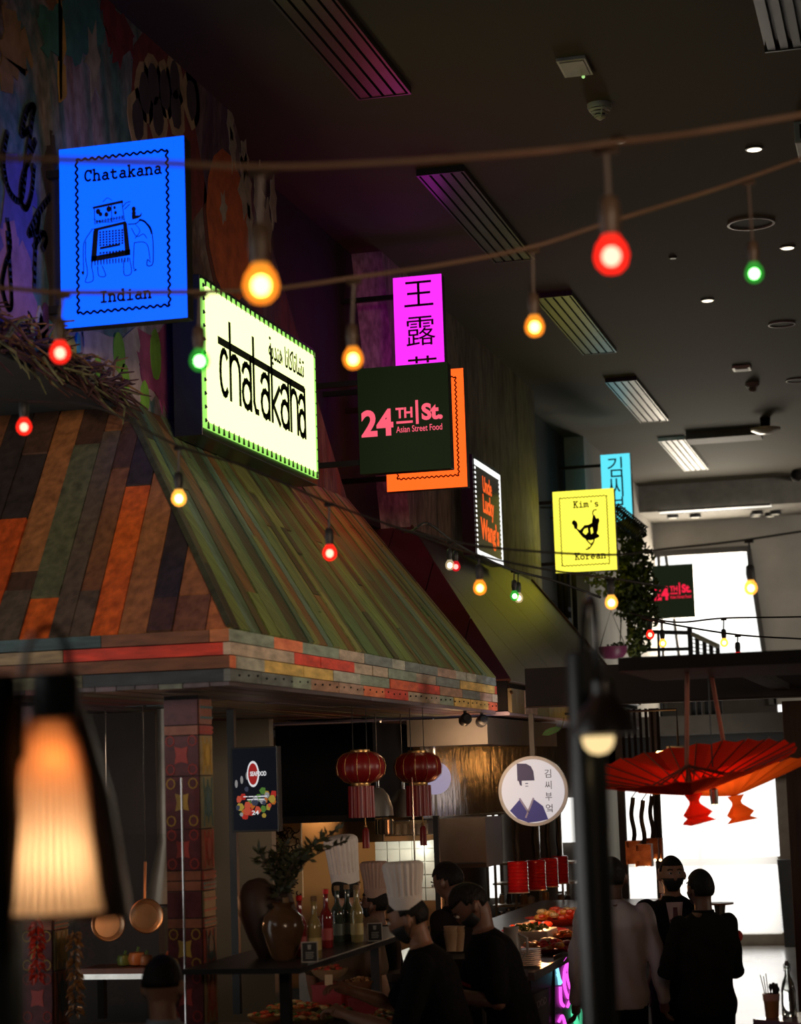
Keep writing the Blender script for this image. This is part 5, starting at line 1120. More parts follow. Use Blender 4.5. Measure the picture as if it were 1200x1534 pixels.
poly(m, F, [q(918, 310), q(930, 310), q(930, 314), q(918, 314)]); poly(m, F, [q(918, 322), q(930, 322), q(930, 325), q(918, 325)]); obj('hat_drawing', m, NAVY, t_)
m = MB(); poly(m, F, [q(892, 378), q(848, 425), q(880, 460), q(925, 478), q(925, 430)]); poly(m, F, [q(950, 378), q(925, 430), q(925, 478), q(970, 474), q(1010, 466), q(990, 410)]); obj('robe_drawing', m, BLU, t_)
m = MB(); stroke(m, F, [q(892, 376), q(926, 432)], Rs*.05, .004); stroke(m, F, [q(950, 376), q(915, 455)], Rs*.05, .004); obj('collar_drawing', m, pm('pale blue print', (.25, .28, .5), .6), t_)
m = MB()
for i, ch in enumerate('김씨부엌'):
    a, c_ = q(1002, 255+i*49), q(1030, 290+i*49); fit(m, F, ch, a[0], c_[0], c_[1], a[1], .0)
obj('lettering', m, pm('dark sign ink', (.02, .02, .03), .6), t_)
# red heat lamps on thick black cords
m_red = pm('red enamel', (.55, .012, .015), .2, 0, .1, 10)
for i, (x, y, d_) in enumerate([(776, 1314, 17.6), (803, 1311, 18.4), (822, 1307, 19.2), (838, 1303, 20.0)]):
    p = at(x, y, d=d_); t_ = thing('heat_lamp', ['nearest', 'second', 'third', 'farthest'][i]+' of the four ribbed red heat lamps', 'heat lamp', p, 'ribbed red heat lamps over the counter'); prof = []
    for k in range(9):
        z = -.122+.24*k/8; prof += [(.092, z-.010), (.086, z-.005), (.086, z+.010)]
    m = MB(); m.lathe(prof+[(.07, .135)], p, 26); obj('ribbed_shade', m, m_red, t_, True)
    m = MB(); m.lathe([(.093, -.134), (.095, -.130), (.092, -.124)], p, 26, cap=False); obj('rim', m, pm('pale rim', (.8, .6, .5), .3, .5), t_, True)
    m = MB(); m.lathe([(.08, -.130), (.02, -.12)], p, 20); obj('glowing_element', m, em('heat element', (1, .35, .1), 3.0), t_, True)
    m = MB(); m.tube([p+V((.006*math.sin(j*1.3), .006*math.cos(j*1.7), .13+j*.05)) for j in range(8)]+[V((p.x, p.y, 2.77))], [.022]*8+[.014], 8); obj('cord', m, BLACK, t_, True)
# counter on the right of the kitchen
ct = thing('service_counter', 'dark serving counter with chalk boards and a neon panel, below the heat lamps', 'counter', (-3.0, 14.5, 0))
CX = -2.5; m = MB(); m.box((-3.7, 12.75, 0), (CX, 19.8, 1.04)); obj('body', m, pm('dark counter', (.035, .027, .028), .4), ct); m = MB(); m.box((-3.75, 12.72, 1.04), (CX+.03, 19.85, 1.09)); obj('worktop', m, pm('grey worktop', (.13, .11, .10), .3), ct)
pc = lambda x, y: (at(x, y, X=CX).y, at(x, y, X=CX).z)
F = Fr((CX+.002, 0, 0), (0, 1, 0), (0, 0, 1))
def cpoly(pts, mat, name, h=.008, kind=None):
    m = MB(); poly(m, F, [pc(*p) for p in pts][::-1], h); return obj(name, m, mat, ct, kind=kind)
cpoly([(765, 1464), (789, 1452), (789, 1485), (766, 1494)], pm('chalk board', (.20, .17, .18), .7), 'menu_board')
cpoly([(767, 1500), (795, 1490), (795, 1545), (768, 1550)], pm('lilac board', (.22, .18, .21), .7), 'menu_board')
cpoly([(797, 1490), (820, 1480), (820, 1545), (797, 1550)], pm('grey board', (.09, .08, .085), .7), 'menu_board')
m = MB(); a, c_ = pc(767, 1487), pc(787, 1462); fit(m, Fr((CX+.012, 0, 0), (0, 1, 0), (0, 0, 1)), 'KIMCHI', a[0], c_[0], a[1], c_[1]-.0, .02, .003); obj('lettering', m, pm('dark letter', (.015, .012, .014), .7), ct)
m = MB(); a, c_ = pc(799, 1513), pc(815, 1492); fit(m, Fr((CX+.012, 0, 0), (0, 1, 0), (0, 0, 1)), 'FOOD', a[0], c_[0], a[1], c_[1], .02, .003); obj('lettering', m, pm('grey letter', (.3, .28, .28), .7), ct)
cpoly([(829, 1432), (868, 1412), (868, 1560), (829, 1560)], pm('panel grey', (.10, .09, .10), .4), 'neon_panel')
F = Fr((CX+.012, 0, 0), (0, 1, 0), (0, 0, 1))
def neon(lines, col, k, nm):
    m = MB()
    for ln in lines:
        c_ = curvep([pc(*p) for p in ln], 4); m.tube([F.p(p.x, p.y, .008) for p in c_], .011, 6)
    obj('neon_tube', m, em('neon '+nm, col, k), ct, kind='stuff')
neon([[(849, 1436), (842, 1452), (841, 1475), (848, 1495), (854, 1470), (852, 1450), (849, 1436)], [(844, 1460), (850, 1480)], [(835, 1478), (836, 1500), (840, 1507)], [(849, 1500), (846, 1508)], [(833, 1530), (838, 1522), (842, 1534)], [(838, 1440), (842, 1434)], [(846, 1445), (850, 1470)]], (1, .08, .85), 1.8, 'magenta')
neon([[(830, 1450), (833, 1465), (834, 1475)], [(831, 1460), (836, 1472)]], (.25, .75, 1), 1.6, 'blue')
neon([[(855, 1505), (853, 1520), (858, 1534)], [(860, 1508), (866, 1515), (866, 1534)], [(856, 1515), (862, 1534)]], (.1, .8, .4), 1.1, 'green')
neon([[(858, 1435), (855, 1450), (858, 1462)]], (1, .12, .05), 1.2, 'red')
# food on that counter: red trays with bright food, plates, pitcher
def bowl(x, y, d_, R, col, food, label, nm='bowl', cat='bowl', hh=.45, z=None, grp=None, n=26):
    p = at(x, y, d=d_)
    if z is not None: p.z = z
    t_ = thing(nm, label, cat, p, grp)
    m = MB(); m.lathe([(R*.45, 0), (R*.5, .006), (R*.85, R*hh*.55), (R, R*hh), (R*.97, R*hh), (R*.8, R*hh*.6), (R*.02, R*hh*.3)], p, 28, cap=False); obj('bowl_body', m, pm('ceramic %d %d %d' % tuple(int(c*99) for c in col), col, .25), t_, True)
    m = MB(); rr = random.Random(int(x))
    for i in range(n):
        a = rr.uniform(0, 2*PI); q_ = rr.uniform(0, .75)*R; s_ = R*rr.uniform(.10, .2); c0 = p+V((q_*math.cos(a), q_*math.sin(a), R*hh*.85+R*.25*(1-(q_/R)**2)*rr.random())); m.m = i % len(food); m.ball(c0, (s_, s_*.8, s_*.6), 6, 4)
    obj('food', m, [pm('food %d %d %d' % tuple(int(c*99) for c in f_), f_, .35, 0, .4, 60) for f_ in food], t_, True, kind='stuff')
    return t_
RF = [(.7, .06, .02), (.7, .3, .04), (.35, .04, .02), (.6, .45, .2)]
ztop = 1.09
bowl(823, 1398, 14.0, .22, (.55, .02, .015), RF, 'wide red tray of orange food below the heat lamps', 'red_tray', 'tray', .2, ztop, None, 60)
bowl(800, 1388, 15.5, .25, (.6, .03, .02), [(.7, .08, .03), (.75, .5, .3)], 'red dish behind the wide red tray', 'red_dish', 'dish', .2, ztop, None, 40)
bowl(842, 1385, 16.6, .30, (.65, .05, .02), RF, 'far red dish at the end of the serving counter', 'red_dish', 'dish', .2, ztop, None, 50)
bowl(850, 1408, 14.6, .16, (.3, .05, .02), [(.9, .4, .06), (.8, .2, .03)], 'bowl heaped with glowing orange food beside the black post', 'bowl', 'bowl', .3, ztop+.02, None, 40)
p = at(795, 1400, d=14.4); t_ = thing('gastro_pan', 'pale rectangular pan of green leaves behind the stacked plates', 'pan', (p.x, p.y, ztop))
m = MB(); m.box((p.x-.2, p.y, ztop), (p.x+.12, p.y+.4, ztop+.12)); obj('pan_body', m, pm('pale pan', (.75, .66, .5), .35), t_, bevel=.01)
m = MB(); leafmass(m, V((p.x-.04, p.y+.2, ztop+.13)), (.15, .18, .025), 90, .05, rr); obj('salad', m, leafG2, t_, kind='stuff')
for k in range(9):
    p = at(790, 1434, Y=13.15); p.z = ztop+.012*k; o = thing('plate', 'white plate in the stack at the near end of the serving counter', 'plate', p, 'stacked white plates on the serving counter')
    m = MB(); m.lathe([(.05, 0), (.09, .008), (.088, .010), (.05, .004), (.001, .004)], p, 24, cap=False); obj('dish', m, pm('white china', (.5, .46, .42), .25), o, True); m = MB(); m.lathe([(.045, -.001), (.048, .003)], p, 20); obj('foot_ring', m, pm('white china', (.5, .46, .42), .25), o, True)
p = at(767, 1433, Y=12.95); p.z = ztop; t_ = thing('pitcher', 'tall white pitcher behind the chef without a hat', 'pitcher', p)
m = MB(); m.lathe([(.05, 0), (.062, .03), (.058, .15), (.045, .22), (.05, .26), (.045, .26), (.04, .22), (.05, .1), (.001, .01)], p, 24, cap=False); obj('pitcher_body', m, pm('grey white pitcher', (.48, .44, .40), .3), t_, True)
m = MB(); m.tube([p+V((.045, 0, .22)), p+V((.10, 0, .19)), p+V((.10, 0, .1)), p+V((.056, 0, .06))], .009, 8); obj('handle', m, pm('grey white pitcher', (.48, .44, .40), .3), t_, True)
for i, (x, d_) in enumerate([(676, 12.0), (687, 12.05)]):
    p = at(x, 1425, d=d_); o = thing('paper_cup_stack', ('left' if i == 0 else 'right')+' of two tan cup stacks between the chefs', 'cups', p, 'tan cup stacks')
    for k in range(3):
        m = MB(); m.lathe([(.028, .02*k), (.04, .1+.02*k), (.043, .103+.02*k)], p, 18); obj('cup', m, pm('tan paper', (.36, .22, .12), .6), o, True)
# pass table behind the chefs
zt_ = at(680, 1426, d=12.0).z; t_ = thing('serving_stand', 'small dark stand carrying the tan cups behind the chefs', 'stand', (-2.7, 11.6, 0)); m = MB(); m.box((-2.86, 11.45, zt_-.02), (-2.5, 11.8, zt_)); obj('stand_top', m, DARK, t_)
for x_ in (-2.85, -2.53):
    for y_ in (11.46, 11.77): m = MB(); m.box((x_, y_, 0), (x_+.02, y_+.02, zt_-.02)); obj('leg', m, STEEL, t_)

# ================================================================ FOOD COUNTER WITH GLASS SHELF (left of the chefs)
sh = thing('serving_shelf', 'dark raised serving shelf carrying bottles and vases', 'shelf', (-3.1, 10.4, 1.43))
m = MB(); m.box((-3.5, 9.35, 1.415), (-2.92, 11.9, 1.44)); obj('shelf_top', m, pm('black glass shelf', (.012, .012, .012), .35), sh)
for y_ in (9.9, 11.6):
    m = MB(); m.box((-3.2, y_, .95), (-3.15, y_+.05, 1.415)); obj('leg', m, BLACK, sh)
m = MB(); m.box((-3.22, 9.86, 0), (-3.13, 9.95, .95)); obj('leg', m, BLACK, sh)
m = MB(); p = at(610, 1400, d=10.6); m.tube([(-2.92, 11.6, 1.44), (-2.92, 11.6, 2.3)], .005, 6); m.tube([(-2.93, 9.5, 1.44), (-2.93, 11.6, 1.44)], .004, 6); obj('chrome_rod', m, CHROME, sh)
fc = thing('food_counter', 'long dark food counter under the raised serving shelf', 'counter', (-3.6, 11.5, 0))
m = MB(); m.box((-3.56, 10.3, 0), (-2.85, 11.7, .95)); obj('body', m, DARK, fc); m = MB(); m.box((-3.58, 10.28, .95), (-2.83, 11.72, .98)); obj('worktop', m, pm('dark worktop', (.06, .04, .03), .3), fc)
m = MB(); prect(m, 448, 1440, 471, 1505, 12.5, .4); obj('white_panel', m, pm('pale panel', (.40, .36, .30), .5), fc)
def onshelf(x, Xs=-3.05):
    r_ = ray(x, 1430); Yy = Xs/(r_.x/r_.y); return V((Xs, Yy, 1.44))
m_bott = {}
for i, (x, Xs, col, lab, gk) in enumerate([(430, -3.12, (.05, .07, .05), 'dark green glass bottle beside the brown vase', 'd'), (450, -3.1, (.25, .02, .02), 'dark red syrup bottle, first right of the vase', 'r'), (472, -3.0, (.55, .42, .16), 'yellow oil bottle in front, beside the left table card', 'y'), (490, -3.12, (.30, .015, .02), 'red syrup bottle in the middle of the row', 'r'), (507, -3.15, (.05, .03, .02), 'dark bottle partly in shadow behind the yellow one', 'd'), (536, -3.05, (.45, .33, .12), 'tall amber oil bottle at the right end of the row', 'y'), (522, -3.12, (.08, .04, .02), 'dark brown bottle left of the amber oil bottle', 'd')]):
    p = onshelf(x, Xs); t_ = thing('bottle', lab, 'bottle', p, 'bottles on the serving shelf')
    mat = MC.get('bottle '+gk)
    if not mat:
        mat, tt, bb = nt('bottle '+gk); bb.inputs['Base Color'].default_value = tuple(c*1.0 for c in col)+(1,); bb.inputs['Roughness'].default_value = .06; bb.inputs['Transmission Weight'].default_value = .35; bb.inputs['Coat Weight'].default_value = .5; MC['bottle '+gk] = mat
    m = MB(); m.lathe([(.030, 0), (.034, .006), (.034, .15), (.030, .175), (.014, .205), (.0125, .27), (.015, .272), (.015, .28), (.01, .281)], p, 20); obj('glass_body', m, mat, t_, True)
    m = MB(); m.lathe([(.016, .275), (.016, .298), (.010, .30)], p, 14); obj('cap', m, pm('cork', (.22, .13, .06), .7) if gk != 'r' else m_red, t_, True)
    m = MB(); m.lathe([(.0345, .04), (.0345, .10)], p, 20, cap=False); obj('label_band', m, pm('faded label '+gk, tuple(min(1, c*1.3+.02) for c in col), .5), t_, True)
for i, (x, Xs, lab) in enumerate([(464, -2.96, 'small framed table card leaning beside the yellow bottle'), (563, -2.96, 'small framed table card at the right end of the bottle row')]):
    p = onshelf(x, Xs); t_ = thing('table_card', lab, 'table card', p, 'table cards on the serving shelf'); q_ = V((.30, -.95, 0)).normalized(); ux = V((0, 0, 1)).cross(q_)
    up_ = (V((0, 0, 1))-q_*.35).normalized(); F = Fr(p-ux*.04, ux, up_)
    m = MB(); m.prism([F.p(0, 0), F.p(.08, 0), F.p(.08, .10), F.p(0, .10)], -F.n*.006); obj('frame', m, pm('white card frame', (.45, .42, .38), .5), t_)
    m = MB(); poly(m, F, [(.005, .005), (.075, .005), (.075, .095), (.005, .095)], .001); obj('black_card', m, pm('card black', (.012, .012, .012), .6), t_)
    m = MB(); poly(m, F, [(.032, .062), (.046, .062), (.048, .085), (.030, .085)], .002)
    for k in range(4): poly(m, F, [(.02, .045-.009*k), (.06-.004*(k % 2), .045-.009*k), (.06-.004*(k % 2), .049-.009*k), (.02, .049-.009*k)], .002)
    obj('printing', m, pm('card print', (.30, .30, .28), .6), t_, kind='stuff')
    m = MB(); m.prism([F.p(.0, .1, -.006), F.p(.08, .1, -.006), p+ux*.04-q_*.06, p-ux*.04-q_*.06], -F.n*.004); obj('strut', m, pm('card back', (.36, .28, .18), .6), t_)
# two clay vessels, olive branches
p = onshelf(425, -3.14); t_ = thing('vase', 'brown glazed vase holding dark olive branches', 'vase', p)
m = MB(); m.lathe([(.05, 0), (.06, .01), (.085, .08), (.105, .15), (.095, .21), (.06, .24), (.045, .255), (.06, .275), (.05, .275), (.035, .25), (.05, .2), (.001, .05)], p, 32, cap=False); obj('vase_body', m, pm('brown glaze', (.11, .055, .025), .18, 0, .3, 8), t_, True)
m = MB(); lf = MB(); rr = random.Random(6)
for k, (dx_, dy_, hh_) in enumerate([(-.09, -.03, .30), (-.03, .0, .34), (.05, .0, .32), (.16, .05, .38), (.26, .12, .50), (.10, .06, .28), (.30, .1, .42), (-.06, .05, .22), (-.12, .0, .36), (.0, .05, .40), (.12, -.03, .34), (.2, .0, .44)]):
    tip = p+V((dx_, dy_, .26+hh_*.72)); st = p+V((0, 0, .24)); mid = (st+tip)*.5+V((-dx_*.2, 0, .05)); P = curvep([tuple(st), tuple(mid), tuple(tip)], 6); m.tube(P, .0035, 5)
    for i in range(3, len(P)):
        for s_ in range(4):
            d1 = V((rr.uniform(-1, 1), rr.uniform(-1, 1), rr.uniform(-.2, 1))).normalized(); d2 = d1.cross(V((rr.uniform(-1, 1), rr.uniform(-1, 1), .3))).normalized(); L_ = rr.uniform(.04, .07); a = P[i]
            lf.add([a, a+d1*L_*.5+d2*.010, a+d1*L_, a+d1*L_*.5-d2*.010], [(0, 1, 2, 3)])
obj('branch', m, pm('brown stem', (.05, .03, .02), .8), t_, kind='stuff'); obj('leaves', lf, pm('olive leaf', (.035, .04, .015), .5, 0, .4, 30), t_, kind='stuff')
p = onshelf(386, -3.22); p.y += .26; t_ = thing('clay_jug', 'large dark brown clay jug left of the brown vase', 'jug', p)
m = MB(); m.lathe([(.06, 0), (.075, .02), (.10, .12), (.115, .24), (.10, .33), (.06, .38), (.03, .395)], p+V((-.02, .05, 0)), 30, (-.25, 0, 1)); obj('jug_body', m, pm('dark clay', (.055, .028, .018), .5, 0, .3, 6), t_, True)
m = MB(); m.tube([p+V((.0, 0, .34)), p+V((.08, 0, .33)), p+V((.11, 0, .22)), p+V((.08, 0, .14))], .014, 8); obj('handle', m, pm('dark clay', (.055, .028, .018), .5, 0, .3, 6), t_, True)
# bowls and boxes on the food counter
REDB = pm('crimson box', (.26, .008, .012), .5)
def redbox(x0, x1, y0, y1, Y, lab):
    l, r_ = at(x0, y0, Y=Y).x, at(x1, y0, Y=Y).x; z1 = at((x0+x1)/2, y0, Y=Y).z; t_ = thing('riser_box', lab, 'box', ((l+r_)/2, Y+.1, .98), 'crimson display boxes'); m = MB(); m.box((l, Y, .98), (r_, Y+.22, z1)); obj('box_body', m, REDB, t_, bevel=.004); m = MB(); m.box((l-.004, Y-.004, z1-.015), (r_+.004, Y+.224, z1+.002)); obj('lid', m, REDB, t_); return z1
z1 = redbox(467, 511, 1476, 1508, 11.55, 'crimson display box under the bowl with a price tag'); z2 = redbox(521, 562, 1496, 1520, 11.3, 'crimson display box under the brown basket')
o = bowl(494, 1474, 12.1, .115, (.36, .22, .12), [(.45, .16, .06), (.5, .3, .15), (.5, .05, .03)], 'ceramic bowl with a price tag on the crimson box', hh=.55, z=z1+.002); pb = at(494, 1474, Y=11.52)
t_ = thing('price_tag', 'blank cream price tag on the bowl above the crimson box', 'price tag', (pb.x, 11.5, z1)); m = MB(); m.box((pb.x-.023, 11.50, z1+.004), (pb.x+.023, 11.505, z1+.064)); obj('card', m, pm('cream card', (.6, .42, .24), .6), t_); m = MB(); m.box((pb.x-.015, 11.505, z1+.004), (pb.x+.015, 11.53, z1+.012)); obj('clip', m, STEEL, t_)
bowl(541, 1494, 11.85, .11, (.20, .09, .04), [(.3, .14, .06), (.36, .2, .08)], 'brown basket of bread before the chef in the tall hat', 'basket', 'basket', .6, z2+.002)
G2 = [(.35, .12, .03), (.10, .13, .03), (.45, .06, .02), (.45, .32, .14)]
for i, (x, y, R, col, lab) in enumerate([(500, 1512, .13, (.03, .02, .018), 'black bowl of red salad in front of the crimson box'), (440, 1512, .16, (.3, .18, .08), 'wooden bowl of mixed salad at the lower left of the counter'), (460, 1528, .15, (.10, .06, .03), 'brown bowl of green leaves at the bottom edge'), (555, 1528, .13, (.30, .26, .22), 'pale bowl of pink slices beneath the chef hands'), (405, 1522, .13, (.32, .14, .04), 'orange bowl at the left end of the food counter'), (590, 1515, .11, (.12, .08, .05), 'small dish right of the crimson boxes')]):
    p = at(x, y, Z=1.03); bowl(x, y, 12, R, col, G2[i % 2:]+G2[:i % 2], lab, hh=.35, z=.985, n=40) if False else None
    t0 = thing('bowl', lab, 'bowl', (p.x, p.y, .985), 'salad bowls on the food counter'); m = MB(); c0 = V((p.x, p.y, .985))
    m.lathe([(R*.45, 0), (R*.5, .004), (R*.85, R*.2), (R, R*.38), (R*.96, R*.38), (R*.8, R*.22), (.002, R*.1)], c0, 26, cap=False); obj('bowl_body', m, pm('bowl ware %d' % i, col, .25), t0, True)
    m = MB(); rr = random.Random(i+40)
    for k in range(46):
        a = rr.uniform(0, 2*PI); q_ = R*.85*math.sqrt(rr.random()); s_ = R*rr.uniform(.09, .19); m.m = rr.randrange(4); m.ball(c0+V((q_*math.cos(a), q_*math.sin(a), R*.36+R*.22*(1-(q_/R)**2)*rr.random())), (s_, s_*.7, s_*.5), 6, 4)
    obj('food', m, [pm('food %d %d %d' % tuple(int(c*99) for c in f_), f_, .35, 0, .4, 60) for f_ in G2], t0, True, kind='stuff')

# ================================================================ RIGHT-HAND OPENING
# dark header above the street window
b = MB(); b.box((xs[0]-.2, 27.0, 2.17), (7, 27.5, 2.72)); hd = struct('trim_header', b, pm('black header', (.012, .010, .009), .6))
for i, (x, lab) in enumerate([(935, 'left'), (988, 'right')]):
    a = at(x, 1300, Y=20.5); t_ = thing('black_post', lab+' black post framing the copper pendants', 'post', (a.x, 20.5, 0), 'black posts beside the copper pendants'); m = MB(); m.box((a.x-.035, 20.5, 0), (a.x+.035, 20.57, 2.9)); obj('shaft', m, BLACK, t_); m = MB(); m.box((a.x-.06, 20.47, 0), (a.x+.06, 20.6, .03)); obj('foot', m, BLACK, t_)
a, c_ = at(935, 1172, Y=20.5), at(988, 1172, Y=20.5)
t_ = thing('slatted_canopy', 'dark slatted frame over the copper pendants', 'frame', (a.x, 20.5, 2.1)); m = MB(); m.box((a.x-.04, 20.48, at(960, 1182, Y=20.5).z), (c_.x+.04, 20.6, at(960, 1176, Y=20.5).z)); obj('rail', m, BLACK, t_)
for k in range(7): m = MB(); x_ = a.x+(c_.x-a.x)*k/6; m.box((x_, 20.49, at(960, 1176, Y=20.5).z), (x_+.025, 20.53, 2.9)); obj('slat', m, DARK, t_)
m_cb = pm('hammered copper', (.42, .16, .06), .35, .9, .3, 14)
for i, (x, y, w_, h_, Y, cx_) in enumerate([(950, 1277, 20, 34, 19.6, 945), (965, 1281, 22, 32, 19.4, 960), (978, 1271, 16, 30, 20.2, 975), (986, 1271, 12, 30, 20.4, 984)]):
    p = at(x, y, Y=Y); k_ = Y*1.02/F_PX; t_ = thing('copper_pendant', ['leftmost', 'second from left', 'third from left', 'rightmost'][i]+' of the four square copper lanterns', 'pendant lamp', p, 'square copper lanterns near the street window'); W2, H2 = w_*k_/2, h_*k_/2
    m = MB()
    for sx_ in (-1, 1):
        m.box((p.x+sx_*W2-.006, p.y-W2, p.z-H2), (p.x+sx_*W2+.006, p.y+W2, p.z+H2)); m.box((p.x-W2, p.y+sx_*W2-.006, p.z-H2+(.0 if sx_ > 0 else .05)), (p.x+W2, p.y+sx_*W2+.006, p.z+H2-(.0 if sx_ > 0 else .06)))
    m.box((p.x-W2, p.y-W2, p.z+H2-.01), (p.x+W2, p.y+W2, p.z+H2)); obj('copper_box', m, m_cb, t_)
    m = MB(); m.ball(p+V((0, -W2*.6, -.02)), .018, 8, 6); m.ball(p+V((.02, -W2*.5, -H2-.01)), .014, 8, 6); obj('bulb', m, em('warm lantern bulb', (1, .62, .3), 5), t_, True)
    zc = p.z+H2; m = MB(); m.tube([p+V((.012*math.sin(j), .01*math.cos(j*1.4), H2+j*.05)) for j in range(9)], .022, 7); m.tube([V((p.x, p.y, zc+.4)), V((p.x, 20.5, 2.2))], .005, 5); obj('coiled_cord', m, BLACK, t_, True)
# small round bar table and things on it far behind
p = at(1078, 1352, Y=21.5); t_ = thing('bar_table', 'small round wooden bar table behind the man in black', 'table', (p.x, p.y, 0)); m = MB(); m.lathe([(.14, p.z-.02), (.145, p.z-.01), (.14, p.z)], (p.x, p.y, 0), 28); obj('tabletop', m, pm('brown table top', (.28, .14, .06), .4), t_, True)
m = MB(); m.lathe([(.05, p.z-.12), (.06, p.z-.02)], (p.x, p.y, 0), 16); m.tube([(p.x, p.y, .02), (p.x, p.y, p.z-.1)], .03, 10); obj('stem', m, STEEL, t_, True)
# red counter beyond the white-shirted man
t_ = thing('red_counter', 'far counter with red glowing front between the men', 'counter', (-2.6, 18.0, 0)); l, r_ = -2.4, at(990, 1340, Y=18.3).x; z1 = at(965, 1345, Y=18.3).z
m = MB(); m.box((l, 18.3, 0), (r_, 18.8, z1)); obj('body', m, pm('dark red counter', (.25, .015, .015), .3), t_); m = MB(); m.box((l, 18.28, z1), (r_, 18.82, z1+.03)); obj('top', m, m_red, t_)
p = at(968, 1360, Y=17.2); t_ = thing('menu_cylinder', 'pale cylindrical glass jar standing on the far red counter', 'jar', (p.x, 18.5, z1+.03)); m = MB(); m.lathe([(.06, 0), (.062, .2), (.055, .21)], (p.x, 18.5, z1+.03), 20); obj('jar_body', m, pm('pale jar', (.55, .42, .33), .3), t_, True); m = MB(); m.lathe([(.05, .21), (.05, .25)], (p.x, 18.5, z1+.03), 20); obj('lid', m, CHROME, t_, True)
# brown post at the right edge
p = at(1192, 1300, Y=13.6); t_ = thing('brown_post', 'dark brown timber post cut by the right frame edge', 'post', (p.x, 13.6, 0)); m = MB(); m.box((p.x-.03, 13.6, 0), (p.x+.12, 13.75, 2.71)); obj('shaft', m, pm('dark brown timber', (.07, .025, .012), .5, 0, .4, 4, .2, stretch=(6, 6, .6)), t_, bevel=.004); m = MB(); m.box((p.x-.05, 13.58, 0), (p.x+.14, 13.77, .05)); obj('base', m, BLACK, t_)
# table corner with cutlery pot and swing-top bottle
zt_ = 1.02; c0 = at(1128, 1526, Z=zt_); t_ = thing('high_table', 'corner of a dark high table at the lower right', 'table', (c0.x+.4, c0.y, 0))
m = MB(); m.prism([(c0.x, c0.y, zt_-.04), (c0.x+.5, c0.y+.62, zt_-.04), (c0.x+1.2, c0.y+.1, zt_-.04), (c0.x+.65, c0.y-.5, zt_-.04)], (0, 0, .04)); obj('tabletop', m, pm('violet grey table top', (.09, .06, .09), .2), t_)
m = MB(); m.lathe([(.22, 0), (.22, .02), (.03, .04), (.03, zt_-.04)], (c0.x+.6, c0.y+.05, 0), 20); obj('pedestal', m, BLACK, t_, True)
p = at(1183, 1522, Z=zt_); t_ = thing('swing_top_bottle', 'clear swing-top glass bottle on the high table', 'bottle', p)
gm = MC.get('clear bottle'); gm, tt, bb = nt('clear bottle'); bb.inputs['Base Color'].default_value = (.85, .87, .86, 1); bb.inputs['Roughness'].default_value = .03; bb.inputs['Transmission Weight'].default_value = 1; bb.inputs['IOR'].default_value = 1.35
m = MB(); m.lathe([(.034, 0), (.038, .006), (.038, .13), (.030, .165), (.014, .205), (.012, .24), (.015, .243), (.014, .255), (.010, .255), (.010, .2), (.033, .13), (.034, .01), (.001, .008)], p, 26, cap=False); obj('glass_body', m, gm, t_, True)
m = MB(); m.lathe([(.012, .255), (.014, .262), (.008, .277), (.002, .28)], p, 12); obj('stopper', m, pm('dark stopper', (.03, .03, .03), .4), t_, True)
m = MB(); m.tube([p+V((-.016, 0, .225)), p+V((-.018, 0, .26)), p+V((0, 0, .275)), p+V((.018, 0, .26)), p+V((.016, 0, .225))], .002, 5); obj('wire_bail', m, CHROME, t_)
p = at(1157, 1524, Z=zt_); t_ = thing('cutlery_pot', 'brown cup holding chopsticks and black cutlery on the high table', 'cup', p)
m = MB(); m.lathe([(.032, 0), (.034, .004), (.042, .115), (.044, .12), (.040, .12), (.032, .01), (.001, .008)], p, 24, cap=False); obj('cup_body', m, pm('caramel cup', (.22, .10, .035), .35), t_, True)
m = MB(); m.lathe([(.0425, .085), (.0445, .12)], p, 24, cap=False); obj('rim_band', m, pm('dusty pink band', (.28, .16, .14), .5), t_, True)
for i, (dx_, tx, L_) in enumerate([(-.02, -.05, .215), (-.012, -.022, .22), (-.026, -.035, .205)]):
    m = MB(); m.tube([p+V((dx_*.5, 0, .01)), p+V((tx, .01*i, L_))], .0025, 6); obj('chopstick', m, pm('dark chopstick', (.05, .03, .02), .4), t_)
for i, (tx, L_) in enumerate([(.0, .17), (.015, .175), (.03, .17), (.022, .16), (.036, .15)]):
    m = MB(); a = p+V((tx*.4, 0, .02)); c_ = p+V((tx, .008*i-.01, L_)); m.tube([a, c_-(c_-a)*.25, c_-(c_-a)*.12, c_], [.003, .004, .011, .006], 8); obj('spoon', m, BLACK, t_, True)
# big green leaf behind the post, camera-like spotlights at the end of the patchwork hood
p = at(826, 1096, X=-3.24); t_ = thing('banana_leaf', 'bright green pointed leaf hanging below the brown hood', 'leaf', p); F = Fr(p, (1, .1, .35), (-.3, 0, 1))
m = MB(); poly(m, F, [(-.09, -.0), (-.05, .028), (.0, .034), (.06, .024), (.10, .0), (.05, -.022), (-.03, -.024)], .003); obj('blade', m, pm('vivid leaf', (.08, .30, .03), .5), t_); m = MB(); m.tube([F.p(-.09, 0, .004), F.p(.1, 0, .004)], .003, 5); m.tube([F.p(.1, 0), V((p.x+.12, p.y, 2.78))], .004, 5); obj('midrib', m, leafG2, t_)
for i, (x, y) in enumerate([(697, 1078), (722, 1080)]):
    p = at(x, y, X=-3.26); t_ = thing('spotlight', ('left' if i == 0 else 'right')+' black spotlight under the far end of the patchwork hood', 'spotlight', p, 'black spotlights under the hood edge')
    m = MB(); m.lathe([(.035, -.05), (.042, -.03), (.042, .03), (.025, .045)], p, 18, (.5, -.85, .25)); obj('can', m, BLACK, t_, True); m = MB(); m.tube([p, V((p.x, p.y, 2.78))], .012, 8); obj('bracket', m, BLACK, t_); m = MB(); m.lathe([(.034, -.052), (.01, -.05)], p, 16, (.5, -.85, .25)); obj('lens', m, CHROME, t_, True)
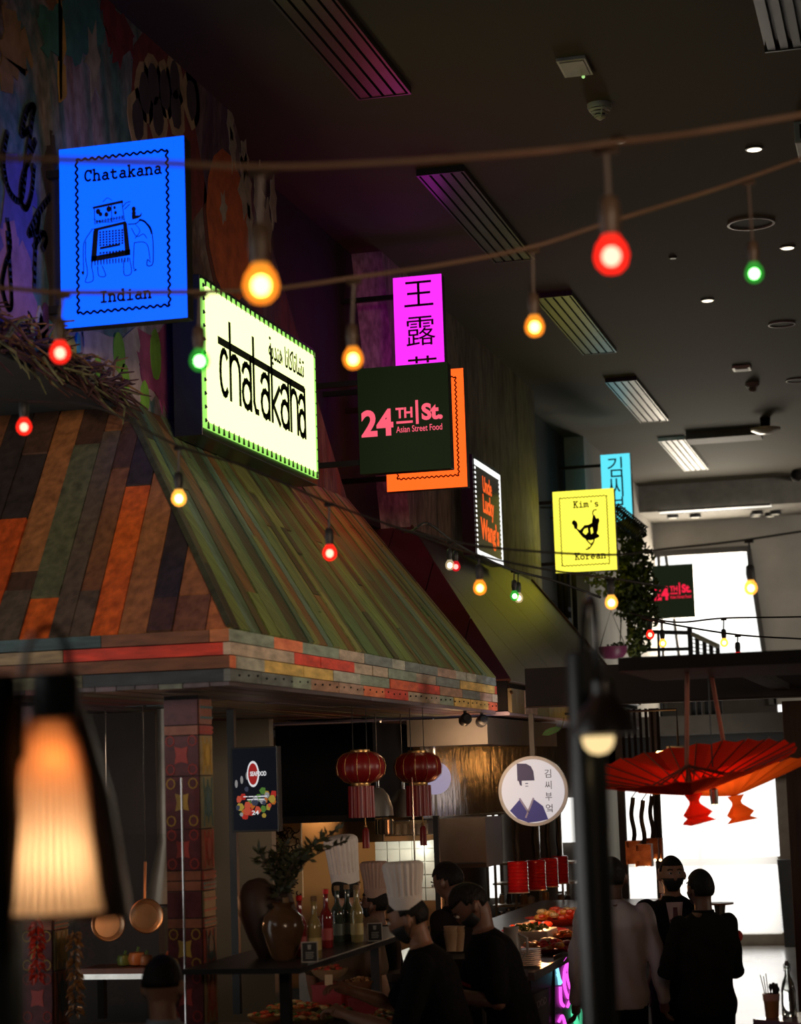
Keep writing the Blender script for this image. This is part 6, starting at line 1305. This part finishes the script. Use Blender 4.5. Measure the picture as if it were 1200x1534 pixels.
# lights of the stalls: glow of visible lamps and added fills without a fixture
spot('carved_screen_lamp', at(480, 1180, Y=16.2), at(480, 1330, Y=17.0), 34, (1, .62, .30), 1.5)
spot('bowl_lamp', (-3.1, 11.2, 2.6), (-3.25, 11.4, .98), 9, (1, .60, .32), .9)
plamp('heat_lamp_glow', at(812, 1352, d=15.0), 16, (1, .38, .14), .08)
plamp('canopy_glow', at(690, 1150, Y=14.9), 3.0, (1, .58, .28), .06)
plamp('tile_wall_glow', at(610, 1275, Y=16.3), 6.0, (.95, .95, .8), .05)
plamp('near_stall_glow', (-4.3, 10.6, 1.7), 2.2, (1, .45, .2), .05)
plamp('pan_glow', at(190, 1330, Y=10.8), 1.0, (1, .5, .25), .05)
plamp('parasol_bulb_glow', cb+V((0, -.02, -.06)), 8, (1, .62, .35), .03)
spot('shelf_spot', (-3.3, 13.5, 2.7), (-3.2, 11.0, 1.5), 5, (1, .62, .34), .8)
spot('partition_fill', (-4.2, 12.7, 2.7), (-4.75, 14.2, 1.5), 18, (1, .85, .65), 1.5)  # unseen light added to brighten the partition
sl = thing('reflection_strip', 'added warm light strip behind the scarlet parasol', 'lamp', (-2.2, 18.4, 2.42))  # added light strip, placed to give the steel canopy an orange reflection
m = MB(); m.tube([(-2.35, 18.15, 2.44), (-2.05, 18.65, 2.44)], .02, 10); m.tube([(-2.33, 18.2, 2.34), (-2.08, 18.6, 2.34)], .018, 10); obj('glow_tube', m, em('warm strip', (1, .42, .10), 30), sl, True)
m = MB(); m.tube([(-2.2, 18.4, 2.50), (-2.2, 18.4, 2.82), (HX-.02, 18.4, 2.82)], .012, 6); m.box((-2.3, 18.36, 2.47), (-2.1, 18.44, 2.50)); obj('hanger', m, BLACK, sl)
area('canopy_fill', (-3.3, 15.0, 2.62), at(700, 1175, Y=16.8), .4, .1, 6, (1, .60, .32), 1.6)  # unseen light added to brighten the steel canopy
area('round_sign_lamp', (-2.6, 15.0, 2.7), at(799, 1185, Y=17), .4, .4, 3, (.9, .9, 1))
# ================================================================ PEOPLE
def fuse(mb, voxel, smooth=4, extra=None):
    """one continuous surface out of overlapping closed shapes"""
    me = bpy.data.meshes.new('body'); me.from_pydata([tuple(p) for p in mb.v], [], mb.f); me.update()
    o = bpy.data.objects.new('body', me); COL.objects.link(o)
    r = o.modifiers.new('r', 'REMESH'); r.mode = 'VOXEL'; r.voxel_size = voxel
    s = o.modifiers.new('s', 'SMOOTH'); s.iterations = smooth; s.factor = .5
    ev = bpy.data.meshes.new_from_object(o.evaluated_get(bpy.context.evaluated_depsgraph_get()))
    out = MB(); out.add([v.co.copy() for v in ev.vertices], [tuple(p.vertices) for p in ev.polygons])
    bpy.data.objects.remove(o); bpy.data.meshes.remove(me); bpy.data.meshes.remove(ev)
    if extra: out.add(extra.v, extra.f)
    return out
def seg(mb, pts, rs, n=12):
    mb.tube(pts, rs, n)
    for p, r in zip(pts, rs): mb.ball(p, r*.99, n, 8)
def loft(mb, rings, X, Yv, n=20):
    """rings: (centre, half width, half depth)"""
    base = []; fs = []
    for c, a, b_ in rings:
        base += [c+X*(a*math.copysign(abs(math.cos(2*PI*k/n))**.85, math.cos(2*PI*k/n)))+Yv*(b_*math.copysign(abs(math.sin(2*PI*k/n))**.85, math.sin(2*PI*k/n))) for k in range(n)]
    for i in range(len(rings)-1):
        for k in range(n): fs.append((i*n+k, i*n+(k+1) % n, (i+1)*n+(k+1) % n, (i+1)*n+k))
    fs += [tuple(range(n))[::-1], tuple(range((len(rings)-1)*n, len(rings)*n))]
    mb.add(base, fs)
SKIN = {'a': pm('warm brown skin', (.24, .115, .065), .5, 0, .12, 20), 'b': pm('tan skin', (.34, .17, .10), .5, 0, .12, 20), 'c': pm('dark brown skin', (.15, .07, .045), .5, 0, .12, 20)}
HAIR = pm('black hair', (.009, .007, .006), .6, 0, .5, 80, .4, spec=.2); MASKM = pm('black face mask', (.008, .008, .009), .7)
BLK = pm('black cotton', (.007, .007, .0075), .9, 0, .2, 30, spec=.08); HATM = pm('white chef cotton', (.66, .60, .56), .8, 0, .05, 20)
def person(label, hx, hy, d_, ang, skin='a', lean=0, hp=0, hyaw=0, armR=None, armL=None, top=BLK, trouser=BLK, sleeve='short', hat=None, mask=True, hair=True, collar=None, jacket=False, extras=None, hatcol=None, trim=None, grip=.5, wide=1.0, tall=None, low=-.36):
    """hx, hy: pixel of the top of the skull at distance d_; ang: world heading of the face in degrees"""
    HC = V((0, .02, 1.635)); f_ = V((math.cos(math.radians(ang)), math.sin(math.radians(ang)), 0)); r_ = V((f_.y, -f_.x, 0))
    L_ = Matrix.Rotation(-lean, 3, 'X')       # bend forward at the hip
    def bend(p):
        p = V(p)
        if p.z > .95: t = min(1, (p.z-.95)/.25); q = Matrix.Rotation(-lean*t, 3, 'X') @ (p-V((0, 0, .95))); p = q+V((0, 0, .95))
        return p
    hc0 = bend(HC); topw = at(hx, hy, d=d_); s = topw.z/(hc0.z+.112)
    if tall: s = tall
    base = V((topw.x, topw.y, 0))-(r_*hc0.x+f_*hc0.y)*s; base.z = topw.z-(hc0.z+.112)*s
    W = lambda p: base+(r_*p[0]+f_*p[1])*s+V((0, 0, p[2]*s))
    Tm = lambda p: W(bend(p))
    root = thing('person', label, 'person', (base.x, base.y, max(0, base.z)))
    HM = Matrix.Rotation(-lean*.6, 3, 'X') @ Matrix.Rotation(hyaw, 3, 'Z') @ Matrix.Rotation(-hp, 3, 'X')
    def H(p): return W(hc0+HM @ V(p))
    def headmb(mb, k=1.0, keep=None, n=28, m_=18):
        vs = []; idx = {}; fs = []
        for i in range(m_+1):
            a = -PI/2+PI*i/m_
            for j in range(n):
                t = 2*PI*j/n; x, y, z = math.cos(a)*math.cos(t), math.cos(a)*math.sin(t), math.sin(a)
                jx = 1-.30*max(0, -z)**1.4; jy = 1-.10*max(0, -z) if y > 0 else 1-.35*max(0, -z)
                vs.append((x, y, z, H((x*.078*k*jx, y*.098*k*jy+(.008 if z < 0 else 0)*(-z), z*.116*k))))
        for i in range(m_):
            for j in range(n):
                q = (i*n+j, i*n+(j+1) % n, (i+1)*n+(j+1) % n, (i+1)*n+j)
                c = [sum(vs[u][w_] for u in q)/4 for w_ in range(3)]
                if keep is None or keep(*c): fs.append(q)
        mb.add([v[3] for v in vs], fs)
    # ---- body, one continuous mesh
    b = MB(); headmb(b)
    b.lathe([(.006*s, -.03*s), (.014*s, -.012*s), (.010*s, .02*s), (.004*s, .035*s)], H((0, .098, -.012)), 8, (HM @ V((0, 0, 1))).x*r_+(HM @ V((0, 0, 1))).y*f_+V((0, 0, 1))*(HM @ V((0, 0, 1))).z)
    for sx_ in (-1, 1): b.ball(H((sx_*.086, -.006, -.012)), (.014*s, .020*s, .033*s), 8, 8)
    seg(b, [H((0, -.015, -.05)), Tm((0, -.005, 1.50)), Tm((0, 0, 1.42))], [.056*s, .055*s, .075*s])
    def ring(z, a, c, y=0): return (Tm((0, y, z)), a*s*wide, c*s)
    trs = [ring(.86, .155, .105), ring(.95, .16, .112), ring(1.08, .142, .102), ring(1.22, .165, .118, .005), ring(1.34, .180, .120), ring(1.42, .165, .10), ring(1.47, .10, .075), ring(1.50, .06, .055)]
    Fv = f_*math.cos(lean)-V((0, 0, math.sin(lean)))
    loft(b, trs, r_, Fv)
    armR = armR or ((.235, -.02, 1.14), (.25, .06, .90)); armL = armL or ((-.235, -.02, 1.14), (-.25, .06, .90))
    hands = MB(); arms = []
    for sx_, (el, wr) in ((1, armR), (-1, armL)):
        sh_ = Tm((sx_*.175*wide, 0, 1.415)); e_, w_ = W(el), W(wr); arms.append((sh_, e_, w_))
        seg(b, [sh_, sh_.lerp(e_, .5), e_, e_.lerp(w_, .35), w_], [.053*s, .047*s, .040*s, .040*s, .026*s])
        dr = (w_-e_).normalized(); side = dr.cross(V((0, 0, 1)) if abs(dr.z) < .8 else f_).normalized(); nn = side.cross(dr).normalized()
        if abs(dr.z) > .8: side, nn = f_-dr*f_.dot(dr), r_*sx_; side.normalize(); 
        if nn.z > 0 and abs(dr.z) <= .8: nn = -nn
        palm = w_+dr*.05*s; b.tube([w_, w_+dr*.03*s, palm+dr*.03*s], [.024*s, .030*s, .030*s], 10)
        for q in (-.022, -.008, .008, .022): b.ball(palm+side*q*s+dr*.02*s, .015*s, 8, 6)
        for k, (o_, ln) in enumerate(((-.028, .062), (-.009, .075), (.010, .080), (.028, .070))):
            a0 = palm+side*o_*s+dr*.025*s; cur = grip
            d1 = (dr*math.cos(cur*.6)+nn*math.sin(cur*.6)); d2 = (dr*math.cos(cur*1.5)+nn*math.sin(cur*1.5)); d3 = (dr*math.cos(cur*2.3)+nn*math.sin(cur*2.3))
            p1 = a0+d1*ln*.5*s; p2 = p1+d2*ln*.32*s; p3 = p2+d3*ln*.26*s; hands.tube([a0-dr*.02*s, a0, p1, p2, p3], [.009*s, .0088*s, .0082*s, .0076*s, .005*s], 8)
        t0 = w_+side*.022*s+dr*.02*s; t1 = t0+(side*.7+dr*.7+nn*.25).normalized()*.035*s; t2 = t1+(dr+nn*.5+side*.1).normalized()*.032*s; hands.tube([t0, t1, t2], [.012*s, .0095*s, .006*s], 8)
    legs = []
    for sx_ in (-1, 1):
        h_, k_, a_ = W((sx_*.085, 0, .90)), W((sx_*.095, .02, .49)), W((sx_*.10, -.02, .08)); legs.append((h_, k_, a_))
        seg(b, [h_, h_.lerp(k_, .5), k_, k_.lerp(a_, .35), a_], [.085*s, .072*s, .052*s, .052*s, .036*s]); seg(b, [a_, W((sx_*.11, .10, .04)), W((sx_*.115, .17, .035))], [.036*s, .036*s, .028*s])
    obj('body', fuse(b, .009, 3, hands), SKIN[skin], root, True)
    # ---- clothing
    c = MB(); k = .018
    tr2 = [(p, a+(k+(.012 if jacket or sleeve == 'long' else 0))*s, d2+(k+.004)*s) for p, a, d2 in trs]
    tr2[-1] = (trs[-1][0], .058*s, .055*s); tr2[-2] = (trs[-2][0], trs[-2][1]+.006*s, trs[-2][2]+.006*s)
    if jacket: tr2 = [(Tm((0, 0, .78)), .185*s*wide, .13*s)]+tr2
    loft(c, tr2, r_, Fv)
    for sh_, e_, w_ in arms:
        if sleeve == 'short': seg(c, [sh_, sh_.lerp(e_, .45), sh_.lerp(e_, .85)], [.066*s, .064*s, .066*s])
        else: seg(c, [sh_, sh_.lerp(e_, .5), e_, e_.lerp(w_, .5), e_.lerp(w_, .97)], [.068*s, .064*s, .058*s, .05*s, .040*s])
    t_ = fuse(c, .010, 4)
    rr_ = random.Random(int(hx)); ph = rr_.random()*9
    if sleeve == 'long':   # soft folds
        t_.v = [p+(p-V((topw.x, topw.y, p.z))).normalized()*(.0045*math.sin(p.z*38+ph+p.x*23)+.004*math.sin(p.x*60+p.z*14+ph)) for p in t_.v]
    obj('jacket' if jacket else 'shirt', t_, top, root, True)
    c = MB(); loft(c, [(W((0, 0, .80)), .172*s*wide, .125*s), (W((0, 0, .90)), .17*s*wide, .122*s), (W((0, 0, 1.0)), .162*s*wide, .116*s)], r_, f_)
    for h_, k_, a_ in legs: seg(c, [h_, h_.lerp(k_, .5), k_, k_.lerp(a_, .5), a_], [.10*s, .088*s, .072*s, .065*s, .058*s])
    obj('trousers', fuse(c, .013, 3), trouser, root, True)
    for sx_ in (-1, 1): c = MB(); seg(c, [W((sx_*.10, -.04, .045)), W((sx_*.11, .08, .045)), W((sx_*.115, .19, .036))], [.045*s, .046*s, .036*s]); obj('shoe', c, pm('black shoe leather', (.01, .01, .01), .3), root, True)
    if hair:
        c = MB(); headmb(c, 1.075, lambda x, y, z: (z > .56 if y > .25 else z > -.02 if y > -.15 and z > -.02 and False else (z > .28-.75*max(0, .15-y) if y < .25 and y > -.45 else z > low))); o = obj('hair', c, HAIR, root, True); md = o.modifiers.new('t', 'SOLIDIFY'); md.thickness = .010; md.offset = -1
    if mask:
        c = MB(); headmb(c, 1.08, lambda x, y, z: y > .12 and -.88 < z < -.08-.12*abs(x)); o = obj('face_mask', c, MASKM, root, True); md = o.modifiers.new('t', 'SOLIDIFY'); md.thickness = .004
        for sx_ in (-1, 1):
            c = MB(); c.tube([H((sx_*.070, .03, -.03)), H((sx_*.083, -.015, .0)), H((sx_*.082, -.02, -.03)), H((sx_*.064, .02, -.075))], .0018*s, 5); obj('mask_strap', c, MASKM, root)
    for sx_ in (-1, 1):
        c = MB(); c.ball(H((sx_*.030, .090, .012)), (.012*s, .012*s, .008*s), 10, 7); eo = obj('eye', c, pm('eye white', (.5, .47, .44), .2), root, True); c = MB(); c.ball(H((sx_*.030, .1005, .012)), .0055*s, 8, 6); obj('iris', c, HAIR, eo, True)
        c = MB(); c.tube([H((sx_*.015, .1, .032)), H((sx_*.032, .097, .037)), H((sx_*.048, .086, .031))], .004*s, 5); obj('eyebrow', c, HAIR, root)
    if hat:
        hh, r0, r1, tl = hat; up_ = HM @ Matrix.Rotation(tl, 3, 'X') @ V((0, 0, 1)); aw = (r_*up_.x+f_*up_.y+V((0, 0, up_.z))).normalized(); c0 = H((0, -.005, .045))
        hm = hatcol or HATM
        c = MB(); c.lathe([(r0*s, 0), (r0*1.02*s, .065*s), (r0*.99*s, .066*s), (r0*.97*s, .002)], c0, 40, aw, cap=False); hb_ = obj('chef_hat', c, hm, root, True, label='tall pleated chef hat')
        c = MB(); c.lathe([(r0*s, .06*s), (r0*1.03*s, .11*s), ((r0*.5+r1*.5)*s, hh*.62*s), (r1*s, hh*.88*s), (r1*.97*s, hh*.95*s), (r1*.8*s, hh*s), (r1*.3*s, hh*1.01*s), (.002, hh*.995*s)], c0, 132, aw, .045, 22, cap=False); obj('pleated_crown', c, hm, hb_, True)
    if trim:
        for sh_, e_, w_ in arms[:1]:
            c = MB(); q = sh_.lerp(e_, .84); dd = (e_-sh_).normalized(); c.lathe([(.068*s, -.008), (.070*s, .008)], q, 20, dd, cap=False); obj('sleeve_trim', c, trim, root, True, label='thin red sleeve trim')
    if collar:
        c = MB(); zc = Tm((0, -.0, 1.492)); c.lathe([(.072*s, -.022*s), (.068*s, .012*s), (.062*s, .014*s)], zc, 24, (Tm((0, 0, 1.5))-Tm((0, 0, 1.4))).normalized(), cap=False); obj('collar', c, collar, root, True)
    if extras: extras(root, W, Tm, H, s)
    return root
SHIRT = pm('pale lilac grey shirt', (.50, .44, .46), .8, 0, .06, 12); SUIT = pm('black suit wool', (.011, .010, .012), .9, spec=.08)
# -- right-hand group
person('man in a pale grey long-sleeved shirt seen from behind, beside the black post', 916, 1286, 12.7, 100, 'c', armR=((.255, -.02, 1.12), (.275, .05, .90)), top=SHIRT, sleeve='long', mask=False, hyaw=-.1, collar=SHIRT)
def suit_bits(root, W, Tm, H, s):
    c = MB(); a = [Tm((-.055, .118, 1.46)), Tm((.055, .118, 1.46)), Tm((.03, .150, 1.28)), Tm((0, .155, 1.15)), Tm((-.03, .150, 1.28))]; c.prism(a, (Tm((0, .01, 1.3))-Tm((0, 0, 1.3)))); obj('shirt_front', c, pm('pink white shirt', (.62, .42, .42), .8), root, label='pale pink shirt front')
    c = MB(); c.prism([Tm((-.014, .158, 1.43)), Tm((.014, .158, 1.43)), Tm((.02, .170, 1.20)), Tm((0, .172, 1.16)), Tm((-.02, .170, 1.20))], (Tm((0, .004, 1.3))-Tm((0, 0, 1.3)))); obj('tie', c, pm('dark red tie', (.10, .02, .03), .6), root, label='dark red tie')
    for sx_ in (-1, 1):
        c = MB(); c.prism([Tm((sx_*.06, .115, 1.48)), Tm((sx_*.10, .125, 1.36)), Tm((sx_*.03, .158, 1.13)), Tm((sx_*.035, .150, 1.30))], (Tm((0, .012, 1.3))-Tm((0, 0, 1.3)))); obj('lapel', c, SUIT, root)
person('man in a black suit and mask facing the camera with a pink shirt', 1005, 1284, 13.5, -78, 'b', armR=((.25, .04, 1.14), (.12, .26, 1.12)), armL=((-.235, .02, 1.14), (-.22, .12, .92)), top=SUIT, sleeve='long', jacket=True, hyaw=.15, extras=suit_bits, grip=.9)
def badge(root, W, Tm, H, s):
    p = Tm((.247, .0, 1.33)); c = MB(); c.ball(p, (.028*s, .028*s, .036*s), 10, 8); obj('sleeve_badge', c, pm('bright red badge', (.6, .03, .02), .6), root, True, label='bright red sleeve badge')
person('man in black clothes with a red sleeve badge, seen from behind', 1048, 1304, 12.5, 128, 'c', armR=((.235, .04, 1.12), (.12, .22, 1.05)), armL=((-.23, .08, 1.14), (-.14, .30, 1.12)), top=pm('faded black cotton', (.013, .012, .011), .9, spec=.08), sleeve='long', mask=True, extras=badge, collar=BLK, wide=.98)
# -- kitchen
person('chef in the tallest white hat and black shirt bending over the food counter', 611, 1340, 10.0, 186, 'a', lean=.25, hp=.22, armR=((.22, .30, 1.18), (.14, .50, 1.26)), armL=((-.24, .20, 1.10), (-.14, .48, 1.18)), hat=(.225, .080, .097, .33), top=BLK, grip=.7)
person('bareheaded cook in black with red sleeve trim and mask, looking down', 704, 1322, 10.7, 200, 'c', lean=.28, hp=.62, armR=((.22, .22, 1.16), (.10, .42, 1.20)), armL=((-.24, .12, 1.14), (-.06, .38, 1.18)), top=BLK, trim=pm('red trim', (.35, .015, .01), .7), grip=1.0)
person('chef in a tilted white hat with his back turned, lit warm behind the bottles', 518, 1304, 12.5, 75, 'b', hyaw=.0, hp=-.05, hat=(.275, .086, .100, .12), top=pm('brown kitchen shirt', (.09, .05, .025), .8), mask=False)
person('chef whose white hat, coloured as pink-lit, shows behind the row of bottles, between the other two hats', 561, 1330, 13.3, 170, 'c', hat=(.25, .078, .10, .0), hatcol=pm('pink-lit white hat cotton', (.40, .26, .21), .8), top=BLK)  # white hat coloured pink in place of the pinkish light on it
person('dark-clothed cook with reddish neck half hidden behind the black post', 671, 1292, 12.65, 160, 'c', lean=.12, hp=.3, top=pm('black brown cotton', (.012, .008, .007), .9, spec=.08), mask=False)
# -- lower left
person('man with short dark hair and mask, only his head showing at the lower left', 243, 1434, 7.9, 112, 'b', hyaw=-.45, low=-.02, top=pm('pale blue shirt', (.28, .31, .36), .8), collar=pm('pale blue shirt', (.28, .31, .36), .8))
